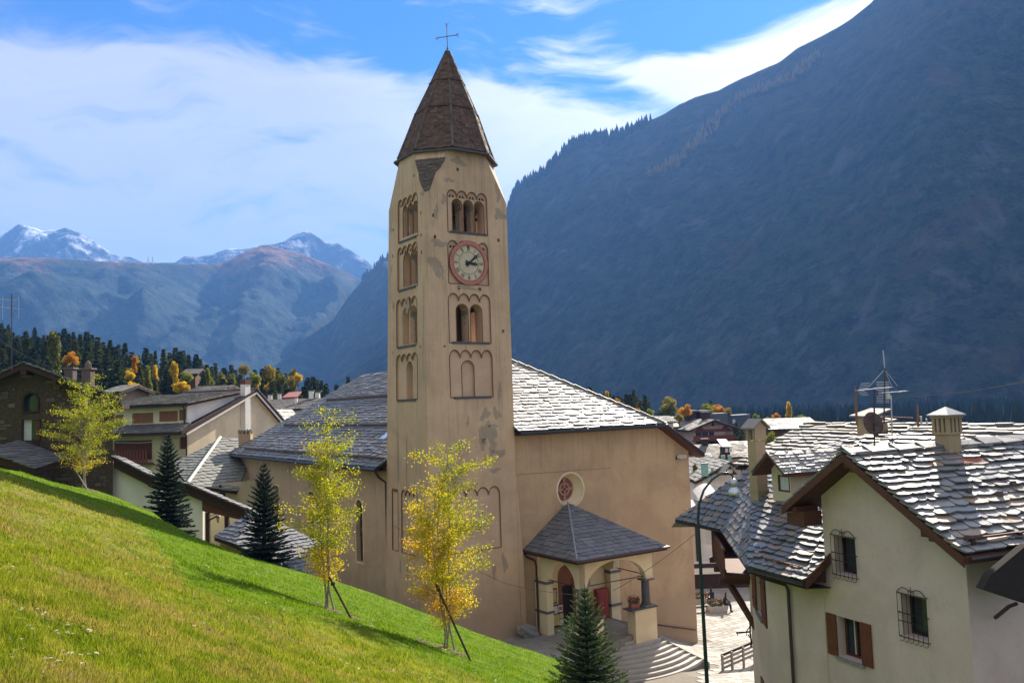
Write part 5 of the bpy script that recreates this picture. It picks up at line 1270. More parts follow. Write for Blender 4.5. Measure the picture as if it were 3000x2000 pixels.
# left chimney with the slab hood
CH1 = thing('slab_chimney', 'tall narrow ochre chimney with pitched stone hood rising from the dark wing roof', 'chimney', HH(11.3, -2.5, 12.4))
c1_, c2_ = 11.35, -2.75
b = MB(); b.box(HH, c1_ - .24, c1_ + .24, c2_ - .24, c2_ + .24, 11.9, 14.35); b.build('shaft', M['chim'], CH1)
b = MB(); b.box(HH, c1_ - .27, c1_ + .27, c2_ - .27, c2_ + .27, 12.4, 12.5); b.build('band', M['chim'], CH1)
for a, c in ((-.2, -.2), (.2, -.2), (-.2, .2), (.2, .2)):
    b = MB(); b.box(HH, c1_ + a - .07, c1_ + a + .07, c2_ + c - .07, c2_ + c + .07, 14.351, 14.85); b.build('head_pier', M['chim'], CH1)
b = MB(); b.prism([HH(c1_ - .28, c2_ + .27, 14.36), HH(c1_ - .28, c2_ - .27, 14.36), HH(c1_ - .28, c2_ - .27, 14.85), HH(c1_ - .28, c2_, 15.1), HH(c1_ - .28, c2_ + .27, 14.85)], HG * .06); b.build('end_slab', M['chim'], CH1)
b = MB(); b.prism([HH(c1_ - .4, c2_ + .42, 14.8), HH(c1_ + .4, c2_ + .42, 14.8), HH(c1_ + .4, c2_, 15.15), HH(c1_ - .4, c2_, 15.15)], (0, 0, .05)); b.prism([HH(c1_ - .4, c2_ - .42, 14.8), HH(c1_ + .4, c2_ - .42, 14.8), HH(c1_ + .4, c2_ - .003, 15.15), HH(c1_ - .4, c2_ - .003, 15.15)], (0, 0, .05)); b.build('hood', M['slate_tan'], CH1)
# dormer
DM = Fr(HH(9.5, -2.3, 0), HG, HM)
b = MB(); b.wall(DM, [(-.55, 12.2), (.5, 12.2), (.5, 13.35), (0.05, 13.75), (-.55, 13.35)], [rect(-.45, .18, 12.55, 13.15)], 0, .15); b.prism([DM(-.55, 0, 12.2), DM(-.55, -3, 12.2), DM(-.55, -3, 13.35), DM(-.55, 0, 13.35)], HG * .05); dmr = b.build('dormer_wall', M['plaster_yellow'], HS)
add_window(dmr, DM, -.45, .18, 12.55, 13.15, .06, 'curtain', 'wood_brown', False)
dA = 13.98; dS = [DM(.02, .55, dA), DM(-.85, .55, 13.25), DM(-.85, -4.2, 13.25), DM(.02, -4.2, dA)]; dS2 = [DM(.02, .55, dA), DM(.95, .55, 13.2), DM(.95, -4.2, 13.2), DM(.02, -4.2, dA)]
b = MB(); b.prism([p - Vector((0, 0, .01)) for p in dS], (0, 0, -.09)); b.prism([p - Vector((0, 0, .01)) for p in dS2], (0, 0, -.09)); drf = b.build('dormer_roof', M['wood_brown'], HS)
ss = SlateSet(); ss.plane(dS, .34, .17, .03, 81, .3, over=.04); ss.plane(dS2, .34, .17, .03, 82, .3, over=.04); ss.finish(drf, M['slate_house'], 150)
# wrought sign bracket on the far corner
SB = thing('iron_bracket', 'black wrought iron arm bracket projecting from the corner of the white house', 'bracket', WD(5.55, .05, 6.3))
pb_ = WD(5.6, .06, 6.75)
b = MB(); b.tube([pb_ + z_ * .55, pb_ + z_ * .3 + RT * .02, pb_, pb_ - z_ * .35 + RT * .03, pb_ - z_ * .55], .035, 6); b.build('back_bar', M['iron'], SB)
b = MB(); b.tube([pb_ + z_ * .04, pb_ - RT * .55 + z_ * 0.0], .035, 6); b.build('arm', M['iron'], SB)
b = MB(); b.tube([pb_ + z_ * .25, pb_ - RT * .12 + z_ * .08, pb_ - RT * .2], .02, 5); b.tube([pb_ - z_ * .2, pb_ - RT * .1 - z_ * .06], .02, 5); b.build('scroll', M['iron'], SB)
for a in (.15, .5):
    b = MB(); b.tube([pb_ - RT * a, pb_ - RT * a - z_ * .12], .015, 5); b.build('hook', M['iron'], SB)
# dark porch roof at the right border
PR_ = thing('side_porch', 'dark timber and slate porch roof against the right wall of white house', 'porch', HH(-1.2, -1.5, 9.6))
o1, o2, o3, o4 = on_plane(2880, 1724, HH(-1.3, 0, 0), HG), on_plane(2902, 1684, HH(-1.3, 0, 0), HG), on_plane(3010, 1594, HH(-1.3, 0, 0), HG), on_plane(3012, 1768, HH(-1.3, 0, 0), HG)
b = MB(); b.prism([o1, o2, o3, o3 - HM * 1.5, o4 - HM * 1.5, o4], HG * .2); b.build('roof_timber', M['deck'], PR_)
b = MB(); b.tube([o4 + HG * .3 - z_ * .05, o4 + HG * .5 - z_ * .15, HH(-.15, o4.dot(HM) - HC.dot(HM) - .3, o4.z - .6)], .05, 6); b.build('downpipe', M['gutter'], PR_)

# ------------------------------------------------------------------ stone roofed house behind
BR = thing('rear_house', 'house with long rough stone slab roof behind the white house', 'house', HH(11, -12, 8))
g1, g2 = on_z(2368, 1246, 14.6), on_z(3060, 1253, 14.6); ex_ = (g2 - g1).normalized(); g2 = g2 + ex_ * 3; gn = Vector((-ex_.y, ex_.x, 0)); gn = gn if gn.dot(HM) > 0 else -gn
h1, h2 = g1 + gn * 3.9 - z_ * 1.75 - ex_ * .6, g2 + gn * 3.9 - z_ * 1.75
b = MB(); tri_or_quad_deck(b, [h1, h2, g2, g1]); tri_or_quad_deck(b, [g1, g2, g2 - gn * 4 - z_ * 2, g1 - gn * 4 - z_ * 2]); br = b.build('roof', M['deck'], BR)
M['slate_rough'] = m_slate('rough_slab', [(.24, .225, .2), (.33, .31, .27), (.2, .19, .17), (.38, .36, .32), (.36, .27, .18)], (.5, .75), .35)
ss = SlateSet(); ss.plane([h1, h2, g2, g1], .7, .32, .09, 91, .5, over=.08, lift=.12); ss.finish(br, M['slate_rough'], 300)
b = MB(); b.prism([h1 + ex_ * .8 - gn * .6 - z_ * .2, h2 - gn * .6 - z_ * .2, h2 - gn * 7 - z_ * .2, h1 + ex_ * .8 - gn * 7 - z_ * .2], (0, 0, -12)); b.build('wall', M['plaster_tan'], BR)
CH3 = thing('flat_chimney', 'short chimney with broken flat slab top behind the satellite dish', 'chimney', at(2555, 1240, 36))
c3 = at(2555, 1245, 36); b = MB(); fr3 = Fr(c3, ex_, gn); b.box(fr3, -.45, .45, -.4, .4, -.9, .35); b.build('shaft', M['chim'], CH3)
b = MB(); b.prism([fr3(-.7, .55, .36), fr3(.6, .55, .32), fr3(.62, -.5, .6), fr3(-.5, -.5, .64)], (0, 0, .07)); b.build('slab', M['slate_tan'], CH3)
b = MB(); b.prism([fr3(.1, .6, .2), fr3(1.1, .5, .12), fr3(1.1, -.3, .2), fr3(.1, -.4, .3)], (0, 0, .05)); b.build('lower_slab', M['slate_tan'], CH3)
b = MB(); b.bar(at(2580, 1219, 36), at(2675, 1224, 34.5), .04); b.build('pole', M['wood_orange'], CH3)
MV = thing('mushroom_vent', 'low round stone capped vent on the roof below the satellite dish', 'vent', at(2567, 1313, 31)); cV = at(2567, 1318, 31)
b = MB(); b.lathe(cV - z_ * .5, [(.42, 0), (.42, .42)], 16); b.build('drum', M['rubble'], MV)
b = MB(); b.lathe(cV - z_ * .08, [(.56, 0), (.57, .06), (.35, .26), (.1, .34)], 16); b.build('cap', M['slate_tan'], MV)
# aerials
SDh = thing('satellite_dish', 'rusty brown satellite dish on a pole above the white house ridge', 'satellite dish', at(2561, 1310, 30.5)); cD = at(2556, 1241, 30.5)
dn = (CAM - cD).normalized(); dn = (dn * .6 + Vector((.55, -.4, .2))).normalized() * -1
b = MB(); b.lathe(cD, [(.01, .07), (.16, .06), (.3, .025), (.41, -.03), (.42, -.05), (.3, -.0), (.15, .035), (.01, .045)], 28, dn); b.build('dish', m_plain('rusty_dish', (.11, .075, .065), .7, .2, var=.4, scale=5), SDh, smooth=True)
b = MB(); b.tube([at(2562, 1316, 30.45), at(2561, 1142, 30.45)], .03, 7); b.build('pole', M['gutter'], SDh)
b = MB(); b.tube([cD, cD + dn * -.5 + z_ * -.2], .015, 5); b.build('feed_arm', M['gutter'], SDh)
def yagi(lab, p, q, n, L, mat='steel'):
    t_ = thing('yagi_aerial', lab, 'aerial', p.lerp(q, .5)); b = MB(); b.bar(p, q, .03); b.build('boom', M[mat], t_); d = (q - p).normalized(); c = (d.cross(z_)).normalized()
    for i in range(n):
        a = p.lerp(q, i / (n - 1)); l_ = L * (1 - .45 * i / n); b = MB(); b.tube([a - c * l_ / 2, a + c * l_ / 2], .011, 4); b.build('element', M[mat], t_)
    return t_
ya = yagi('long horizontal yagi aerial just above the satellite dish pole', at(2516, 1143, 30.3), at(2611, 1134, 31.0), 16, .34)
for k in range(5):
    b = MB(); b.tube([at(2514 + k * 2, 1143 - k * 5, 30.3), at(2540 + k * 2, 1141 - k * 5, 30.5)], .009, 4); b.build('reflector_rod', M['steel'], ya)
for k in range(4):
    b = MB(); b.tube([at(2512 + k * 4, 1146 + k * 4, 30.3), at(2534 + k * 4, 1144 + k * 4, 30.5)], .009, 4); b.build('reflector_rod', M['steel'], ya)
yagi('shorter yagi aerial pointing right from the thin mast', at(2585, 1151, 31.0), at(2656, 1145, 31.6), 12, .26)
PM = thing('aerial_mast', 'tall thin aerial mast with wire stays above the roofs', 'mast', at(2592, 1200, 31.2))
b = MB(); b.tube([at(2590, 1240, 31.2), at(2591, 1150, 31.2), at(2592, 1078, 31.2)], .028, 6); b.build('lower_pole', M['gutter'], PM)
b = MB(); b.tube([at(2592, 1078, 31.2), at(2587, 1026, 31.2)], .02, 6); b.build('upper_rod', M['steel'], PM)
for (x, y) in ((2545, 1133), (2629, 1130), (2612, 1130)):
    b = MB(); b.tube([at(2592, 1082, 31.2), at(x, y, 31.3)], .012, 4); b.build('stay', M['steel'], PM)
GP = thing('grid_aerial', 'flat grid panel aerial with white box on its own thin pole', 'aerial', at(2611, 1300, 31.4))
b = MB(); b.tube([at(2614, 1308, 31.4), at(2611, 1158, 31.4)], .025, 6); b.build('pole', M['steel'], GP)
for i in range(14):
    y = 1119 + i * 4.6; b = MB(); b.tube([at(2568 + (5 if 5 < i < 9 else 0), y, 31.5), at(2605, y, 31.7)], .010, 4); b.build('grid_rod', M['steel'], GP)
b = MB(); b.bar(at(2598, 1160, 31.4), at(2606, 1160, 31.4), .14, .2); b.build('amplifier_box', M['curtain'], GP)
WP = thing('wooden_pole', 'thin wooden pole left of the aerials', 'pole', at(2510, 1240, 33)); b = MB(); b.tube([at(2511, 1246, 33), at(2508, 1200, 33), at(2505, 1131, 33)], [.05, .045, .03], 6); b.build('shaft', M['wood_orange'], WP)
WP = thing('wooden_pole', 'thin upright pole between the aerials and the arcaded chimney', 'pole', at(2690, 1246, 33)); b = MB(); b.tube([at(2690, 1250, 33), at(2688, 1186, 33)], [.05, .03], 6); b.build('shaft', M['wood_orange'], WP)
WP = thing('roof_aerial', 'small white twin rod aerial on the rear ridge right of the thin pole', 'aerial', at(2708, 1248, 33)); b = MB(); b.tube([at(2700, 1246, 33), at(2698, 1219, 33)], .04, 6); b.build('rod', M['steel'], WP); b = MB(); b.tube([at(2716, 1246, 33), at(2714, 1226, 33)], .03, 6); b.build('rod', M['steel'], WP); b = MB(); b.bar(at(2696, 1242, 33), at(2720, 1243, 33), .03); b.build('arm', M['steel'], WP)

# ------------------------------------------------------------------ street lamp
LP = thing('street_lamp', 'tall dark green curved street lamp with silver bowl in front of church corner', 'street lamp', at(2074, 2040, 30))
lb = at(2074, 2040, 30); lt = [at(2072, 2010, 30), at(2049, 1600, 30), at(2045, 1520, 30), at(2048, 1475, 30), at(2062, 1435, 30), at(2086, 1404, 30), at(2112, 1386, 30), at(2132, 1384, 30), at(2147, 1394, 30), at(2147, 1402, 30)]
b = MB(); b.tube([Vector((lt[0].x, lt[0].y, -.6))] + lt, [.085, .07, .055, .048, .045, .04, .037, .034, .032, .032, .032], 10); b.build('post', m_plain('green_lamp_paint', (.02, .045, .042), .4, .5, .2), LP, smooth=True)
hd = at(2148, 1402, 30); b = MB(); b.lathe(hd - z_ * .26, [(.11, 0), (.13, .04), (.12, .23), (.04, .27)], 14); b.build('lamp_housing', M['steel'], LP, smooth=True)
b = MB(); b.lathe(hd - z_ * .56, [(.19, 0), (.21, .05), (.19, .15), (.11, .27), (.09, .30)], 18); b.build('lamp_shade', M['lampglass'], LP, smooth=True)

# ------------------------------------------------------------------ square: planters, people, bench, far arcade
def person_mesh(name, joints, radii, edges, mat_skin, loc):
    me = bpy.data.meshes.new(name); me.from_pydata([tuple(Vector(j) - Vector(loc)) for j in joints], edges, []); o = bpy.data.objects.new(name, me); COL.objects.link(o); o.location = loc
    sk = o.modifiers.new('skin', 'SKIN'); 
    for v_, r in zip(me.skin_vertices[0].data, radii): v_.radius = (r, r) if not isinstance(r, tuple) else r
    me.skin_vertices[0].data[0].use_root = True
    ssf = o.modifiers.new('sub', 'SUBSURF'); ssf.levels = 1; ssf.render_levels = 2
    return o
def planter(px, py, lab, w=1.5, seed=0, d=None, flower=True, grp=None):
    c = on_z(px, py, -.5); c.z = -.5; t_ = thing('stone_planter', lab, 'planter', c, grp); b = MB(); fr = Fr(c, Vector((.98, .2, 0)).normalized(), Vector((.2, -.98, 0)).normalized())
    hw = w / 2; bot = [(-hw * .85, -.45), (hw * .85, -.45), (hw * .85, .45), (-hw * .85, .45)]; top_ = [(-hw, -.55), (hw, -.55), (hw, .55), (-hw, .55)]
    b.add([fr(a, q, 0.0) for a, q in bot] + [fr(a, q, .5) for a, q in top_] + [fr(a * .88, q * .85, .5) for a, q in top_] + [fr(a * .88, q * .85, .4) for a, q in top_],
          [(0, 1, 2, 3), (0, 1, 5, 4), (1, 2, 6, 5), (2, 3, 7, 6), (3, 0, 4, 7), (4, 5, 9, 8), (5, 6, 10, 9), (6, 7, 11, 10), (7, 4, 8, 11), (8, 9, 13, 12), (9, 10, 14, 13), (10, 11, 15, 14), (11, 8, 12, 15), (12, 13, 14, 15)]); b.build('trough', M['concrete'], t_)
    if flower:
        leaf_cloud(fr(0, 0, .66), (hw * .9, .5, .26), 260, .09, M['leaf_dark'], t_, 'foliage', seed); leaf_cloud(fr(0, 0, .74), (hw * .92, .5, .28), 240, .07, M['petal_mix'], t_, 'blossom', seed + 1)
    return fr
pf = planter(2101, 1790, 'pale concrete planter of yellow flowers beside the seated man in the square', 1.5, 31, grp='planters in the square')
planter(2052, 1768, 'farther planter of dark flowers just left of the lamp post', 1.7, 41, grp='planters in the square')
DKc = m_plain('dark_coat', (.03, .03, .04), .9, .1); SKN = m_plain('skin', (.42, .25, .17), .6, .3); TRS = m_plain('dark_trousers', (.05, .05, .07), .9, .1); HAIR = m_plain('dark_hair', (.03, .02, .015), .8, .2)
def seated(px, py, seat, lab, face, seed, sc=1.0):
    """one continuous seated body; face = horizontal direction the person looks"""
    c = on_z(px, py, -.5); c.z = -.5; f = Vector((face[0], face[1], 0)).normalized(); s = f.cross(z_)
    P = lambda a, l, h: c + f * a * sc + s * l * sc + z_ * (h * sc if h > seat else h)
    J = [P(0, 0, seat + .08), P(.02, 0, seat + .3), P(.08, 0, seat + .52), P(.12, 0, seat + .62), P(.17, 0, seat + .72), P(.19, 0, seat + .82)]
    Rr = [.15, .15, .16, .06, .095, .075]
    E_ = [(0, 1), (1, 2), (2, 3), (3, 4), (4, 5)]
    for sg in (-1, 1):
        n = len(J); J += [P(.08, sg * .1, seat + .06), P(.42, sg * .12, seat + .06), P(.47, sg * .13, seat * .5 + .02), P(.46, sg * .13, .06), P(.62, sg * .14, .04)]; Rr += [.1, .075, .06, .045, .035]
        E_ += [(0, n), (n, n + 1), (n + 1, n + 2), (n + 2, n + 3), (n + 3, n + 4)]
        n = len(J); J += [P(.08, sg * .19, seat + .5), P(.2, sg * .24, seat + .28), P(.42, sg * .12, seat + .2), P(.5, sg * .08, seat + .2)]; Rr += [.06, .048, .035, .03]
        E_ += [(2, n), (n, n + 1), (n + 1, n + 2), (n + 2, n + 3)]
    o = person_mesh('person', J, Rr, E_, None, c); o.data.materials.append(DKc); tag(o, lab, 'person', 'people sitting in the square')
    b = MB(); b.lathe(P(.175, 0, seat + .66), [(.02, 0), (.065, .03), (.085, .1), (.085, .16), (.05, .22), (.01, .24)], 12, (z_ + f * .15).normalized()); h_ = b.build('head', SKN, o, smooth=True)
    b = MB(); b.lathe(P(.155, 0, seat + .73), [(.092, 0), (.095, .08), (.07, .16), (.01, .19)], 12, (z_ + f * .1).normalized()); b.build('hair', HAIR, o, smooth=True)
    b = MB(); hn = P(.265, 0, seat + .76); b.prism([hn - s * .012, hn + s * .012, hn + z_ * .04], f * .02); b.build('nose', SKN, o)
    for sg in (-1, 1):
        b = MB(); hp = P(.52, sg * .08, seat + .2); b.bar(hp, hp + f * .08 * sc, .07, .03); hd_ = b.build('hand', SKN, o)
        for k in range(4): 
            b = MB(); q = hp + f * .08 + s * (-.027 + .018 * k); b.tube([q, q + f * .04 - z_ * .01, q + f * (.055 + .006 * (k % 3)) - z_ * .035], .008, 4); b.build('finger', SKN, hd_)
        b = MB(); q = hp + f * .03 - s * sg * .035; b.tube([q, q + f * .04 - s * sg * .02], .009, 4); b.build('thumb', SKN, hd_)
    return o
seated(2123, 1790, .5, 'man in dark coat sitting on the edge of planter facing right', (.9, -.4), 1, 1.05)
seated(2088, 1774, .5, 'person in dark jacket sitting behind the yellow flower planter', (-.3, .9), 2)
bs = thing('dark_bench', 'dark low bench behind the planters left of the lamp post', 'bench', on_z(2055, 1790, -.5)); c = on_z(2056, 1790, -.5); fr = Fr(c, Vector((.98, .2, 0)), Vector((.2, -.98, 0)))
b = MB(); b.box(fr, -.9, .9, -.25, .25, .38, .46); b.build('seat', M['wood_dark'], bs)
for a in (-.75, .75): b = MB(); b.box(fr, a - .06, a + .06, -.22, .22, 0, .38); b.build('leg', M['wood_dark'], bs)
bs = thing('wooden_bench', 'weathered slatted wooden bench against the white house at the bottom edge', 'bench', on_z(2165, 1990, -.35))
c = on_z(2158, 1990, -.45); fr = Fr(c, Vector((.72, .70, 0)).normalized(), Vector((.70, -.72, 0)).normalized())
for z in (.95, 1.2, 1.45, 1.68):
    b = MB(); b.box(fr, -1.4, 2.6, -.1, -.06, z - .08, z + .07); b.build('slat', M['wood_grey'] if z < 1.6 else M['wood_dark'], bs)
for a in (-1.35, -.35, .9, 2.2):
    b = MB(); b.box(fr, a - .08, a + .08, -.06, .02, 0, 1.7); b.build('post', M['wood_grey'], bs)
b = MB(); b.box(fr, -1.4, 2.6, .03, .55, .42, .5); b.build('seat', M['wood_grey'], bs)
# arcade building closing the square
AB = thing('arcade_building', 'white rendered building with dark timber beams behind the square', 'building', (18, 75, -.5))
pA = on_z(2010, 1728, -.5); pB = on_z(2215, 1721, -.5); ua = (pB - pA).normalized(); va = Vector((ua.y, -ua.x, 0)); FA = Fr(pA - ua * 3, ua, va)
Lw = (pB - pA).length + 8
b = MB(); b.wall(FA, rect(0, Lw, 0, 5.4), [rect(5.7, 6.4, 3.2, 4.7), rect(7.6, 8.3, 3.2, 4.7), rect(9.4, 10.1, 3.2, 4.7), rect(3.6, 4.3, 3.2, 4.7)], -3.6, .2); b.build('wall', M['plaster_white'], AB)
for a in (3.6, 5.7, 7.6, 9.4): add_window(AB, FA.shift(v=-3.6), a, a + .7, 3.2, 4.7, .12, 'curtain', 'plaster_white')
for z0, z1, v0, mt in ((.0, .12, .3, 'steel'), (.15, 1.3, .0, 'wood_dark'), (1.9, 2.2, .1, 'wood_dark'), (5.1, 5.4, -3.1, 'wood_dark')):
    b = MB(); b.box(FA, 0, Lw, v0 - .25, v0, z0, z1); b.build('beam', M[mt], AB)
b = MB(); b.box(FA, 0, Lw, -3.59, .15, 1.35, 1.85); b.build('canopy', M['plaster_white'], AB)
for a in (2.2, 4.7, 6.9, 11.0): b = MB(); b.box(FA, a, a + .22, -3.35, -3.12, 1.86, 5.1); b.build('post', M['wood_dark'], AB)
b = MB(); b.prism([FA(-.5, -2.9, 5.42), FA(Lw + .5, -2.9, 5.42), FA(Lw + .5, -8.5, 6.7), FA(-.5, -8.5, 6.7)], (0, 0, .12)); b.build('roof', M['slate_rough'], AB)
# ------------------------------------------------------------------ simple gabled houses for the village
def gabled(name, label, o, ud, L, Wd, he, hr, wall='plaster_white', roof='slate_tan', ov=.7, z0=-8, wins_f=(), wins_g=(), chims=(), slate=None, grp=None, wframe='wood_red', rows=(.9, .5), trim='wood_dark', gfull=True, deckmat='deck'):
    """o: near-left ground corner; ud: direction of the eaves front (left to right); ridge parallel to it; the house runs back from there"""
    ud = Vector(ud).normalized(); vd = Vector((ud.y, -ud.x, 0)); fr = Fr(Vector((o[0], o[1], 0)), ud, vd)
    t_ = thing(name, label, 'house', fr(L / 2, -Wd / 2, max(z0, 0)), grp)
    b = MB(); b.wall(fr, rect(0, L, z0, he), [rect(a0, a1, c0, c1) for a0, a1, c0, c1 in wins_f], 0, .2)
    fl = Fr(fr(0, 0, 0), -vd, -ud); frr = Fr(fr(L, 0, 0), -vd, ud)
    gp = [(0, z0), (Wd, z0), (Wd, he), (Wd / 2, hr), (0, he)]
    b.wall(frr, gp, [rect(a0, a1, c0, c1) for a0, a1, c0, c1 in wins_g], 0, .2); b.wall(fl, gp, [], 0); b.poly([fr(0, -Wd, z0), fr(L, -Wd, z0), fr(L, -Wd, he), fr(0, -Wd, he)]); b.build('wall', M[wall], t_)
    for w in wins_f: add_window(t_, fr, w[0], w[1], w[2], w[3], .15, frame=wframe)
    for w in wins_g: add_window(t_, frr, w[0], w[1], w[2], w[3], .15, frame=wframe)
    s = (hr - he) / (Wd / 2); d = ov; b = MB()
    A = [fr(-ov, d, he - s * d), fr(L + ov, d, he - s * d), fr(L + ov, -Wd / 2, hr), fr(-ov, -Wd / 2, hr)]; B = [fr(-ov, -Wd - d, he - s * d), fr(L + ov, -Wd - d, he - s * d), fr(L + ov, -Wd / 2, hr), fr(-ov, -Wd / 2, hr)]
    up1 = [p + z_ * .16 for p in A]; up2 = [p + z_ * .16 for p in B]
    tri_or_quad_deck(b, up1, .15); tri_or_quad_deck(b, up2, .15); r_ = b.build('roof', M[deckmat], t_)
    ss = SlateSet(); ss.plane(up1, rows[0], rows[1], .06, len(name) + int(L * 7), .4, over=.05); ss.finish(r_, M[roof], 0 if slate is None else slate)
    ss = SlateSet(); ss.plane(up2, rows[0] * 1.5, rows[1] * 1.6, .06, 3, .4, over=.05); ss.finish(r_, M[roof], 0)
    for p, q in ((A[0], A[3]), (A[1], A[2]), (B[1], B[2]), (B[0], B[3])):
        b = MB(); b.prism([p - z_ * .14, q - z_ * .14, q + z_ * .14, p + z_ * .14], ud * .06); b.build('barge_board', M[trim], r_)
    for (a, c, w, h, mt) in chims:
        zz = he + s * (-c if -c < Wd / 2 else Wd + c); b = MB(); b.box(fr, a - w / 2, a + w / 2, c - w / 2, c + w / 2, zz - .5, zz + h); c_ = b.build('chimney', M[mt], t_)
        b = MB(); b.box(fr, a - w * .68, a + w * .68, c - w * .68, c + w * .68, zz + h + .0, zz + h + .12); b.build('cap', M['slate_tan'], c_)
    return t_, fr, fl, frr
# --- stone house, far left
SH = thing('stone_house', 'brown rubble stone house with arched window and dark balcony at left edge', 'house', (-26, 50, 12))
D0 = 50.0
def s1(x, y, d=D0): return at(x, y, d)
ux = Vector((1, 0, 0)); FS = Fr(Vector((0, D0, 0)), ux, Vector((0, -1, 0)))
ap_ = s1(92, 1066); eR_ = s1(372, 1170); wR = s1(331, 1180); ap2 = (ap_.x, ap_.z); sR = (ap_.z - eR_.z) / (eR_.x - ap_.x); wl_ = 2 * ap_.x - wR.x
aw = arch(s1(68, 1200).x, s1(114, 1200).x, s1(90, 1207).z, s1(90, 1150).z, 10); dw = rect(s1(62, 1290).x, s1(119, 1290).x, s1(90, 1296).z, s1(90, 1229).z)
b = MB(); b.wall(FS, [(wl_, 8), (wR.x, 8), (wR.x, ap_.z - sR * (wR.x - ap_.x) - .2), (ap_.x, ap_.z - .2), (wl_, ap_.z - sR * (wR.x - ap_.x) - .2)], [aw, dw], 0, .3); b.poly([(wR.x, D0, 8), (wR.x - 6, D0 + 10, 8), (wR.x - 6, D0 + 10, ap_.z - sR * (wR.x - ap_.x)), (wR.x, D0, ap_.z - sR * (wR.x - ap_.x) - .2)])
def m_rubblewall(name, c1, c2, mortar):
    m, t, out = new_mat(name); p = pos(t); n_ = t.noise(p, 2.0, 3, .5, 0, 1)
    mp = t.mapping(p, (2.0, 2.0, 5.2)); v = t.n('ShaderNodeTexVoronoi', feature='DISTANCE_TO_EDGE'); t.l(mp, v.inputs['Vector']); v2 = t.n('ShaderNodeTexVoronoi'); t.l(mp, v2.inputs['Vector'])
    r_ = t.n('ShaderNodeSeparateColor'); t.l(v2.outputs['Color'], r_.inputs[0]); e = t.smooth(v.outputs['Distance'], .02, .1)
    col = t.mix(r_.outputs[0], c1, c2); col = t.mix(e, mortar, col); n3 = t.noise(p, 9, 5, .7); col = t.mix(t.math('MULTIPLY', n3, .4), col, mortar)
    bsdf(t, out, col, .92, .1, t.math('ADD', e, t.math('MULTIPLY', n3, .5)), .9, .05); return m
M['rubblewall'] = m_rubblewall('rubble_wall', (.10, .07, .048), (.19, .14, .10), (.08, .06, .045))
swl = b.build('wall', M['rubblewall'], SH)
R8 = random.Random(6)
def wz(x): return ap_.z - sR * abs(x - ap_.x) - .35
n_ = 0; z = 12.2
while z < 19 and n_ < 290:                                        # faces of the larger stones standing proud of the wall
    h = R8.uniform(.13, .24); x = -31.5 + R8.uniform(0, .4)
    while x < wR.x - .5 and n_ < 290:
        w = R8.uniform(.25, .75)
        ok = z + h < min(wz(x), wz(x + w)) and not (aw[0][0] - .3 < x + w and x < aw[1][0] + .3 and 15.6 < z < 18.6) and not (dw[0][0] - .4 < x + w and x < dw[1][0] + .4 and 13 < z < 16.4)
        if ok and R8.random() < .42:
            b = MB(); c_ = [(x + R8.uniform(0, .05), z + R8.uniform(0, .03)), (x + w, z + R8.uniform(0, .03)), (x + w - R8.uniform(0, .06), z + h), (x + R8.uniform(0, .05), z + h - R8.uniform(0, .03))]
            b.prism([FS(a, 0.0, q) for a, q in c_], Vector((0, -R8.uniform(.02, .06), 0))); b.build('stone', M['rubble'], SH); n_ += 1
        x += w + .03
    z += h + .03
b = MB(); b.poly([FS(a, -.25, q) for a, q in aw]); g_ = b.build('arched_window', M['glass'], SH)
b = MB(); pts = [FS(a, .02, q) for a, q in aw]; b.tube(pts + [pts[0]], .07, 6); b.build('frame', M['wood_dark'], g_)
b = MB(); b.poly([FS(a, -.25, q) for a, q in dw]); g_ = b.build('balcony_door', M['glass'], SH)
b = MB(); xa, xb = dw[0][0], dw[1][0]; b.box(FS, xa + .03, xa + (xb - xa) * .42, -.24, -.22, dw[0][1], dw[2][1]); b.build('curtain', M['curtain'], g_)
b = MB(); b.box(FS, xb - .35, xb - .1, -.24, -.1, dw[0][1], dw[2][1]); b.build('shutter', M['wood_brown'], g_)
bz0, bz1 = s1(90, 1341).z, s1(90, 1292).z; bx0, bx1 = s1(52, 1330).x, s1(140, 1330).x
b = MB(); b.box(FS, bx0, bx1, 0, .9, bz0, bz0 + .12); bl_ = b.build('balcony', M['wood_dark'], SH)
for i in range(13): b = MB(); x = bx0 + .05 + i * (bx1 - bx0 - .15) / 12; b.box(FS, x, x + .09, .82, .86, bz0 + .12, bz1); b.build('baluster', M['wood_dark'], bl_)
b = MB(); b.box(FS, bx0, bx1, .8, .88, bz1, bz1 + .08); b.build('rail', M['wood_dark'], bl_)
yv = D0 - .8
def rp_(x, dy=0): return Vector((x - .58 * dy, yv + dy * .9, ap_.z - sR * abs(x - ap_.x)))
xe = eR_.x; xl = 2 * ap_.x - xe; b = MB()
for xx in (xe, xl):
    q = [rp_(xx), rp_(ap_.x), rp_(ap_.x, 13), rp_(xx, 13)]; b.prism([p + z_ * -.02 for p in q], (0, 0, -.3))
srf = b.build('roof', M['wood_dark'], SH)
ss = SlateSet()
for xx in (xe, xl): ss.plane([rp_(xx), rp_(ap_.x), rp_(ap_.x, 13), rp_(xx, 13)], .6, .34, .06, 5, .4, over=.12, lift=.08)
ss.finish(srf, M['slate_dark'], 120)
for xx in (.62, 1.0, .32):
    x = ap_.x + (xe - ap_.x) * xx; b = MB(); b.bar((x, yv - .02, ap_.z - sR * (x - ap_.x) - .42), (x, D0 + .1, ap_.z - sR * (x - ap_.x) - .42), .2, .26); b.build('purlin_end', M['wood_dark'], srf)
b = MB(); b.bar((ap_.x, yv - .02, ap_.z - .5), (ap_.x, D0 + .1, ap_.z - .5), .35, .35); b.build('purlin_end', M['wood_dark'], srf)
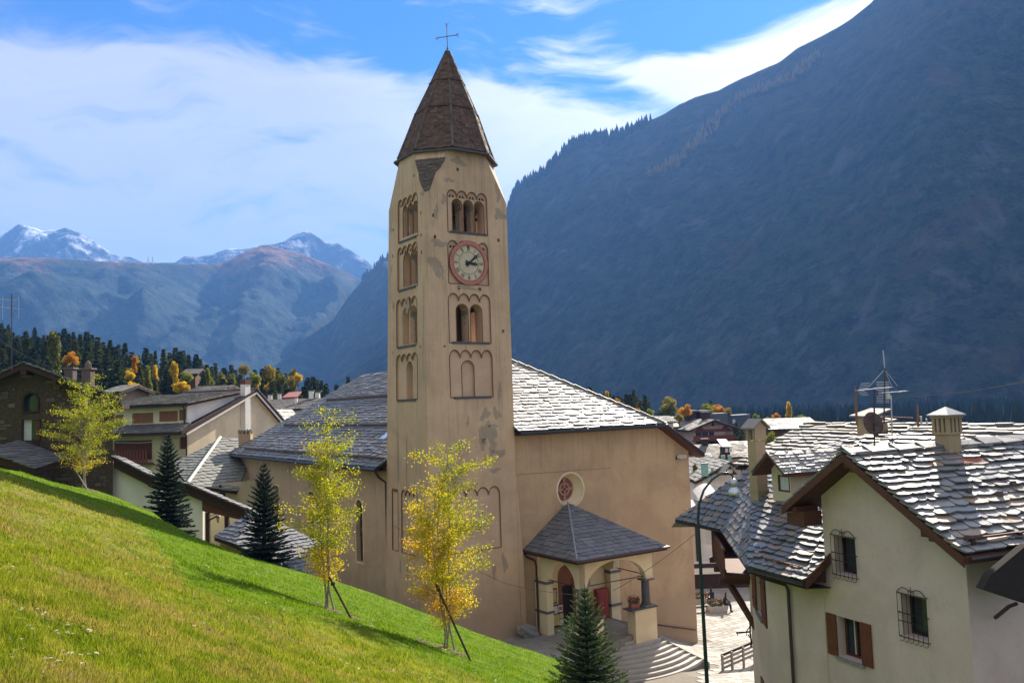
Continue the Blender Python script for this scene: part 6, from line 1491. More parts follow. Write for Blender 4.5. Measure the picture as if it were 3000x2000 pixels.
CHs = thing('pointed_chimney', 'stone chimney with small pointed cap behind the stone house roof', 'chimney', at(258, 1114, 56)); cc = at(258, 1125, 56)
b = MB(); fr = Fr(cc, ux, Vector((0, -1, 0))); b.box(fr, -.3, .3, -.3, .3, -1.2, .95); b.build('shaft', M['rubble'], CHs); b = MB(); b.box(fr, -.4, .4, -.4, .4, .95, 1.05); b.lathe(cc + z_ * 1.05, [(.22, 0), (.2, .3), (.02, .55)], 8); b.build('cap', M['rubble'], CHs)
CHs = thing('stub_chimney', 'short square chimney stub on the stone house roof left of the pointed one', 'chimney', at(207, 1085, 52)); fr = Fr(at(207, 1100, 52), ux, Vector((0, -1, 0))); b = MB(); b.box(fr, -.25, .25, -.25, .25, -.4, .4); b.build('shaft', M['rubble'], CHs); b = MB(); b.box(fr, -.33, .33, -.33, .33, .4, .48); b.build('cap', M['slate_dark'], CHs)
TVA = thing('tv_aerial', 'thin grey television aerial with crossbars above the trees at left edge', 'aerial', at(33, 960, 48))
b = MB(); b.tube([at(34, 1085, 48), at(34, 860, 48)], .03, 5); b.build('pole', M['gutter'], TVA)
for x0_, y0_, x1_, y1_ in ((-10, 899, 58, 905), (-10, 875, 50, 880)):
    b = MB(); b.tube([at(x0_, y0_, 48), at(x1_, y1_, 48)], .018, 4); b.build('crossbar', M['steel'], TVA)
for x in (8, 55): b = MB(); b.tube([at(x, 935, 48), at(x, 870, 48)], .014, 4); b.build('element', M['steel'], TVA)
# low lean-to at its foot
LT = thing('lean_to', 'dark low lean-to roof at the left edge below the stone house', 'lean-to', (-29, 46, 13))
b = MB(); a_, c_ = at(-40, 1322, 46), at(104, 1374, 46); b.prism([a_, c_, c_ - z_ * .28, a_ - z_ * .5], (0, 3, .4)); b.build('roof', M['wood_dark'], LT)
ss = SlateSet(); ss.plane([a_ + Vector((0, -.1, 0)), c_ + Vector((0, -.1, 0)), c_ + Vector((0, 3, .4)), a_ + Vector((0, 3, .4))], .6, .34, .05, 5, .4, over=.08); ss.finish(LT, M['slate_dark'], 60)
b = MB(); b.prism([at(-40, 1350, 46.3), at(92, 1376, 46.3), at(92, 1450, 46.3), at(-40, 1450, 46.3)], (0, 2, 0)); b.build('wall', M['rubblewall'], LT)
# --- cream house with the tall white chimney
YH = thing('cream_house', 'cream house with red-brown shutters, stone roof and tall white chimney stack', 'house', (-20, 66, 6))
cy = at(549, 1300, 84); cy.z = 0; yu = Vector((.28, .96, 0)).normalized(); yw = Vector((yu.y, -yu.x, 0))
FY = Fr(cy, yu, yw)                                              # gable wall
FYf = Fr(cy, -Vector((.96, -.28, 0)).normalized() * -1 * -1, Vector((-.28, -.96, 0)).normalized())   # front, running left
hl = 15.05; gz = 18.9; gk = 11.2; Wg = 17.0
b = MB(); b.wall(FY, [(0, 6), (Wg, 6), (Wg, hl - .2), (gk, gz - .15), (1.2, hl + .1), (0, hl - .4)], [rect(6.3, 7.7, 12.0, 13.1)], 0, .2); b.build('gable_wall', M['plaster_yellow'], YH)
add_window(YH, FY, 6.3, 7.7, 12.0, 13.1, .15)
lf = Vector((-.96, .28, 0)).normalized(); FYf = Fr(cy, lf, Vector((-.28, -.96, 0)).normalized())
def fx(x, d=84): 
    p = on_plane(x, 1250, cy, FYf.v); return (p - cy).dot(lf)
def fz(x, y): return on_plane(x, y, cy, FYf.v).z
top_w = [(fx(545), fx(524), 1203, 1234), (fx(521), fx(466), 1205, 1236), (fx(449), fx(387), 1208, 1239), (fx(362), fx(320), 1211, 1241)]
low_w = [(fx(445), fx(333), 1288, 1345), (fx(548), fx(525), 1282, 1317)]
hs_ = [rect(a, c, fz(450, y1), fz(450, y0)) for a, c, y0, y1 in top_w + low_w]
hs_ = [[(max(p[0], .05), p[1]) for p in h] for h in hs_]
b = MB(); b.wall(FYf, rect(0, fx(300), 6, fz(450, 1188)), hs_, 0, .35); b.build('front_wall', M['plaster_yellow'], YH)
for i, h in enumerate(hs_):
    a, c, z0_, z1_ = h[0][0], h[1][0], h[0][1], h[2][1]
    b = MB(); b.poly([FYf(p, -.3, q) for p, q in h]); g_ = b.build('window', M['glass'], YH)
    n_ = max(2, int((c - a) / .6))
    for k in range(n_):
        b = MB(); b.box(FYf, a + (c - a) * k / n_ + .01, a + (c - a) * (k + 1) / n_ - .01, -.2, -.16, z0_, z1_ - .03); b.build('shutter_leaf', M['wood_red'] if i >= 4 else M['wood_orange'], g_)
b = MB(); zt = fz(450, 1320); b.box(FYf, fx(445) - .1, fx(333), .75, .82, zt - 1.0, zt); 
b = MB(); b.box(FYf, fx(450), fx(320), 0, .85, zt - 1.3, zt - 1.15); byl = b.build('balcony', M['wood_brown'], YH)
for k in range(22): b = MB(); x = fx(447) + k * .36; b.box(FYf, x, x + .24, .76, .8, zt - 1.15, zt + .1); b.build('baluster', M['wood_red'], byl)
b = MB(); b.box(FYf, fx(450), fx(320), .74, .82, zt + .1, zt + .18); b.build('rail', M['wood_brown'], byl)
# intermediate roof strip + main roof + shed dormer roof
vp = FYf.v; sY = .50
def YP(k, d, z): return FYf(k, d, z)
kE = fx(300)
pf_ = [YP(-.35, 1.7, fz(450, 1268)), YP(kE, 1.7, fz(450, 1268)), YP(kE, -.1, fz(450, 1243)), YP(-.35, -.1, fz(450, 1243))]
b = MB(); b.prism([p - z_ * .02 for p in pf_], (0, 0, -.22)); lr = b.build('lower_roof', M['wood_dark'], YH); ss = SlateSet(); ss.plane(pf_, .6, .32, .05, 31, .4, over=.05); ss.finish(lr, M['slate_dark'], 80)
zt_ = fz(450, 1187); q_ = [YP(-.6, .9, zt_), YP(kE, .9, zt_), YP(kE, -8, zt_ + 1.15), YP(-.6, -8, zt_ + 1.15)]
b = MB(); b.prism([p - z_ * .02 for p in q_], (0, 0, -.22)); ur = b.build('upper_roof', M['wood_dark'], YH); ss = SlateSet(); ss.plane(q_, .75, .42, .06, 32, .45, over=.08, lift=.09); ss.finish(ur, M['slate_rough'], 150)
b = MB(); b.prism([YP(0, -.01, fz(450, 1245)), YP(0, -.01, zt_ - .2), YP(0, -7.8, zt_ + .9), YP(0, -7.8, zt_ + .4)], lf * .1); b.build('cheek_wall', M['plaster_white'], YH)
def verge(a, c, parent, mt, fr=FY, v=.55, h=.3, nm='barge_board'):
    b = MB(); b.prism([fr(a[0], v, a[1] - h), fr(c[0], v, c[1] - h), fr(c[0], v, c[1]), fr(a[0], v, a[1])], fr.v * .06); return b.build(nm, mt, parent)
b = MB()
for k0_, z0_ in ((-1.6, fz(450, 1268) + .05), (Wg + 1.2, hl - .8)):
    q = [FY(k0_, .6, z0_), FY(gk, .6, gz), FY(gk, -9, gz), FY(k0_, -9, z0_)]; b.prism(q, (0, 0, -.25))
gr = b.build('gable_roof', M['wood_dark'], YH); verge((-1.6, fz(450, 1268) + .05), (gk, gz), gr, M['wood_dark']); verge((Wg + 1.2, hl - .8), (gk, gz), gr, M['wood_dark'])
ss = SlateSet(); ss.plane([FY(Wg + 1.2, .6, hl - .8), FY(gk, .6, gz), FY(gk, -9, gz), FY(Wg + 1.2, -9, hl - .8)], .8, .5, .05, 33, .4); ss.finish(gr, M['slate_rough'], 0)
b = MB(); b.prism([FY(-.9, .58, fz(450, 1268) - .12), FY(gk, .58, gz - .33), FY(gk, .58, gz - .5), FY(-.9, .58, fz(450, 1268) - .3)], FY.v * .03); b.prism([FY(Wg + 1.0, .58, hl - .9), FY(gk, .58, gz - .33), FY(gk, .58, gz - .6), FY(Wg + 1.0, .58, hl - 1.2)], FY.v * .03); b.build('white_soffit', M['plaster_white'], YH)
kc = (on_plane(713, 1250, cy, FY.v) - cy).dot(yu); ztop = on_plane(713, 1126, cy, FY.v).z
b = MB(); b.box(FY, kc - .5, kc + .5, .02, .6, 6, ztop); chy = b.build('chimney_stack', M['plaster_white'], YH); b = MB(); b.box(FY, kc - .54, kc + .54, -.05, .66, ztop, ztop + .55); b.build('head', M['wood_brown'], chy)
b = MB(); b.tube([YP(-.1, .8, zt_ - .1), YP(.25, .12, zt_ - .5), YP(.25, .12, zt_ - 2.6)], .07, 6); b.build('downpipe', M['gutter_dark'], YH); b = MB(); b.tube([YP(.6, 1.3, fz(450, 1270)), YP(-.0, .15, fz(450, 1275)), YP(-.05, .15, 7)], .07, 6); b.build('downpipe', M['gutter_dark'], YH)
b = MB(); b.tube([YP(kE, .8, fz(450, 1290)), YP(kE / 2, .8, fz(450, 1295)), YP(.5, 1.0, fz(450, 1290))], .03, 4); b.build('clothes_line', M['curtain'], YH)
# --- slate roofed annex behind the first spruce
AX = thing('annex', 'small cream annex under a pale slate hipped roof with a mortared ridge', 'house', at(650, 1420, 73))
def A_at(x, y, d): return at(x, y, d)
ax0, ax1, ax2, ax3, ax4 = A_at(551, 1420, 70), A_at(694, 1440, 72), A_at(755, 1283, 80), A_at(646, 1286, 80), A_at(505, 1362, 76)
nrm_ = (ax1 - ax0).cross(ax3 - ax0).normalized(); ax2 = on_plane(755, 1284, ax0, nrm_)
b = MB(); tri_or_quad_deck(b, [ax0, ax1, ax2, ax3], .2); tri_or_quad_deck(b, [ax0, ax3, ax4], .2); axr = b.build('roof', M['wood_dark'], AX)
M['slate_pale'] = m_slate('pale_slate', [(.22, .225, .2), (.29, .29, .26), (.25, .25, .225), (.32, .315, .28)], (.5, .7), .2)
ss = SlateSet(); ss.plane([ax0, ax1, ax2, ax3], .78, .5, .05, 41, .22, over=.06, lift=.08); ss.plane([ax0, ax3, ax4], .78, .5, .05, 42, .22, over=.04, lift=.08); ss.finish(axr, M['slate_pale'], 220)
b = MB(); b.tube([ax0 + z_ * .2, ax3 + z_ * .2], .13, 6); b.build('mortar_ridge', M['plaster_white'], axr)
fo = Vector((ax0.x, ax0.y, 0)); fu = Vector((ax1.x - ax0.x, ax1.y - ax0.y, 0)); Lx = fu.length; fu.normalize(); fv = Vector((fu.y, -fu.x, 0)); FX = Fr(fo, fu, fv)
wx = [((on_plane(x, 1450, FX(0, -.7, 0), fv) - fo).dot(fu)) for x in (642, 661)]; wzx = [on_plane(650, y, FX(0, -.7, 0), fv).z for y in (1462, 1441)]
b = MB(); b.wall(FX.shift(v=-.7), rect(.4, Lx + 2, 1, ax0.z - .1), [rect(wx[0], wx[1], wzx[0], wzx[1])], 0, .2); b.build('wall', M['plaster_yellow'], AX); add_window(AX, FX.shift(v=-.7), wx[0], wx[1], wzx[0], wzx[1], .12)
for x in (.9, 2.5): b = MB(); b.box(FX, x, x + .16, -.7, -.05, ax0.z - .42, ax0.z - .22); b.build('rafter_end', M['wood_dark'], AX)
cA = at(720, 1290, 79); fr = Fr(cA, ux, Vector((0, -1, 0))); CA = thing('crenellated_chimney', 'squat stone chimney with crown of round knobs on the annex roof', 'chimney', cA)
b = MB(); b.box(fr, -.55, .55, -.4, .4, -.8, .6); b.build('shaft', M['plaster_tan'], CA)
for i in range(4):
    for j in (0, 1): b = MB(); b.box(fr, -.58 + i * .33, -.42 + i * .33, -.4 + j * .64, -.24 + j * .64, .601, .85); b.build('head_pier', M['plaster_tan'], CA)
b = MB(); b.box(fr, -.6, .6, -.45, .45, .852, .9); b.build('plate', M['slate_pale'], CA)
for i in range(5): b = MB(); b.lathe(fr(-.5 + i * .25, .2, .9), [(.1, 0), (.11, .07), (.07, .14), (.01, .17)], 8); b.build('knob', M['slate_pale'], CA)
# --- dark timber outbuilding along the foot of the bank
OB = thing('timber_outbuilding', 'low white walled outbuilding with a long dark sloping timber roof edge', 'outbuilding', (-17, 48, 8))
def O(x, y, d=50): return at(x, y, d)
b = MB(); e0, e1, e2, e3 = O(333, 1338), O(440, 1392), O(555, 1420), O(728, 1494)
for p, q in ((e0, e1), (e1, e2), (e2, e3)): b.prism([p, q, q - z_ * .62, p - z_ * .62], (0, .25, 0))
b.build('barge_board', M['wood_dark'], OB)
b = MB(); 
for p, q in ((e0, e1), (e1, e2), (e2, e3)): b.prism([p + Vector((0, -.3, .05)), q + Vector((0, -.3, .05)), q + Vector((.3, .9, -.25)), p + Vector((.3, .9, -.25))], (0, 0, -.1))
obr = b.build('roof', M['wood_dark'], OB)
ss = SlateSet()
for p, q in ((e0, e1), (e1, e2), (e2, e3)): ss.plane([p + Vector((0, -.3, .05)), q + Vector((0, -.3, .05)), q + Vector((.3, .9, -.25)), p + Vector((.3, .9, -.25))], .6, .4, .05, 3, .4)
ss.finish(obr, M['slate_dark'], 80)
b = MB(); b.prism([O(331, 1352, 50.5), O(435, 1400, 50.5), O(470, 1420, 50.5), O(470, 1480, 50.5), O(331, 1480, 50.5)], (0, .3, 0)); b.build('wall', M['plaster_white'], OB)
b = MB(); b.prism([O(520, 1425, 50.5), O(594, 1450, 50.5), O(594, 1600, 50.5), O(520, 1600, 50.5)], (0, .3, 0)); b.build('wall', M['plaster_white'], OB)
b = MB(); b.prism([O(592, 1462, 50.2), O(730, 1500, 50.2), O(730, 1528, 50.2), O(592, 1496, 50.2)], (0, .25, 0)); b.build('lintel_beam', M['wood_brown'], OB)
b = MB(); b.prism([O(596, 1440, 50.3), O(735, 1495, 50.3), O(735, 1510, 50.3), O(596, 1470, 50.3)], (0, .2, 0)); b.build('gable_board', M['wood_dark'], OB)
b = MB(); b.bar(O(609, 1500, 50.4), O(610, 1600, 50.4), .22); b.build('post', M['wood_dark'], OB); b = MB(); b.bar(O(665, 1510, 50.4), O(667, 1600, 50.4), .24); b.build('post', M['wood_dark'], OB)
b = MB(); b.bar(O(612, 1523, 50.4), O(638, 1510, 50.4), .1); b.build('brace', M['wood_brown'], OB)
b = MB(); b.prism([O(596, 1480, 54), O(720, 1500, 54), O(720, 1620, 54), O(596, 1620, 54)], (0, .3, 0)); bw_ = b.build('inner_wall', M['plaster_yellow'], OB)
fr = Fr(at(643, 1562, 53.95), ux, Vector((0, -1, 0))); add_window(OB, fr, -.12, .32, -.5, .08, -.03, frame='plaster_white')
WLn = thing('wall_lantern', 'black wrought iron lantern hanging under the timber outbuilding roof', 'lantern', at(639, 1520, 50.8)); cl_ = at(639, 1518, 50.8)
b = MB(); b.lathe(cl_ - z_ * .22, [(.07, 0), (.13, .3), (.15, .32), (.03, .44)], 6); b.build('lantern_body', M['iron'], WLn)
b = MB(); b.tube([cl_ + z_ * .2, cl_ + z_ * .3, at(612, 1512, 50.8)], .02, 5); b.build('arm', M['iron'], WLn)
b = MB(); b.lathe(cl_ - z_ * .2, [(.078, .02), (.138, .28)], 6); b.build('lantern_glass', M['paper_yellow'], WLn)
# slate roof under the second spruce
SR = thing('low_slate_roof', 'low hipped slate roof half hidden by the dark spruce beside the church', 'outbuilding', at(740, 1600, 45))
r1, r2, r3, r4 = at(742, 1500, 47), at(628, 1574, 46), at(693, 1597, 43.5), at(905, 1712, 42.5); rn = (r4 - r3).cross(r1 - r3).normalized(); r5 = on_plane(930, 1588, r3, rn)
b = MB(); tri_or_quad_deck(b, [r2, r3, r1], .15); tri_or_quad_deck(b, [r3, r4, r5, r1], .15); srr = b.build('roof', M['wood_dark'], SR)
ss = SlateSet(); ss.plane([r2, r3, r1], .5, .3, .05, 51, .3, over=.05, lift=.07); ss.plane([r3, r4, r5, r1], .5, .3, .05, 52, .3, over=.05, lift=.07); ss.finish(srr, M['slate_porch'], 220)
b = MB(); b.prism([r3 - z_ * .3 + Vector((0, .5, 0)), r4 - z_ * .3 + Vector((0, .5, 0)), r5 - z_ * .5, r1 - z_ * .5, r2 - z_ * .3 + Vector((.3, 0, 0))], (0, 0, -4)); b.build('wall', M['plaster_tan'], SR)

# ------------------------------------------------------------------ village beyond the square
def gp(x, y, d): p = at(x, y, d); return p
def vill(name, label, xl, xr, ye, yr, d, ang, Wd, **k):
    """front eaves from pixel bearing xl to xr at distance d; ye/yr give eaves and ridge heights"""
    a = at(xl, ye, d); u = Vector((math.cos(ang), math.sin(ang), 0)); n = Vector((u.y, -u.x, 0)); r = on_plane(xr, ye, a, n); L = (r - a).length
    mid = a + u * L / 2; rd = (Vector((mid.x, mid.y, 0)) - n * Wd / 2).length; hr = 16 + (at((xl + xr) / 2, yr, 1).z - 16) * (mid.y - n.y * Wd / 2) 
    return gabled(name, label, (a.x, a.y), u, L, Wd, a.z, hr, **k)
# chalet-like hotel: gable towards the viewer
def facing(name, label, xl, xr, yap, ye, d, depth, ang=0.0, floors=(), wall='plaster_white', roof='slate_tan', z0=-8, ov=.8, balc=(), chims=(), gwood=None, grp=None, cat=None):
    a = at(xl, ye, d); u = Vector((math.cos(ang), math.sin(ang), 0)); n = Vector((u.y, -u.x, 0)); r = on_plane(xr, ye, a, n); L = (r - a).length; xm = (xl + xr) / 2; zr_ = on_plane(xm, yap, a, n).z; he = a.z
    fr = Fr(Vector((a.x, a.y, 0)), u, n); t_ = thing(name, label, 'house', fr(L / 2, -depth / 2, 0), grp)
    holes = []
    for z1_, h_, xs_ in floors:
        for x0_, w_ in xs_: holes.append(rect(L * x0_, L * x0_ + w_, he - z1_ - h_, he - z1_))
    b = MB(); b.wall(fr, [(0, z0), (L, z0), (L, he), (L / 2, zr_), (0, he)], holes, 0, .25)
    for x_ in (0, L): b.poly([fr(x_, 0, z0), fr(x_, -depth, z0), fr(x_, -depth, he), fr(x_, 0, he)])
    b.poly([fr(0, -depth, z0), fr(L, -depth, z0), fr(L, -depth, he), fr(L / 2, -depth, zr_), fr(0, -depth, he)]); b.build('wall', M[wall], t_)
    for h in holes: add_window(t_, fr, h[0][0], h[1][0], h[0][1], h[2][1], .2, frame='wood_brown')
    if gwood:
        s = (zr_ - he) / (L / 2); b = MB(); b.prism([fr(-.1, .05, he - .7), fr(L + .1, .05, he - .7), fr(L - L * .2, .05, he + s * L * .2 - .1), fr(L * .72, .05, he - .15), fr(L * .28, .05, he - .15), fr(L * .2, .05, he + s * L * .2 - .1)], n * .08); b.build('gable_boarding', M['wood_red'], t_)
    for z1_ in balc:
        b = MB(); b.box(fr, -.3, L + .3, .05, 1.0, he - z1_ - .2, he - z1_); bb = b.build('balcony', M['wood_brown'], t_)
        b = MB(); b.box(fr, -.3, L + .3, .92, .98, he - z1_, he - z1_ + .85); b.build('balcony_front', M['wood_red'], bb)
    b = MB(); s = (zr_ - he) / (L / 2); ds = []
    for sg in (0, 1):
        xo = -ov if sg == 0 else L + ov; ds.append([fr(xo, ov + .2, he - s * ov + .15), fr(L / 2, ov + .2, zr_ + .15), fr(L / 2, -depth - .5, zr_ + .15), fr(xo, -depth - .5, he - s * ov + .15)]); tri_or_quad_deck(b, ds[-1], .25)
    r_ = b.build('roof', M['wood_dark'], t_); ss = SlateSet()
    for q in ds: ss.plane(q, 1.0, .6, .07, 7, .45, over=.05)
    ss.finish(r_, M[roof], 0)
    for (fx_, v_, w_, z_top, mt) in chims:
        zz = zr_ - s * abs(fx_ - .5) * L; b = MB(); b.box(fr, L * fx_ - w_ / 2, L * fx_ + w_ / 2, v_ - w_ / 2, v_ + w_ / 2, zz - .6, zz + z_top); c_ = b.build('chimney', M[mt], t_); b = MB(); b.box(fr, L * fx_ - w_ * .62, L * fx_ + w_ * .62, v_ - w_ * .62, v_ + w_ * .62, zz + z_top, zz + z_top + .15); b.build('cap', M['slate_tan'], c_)
    return t_, fr, L, he, zr_
W4 = [(.06, 1.3), (.22, 1.3), (.4, 1.1), (.52, 1.1), (.66, 1.3), (.84, 1.3)]
M['pink_render'] = m_plaster('pink_render', (.48, .36, .32), (.3, .2, .18), .15)
facing('chalet', 'large chalet with red-brown balconies and gable boarding beyond the church corner', 2030, 2145, 1232, 1256, 165, 16, .10, [( .6, 1.5, W4), (3.8, 1.6, W4[:2] + W4[4:]), (-1.6, 1.2, [(.34, 1.0), (.44, 1.0), (.56, 1.0)])], 'pink_render', 'slate_rough', -4, 1.2, (2.2, 5.2), [(.5, -4, 1.2, 1.6, 'wood_dark')], True)
vill('hotel', 'long stone roofed building with two dark square towers left of the chalet', 1952, 2034, 1252, 1222, 172, .12, 17, wall='pink_render', roof='slate_rough', wins_f=[(1.5, 2.6, -1, .6), (3.6, 4.7, -1, .6), (5.5, 6.2, -1, .6)], z0=-4, trim='wood_dark', rows=(1.3, .8))
for i, (x0_, x1_, y0_) in enumerate(((2009, 2040, 1206), (2050, 2078, 1206))):
    t_ = thing('stair_tower', ('left' if i == 0 else 'right') + ' one of two dark square towers on the stone roofed building', 'tower', at(x0_, 1225, 176)); b = MB(); a = at(x0_, y0_, 176); c = at(x1_, y0_ - 1, 176); b.prism([a, c, c - z_ * 5, a - z_ * 5], (0, 5, 0)); b.build('wall', M['wood_dark'], t_); b = MB(); b.prism([a + Vector((-.4, -.4, .01)), c + Vector((.4, -.4, .01)), c + Vector((.4, 5.4, .01)), a + Vector((-.4, 5.4, .01))], z_ * .25); b.build('roof', M['slate_tan'], t_)
t_ = thing('grey_block', 'plain grey flat topped block behind the chalet roof', 'building', at(2110, 1215, 190)); b = MB(); a, c = at(2088, 1211, 190), at(2132, 1209, 190); b.prism([a, c, c - z_ * 12, a - z_ * 12], (0, 6, 0)); b.build('wall', m_plain('slate_blue_cladding', (.10, .11, .14), .7, .2), t_)
t_ = thing('grey_block', 'taller pale grey block with small window right of the chalet', 'building', at(2165, 1225, 200)); b = MB(); a, c = at(2146, 1216, 200), at(2198, 1213, 200); b.prism([a, c, c - z_ * 14, a - z_ * 14], (0, 6, 0)); b.build('wall', bpy.data.materials['slate_blue_cladding'], t_); b = MB(); a, c = at(2146, 1228, 199.8), at(2154, 1228, 199.8); b.prism([a, c, c - z_ * .9, a - z_ * .9], (0, .1, 0)); b.build('window', M['curtain'], t_)
vill('village_house', 'tan house with plain pinkish stone roof and dormer in the village gap', 2064, 2192, 1341, 1304, 120, .02, 9.5, wall='plaster_tan', roof='slate_tan', wins_f=[(1.7, 3.2, -.9, .55), (4.6, 5.7, -.9, .55)], z0=-5, chims=[(1.2, -4.4, .8, 1.1, 'wood_dark')], rows=(.7, .45))
t_ = thing('roof_dormer', 'white roofed dormer in the middle of the tan village house roof', 'dormer', at(2130, 1320, 119)); b = MB(); p0_ = at(2116, 1310, 118.5); p1_ = at(2144, 1310, 118.5); b.prism([p0_, p1_, p1_ + Vector((0, 3, .9)), p0_ + Vector((0, 3, .9))], (0, 0, .12)); b.build('roof', M['slate_pale'], t_); b = MB(); b.prism([p0_ + Vector((.2, .3, 0)), p1_ + Vector((-.2, .3, 0)), p1_ + Vector((-.2, .3, -1.1)), p0_ + Vector((.2, .3, -1.1))], (0, 2, 0)); w_ = b.build('wall', M['wood_dark'], t_)
for a in (.45, 1.0): b = MB(); b.prism([p0_ + Vector((a, .28, -.15)), p0_ + Vector((a + .4, .28, -.15)), p0_ + Vector((a + .4, .28, -.7)), p0_ + Vector((a, .28, -.7))], (0, .01, 0)); b.build('pane', M['curtain'], w_)
_, frc, Lc, hec, zrc = facing('village_house', 'stone roofed house with four green copper chimneys and broad gable', 2058, 2212, 1356, 1398, 95, 12, .0, [(.6, 1.0, [(.42, 1.2)])], 'plaster_white', 'slate_pale', -5, 1.0)
for i, (x, y, s) in enumerate(((2119, 1342, 9), (2138, 1342, 9), (2064, 1364, 17), (2071, 1378, 7), (2087, 1378, 7), (2180, 1360, 16))):
    c = at(x, y, 94 if i > 1 else 100); w = s * c.y / 2500; t_ = thing('copper_chimney', ['pale green chimney box left of the gable apex pair', 'pale green chimney box right of the gable apex pair', 'wide green chimney box at the left end of roof', 'small green chimney left below the wide box', 'small green chimney with notched top near the left eaves', 'broad green chimney box at the right of roof'][i], 'chimney', c, 'green copper chimneys')
    fr = Fr(c, ux, Vector((0, -1, 0))); b = MB(); b.box(fr, -w / 2, w / 2, -w / 2, w / 2, -1.1, .25); b.build('casing', M['copper'], t_); b = MB(); b.box(fr, -w * .6, w * .6, -w * .6, w * .6, .25, .33); b.build('lid', M['slate_pale'], t_)
t_ = thing('small_gable', 'small dark gable dormer with pale window in the copper chimney roof', 'dormer', at(2137, 1370, 92)); a, c, m_ = at(2112, 1392, 92), at(2158, 1390, 92), at(2136, 1364, 92); b = MB(); b.prism([a, c, m_], (0, 3, 0)); b.build('wall', M['wood_dark'], t_)
b = MB()
for p, q in ((a, m_), (c, m_)): b.prism([p + Vector((0, -.5, .0)), q + Vector((0, -.5, .0)), q + Vector((0, 3, 0)), p + Vector((0, 3, 0))], z_ * .15)
b.build('roof', M['slate_tan'], t_); b = MB(); a, c = at(2130, 1374, 91.9), at(2146, 1374, 91.9); b.prism([a, c, c - z_ * .4, a - z_ * .4], (0, .05, 0)); b.build('pane', M['curtain'], t_)
t_ = thing('white_canopy', 'bright white curved canopy at the foot of the village houses', 'canopy', at(2085, 1440, 84)); b = MB()
for k in range(6): p0_ = at(2056 + k * 9, 1476 - 22 * math.sin(k / 6 * 2.2), 82); p1_ = at(2065 + k * 9, 1476 - 22 * math.sin((k + 1) / 6 * 2.2), 82); b.prism([p0_, p1_, p1_ + Vector((0, 4, .8)), p0_ + Vector((0, 4, .8))], (0, 0, .1))
b.build('roof_sheet', M['plaster_white'], t_)
vill('village_house', 'small half hidden house with stone roof between church eaves and chalet', 2025, 2062, 1366, 1345, 110, .3, 7, wall='plaster_tan', roof='slate_tan', z0=-5, rows=(.7, .45))
vill('village_house', 'dark stone roofed house among yellow trees behind the slab chimney', 2262, 2392, 1258, 1228, 150, -.05, 12, wall='wood_brown', roof='slate_rough', z0=-4, rows=(1.1, .7))
vill('village_house', 'sunlit white roofed house edge among the trees left of the hotel', 1935, 1972, 1238, 1222, 150, .1, 9, wall='plaster_white', roof='slate_pale', z0=-4)
vill('village_house', 'low house with dark wide stone roof between tan house and slab chimney', 2150, 2215, 1322, 1296, 128, .0, 8, wall='plaster_white', roof='slate_rough', z0=-5)
# village behind the church roof, left of the tower
vill('village_house', 'house with broad patchy stone roof and three chimneys behind the church slope', 782, 905, 1201, 1174, 120, .0, 9, wall='plaster_yellow', roof='slate_tan', wins_f=[(3.2, 3.9, 13.3, 14.3)], z0=-2, chims=[(5.2, -4.5, .6, 1.3, 'plaster_white'), (3.6, -2.0, .35, 1.0, 'plaster_white'), (6.0, -5, .6, 1.2, 'plaster_white')], rows=(.7, .45))
vill('village_house', 'small house with stone roof and two chimneys right of the cream gable', 765, 815, 1197, 1178, 128, .15, 8, wall='plaster_yellow', roof='slate_tan', z0=-2, chims=[(.8, -4, .6, 1.1, 'plaster_white'), (2.2, -4, .5, 1.2, 'plaster_white')], rows=(.7, .45))
facing('village_house', 'little house with white edged steep gable below the patchy stone roof', 797, 827, 1205, 1224, 104, 6, .0, [], 'plaster_white', 'slate_pale', -2, .4)
t_ = thing('red_roof', 'red-brown metal roof between the far chimneys and dark firs', 'roof', at(850, 1160, 150)); b = MB(); b.prism([at(826, 1167, 148), at(870, 1165, 148), at(884, 1149, 156), at(846, 1152, 156)], (0, 0, .2)); b.build('sheet', m_plain('red_metal', (.30, .09, .06), .5, .3), t_); b = MB(); b.prism([at(828, 1168, 149), at(868, 1166, 149), at(868, 1178, 149), at(828, 1180, 149)], (0, 5, 0)); b.build('wall', M['wood_dark'], t_)
vill('village_house', 'roof of a house peeping through the spruces above the cream house', 540, 572, 1096, 1084, 190, .1, 8, wall='wood_brown', roof='slate_tan', z0=8)
vill('village_house', 'thin stone roof line behind the cream house just right of its ridge', 565, 640, 1150, 1136, 110, .0, 8, wall='plaster_tan', roof='slate_tan', z0=2)
vill('village_house', 'small roof peak behind the stone house eaves near the yellow tree', 322, 346, 1150, 1136, 95, -.2, 5, wall='plaster_tan', roof='slate_rough', z0=6)

# ------------------------------------------------------------------ wires
def wire(lab, pts, r=.012, sag=0.0):
    t_ = MB(); P = [Vector(p) for p in pts]; out = []
    for a, c in zip(P[:-1], P[1:]):
        for k in range(12): t = k / 12; q = a.lerp(c, t); q.z -= sag * 4 * t * (1 - t); out.append(q)
    out.append(P[-1]); t_.tube(out, r, 4); o = t_.build('overhead_wire', M['cable'], None, loc=P[0]); tag(o, lab, 'wire')
wire('thin cable from aerials rising to the right border', [at(2621, 1164, 31), at(3010, 1116, 26)], .014, .1)
wire('thin cable crossing the tower and church facade to the right', [at(1410, 1391, 51), at(1500, 1391, 51.3), at(1790, 1370, 54)], .012, 0)
wire('thin cable from church porch up to the lamp post', [at(1795, 1730, 49), at(2046, 1555, 40)], .014, .15)
wire('thin cable from the tower foot across to the porch arches', [at(1150, 1537, 49), at(1480, 1708, 47.5), at(1700, 1742, 47)], .012, .1)
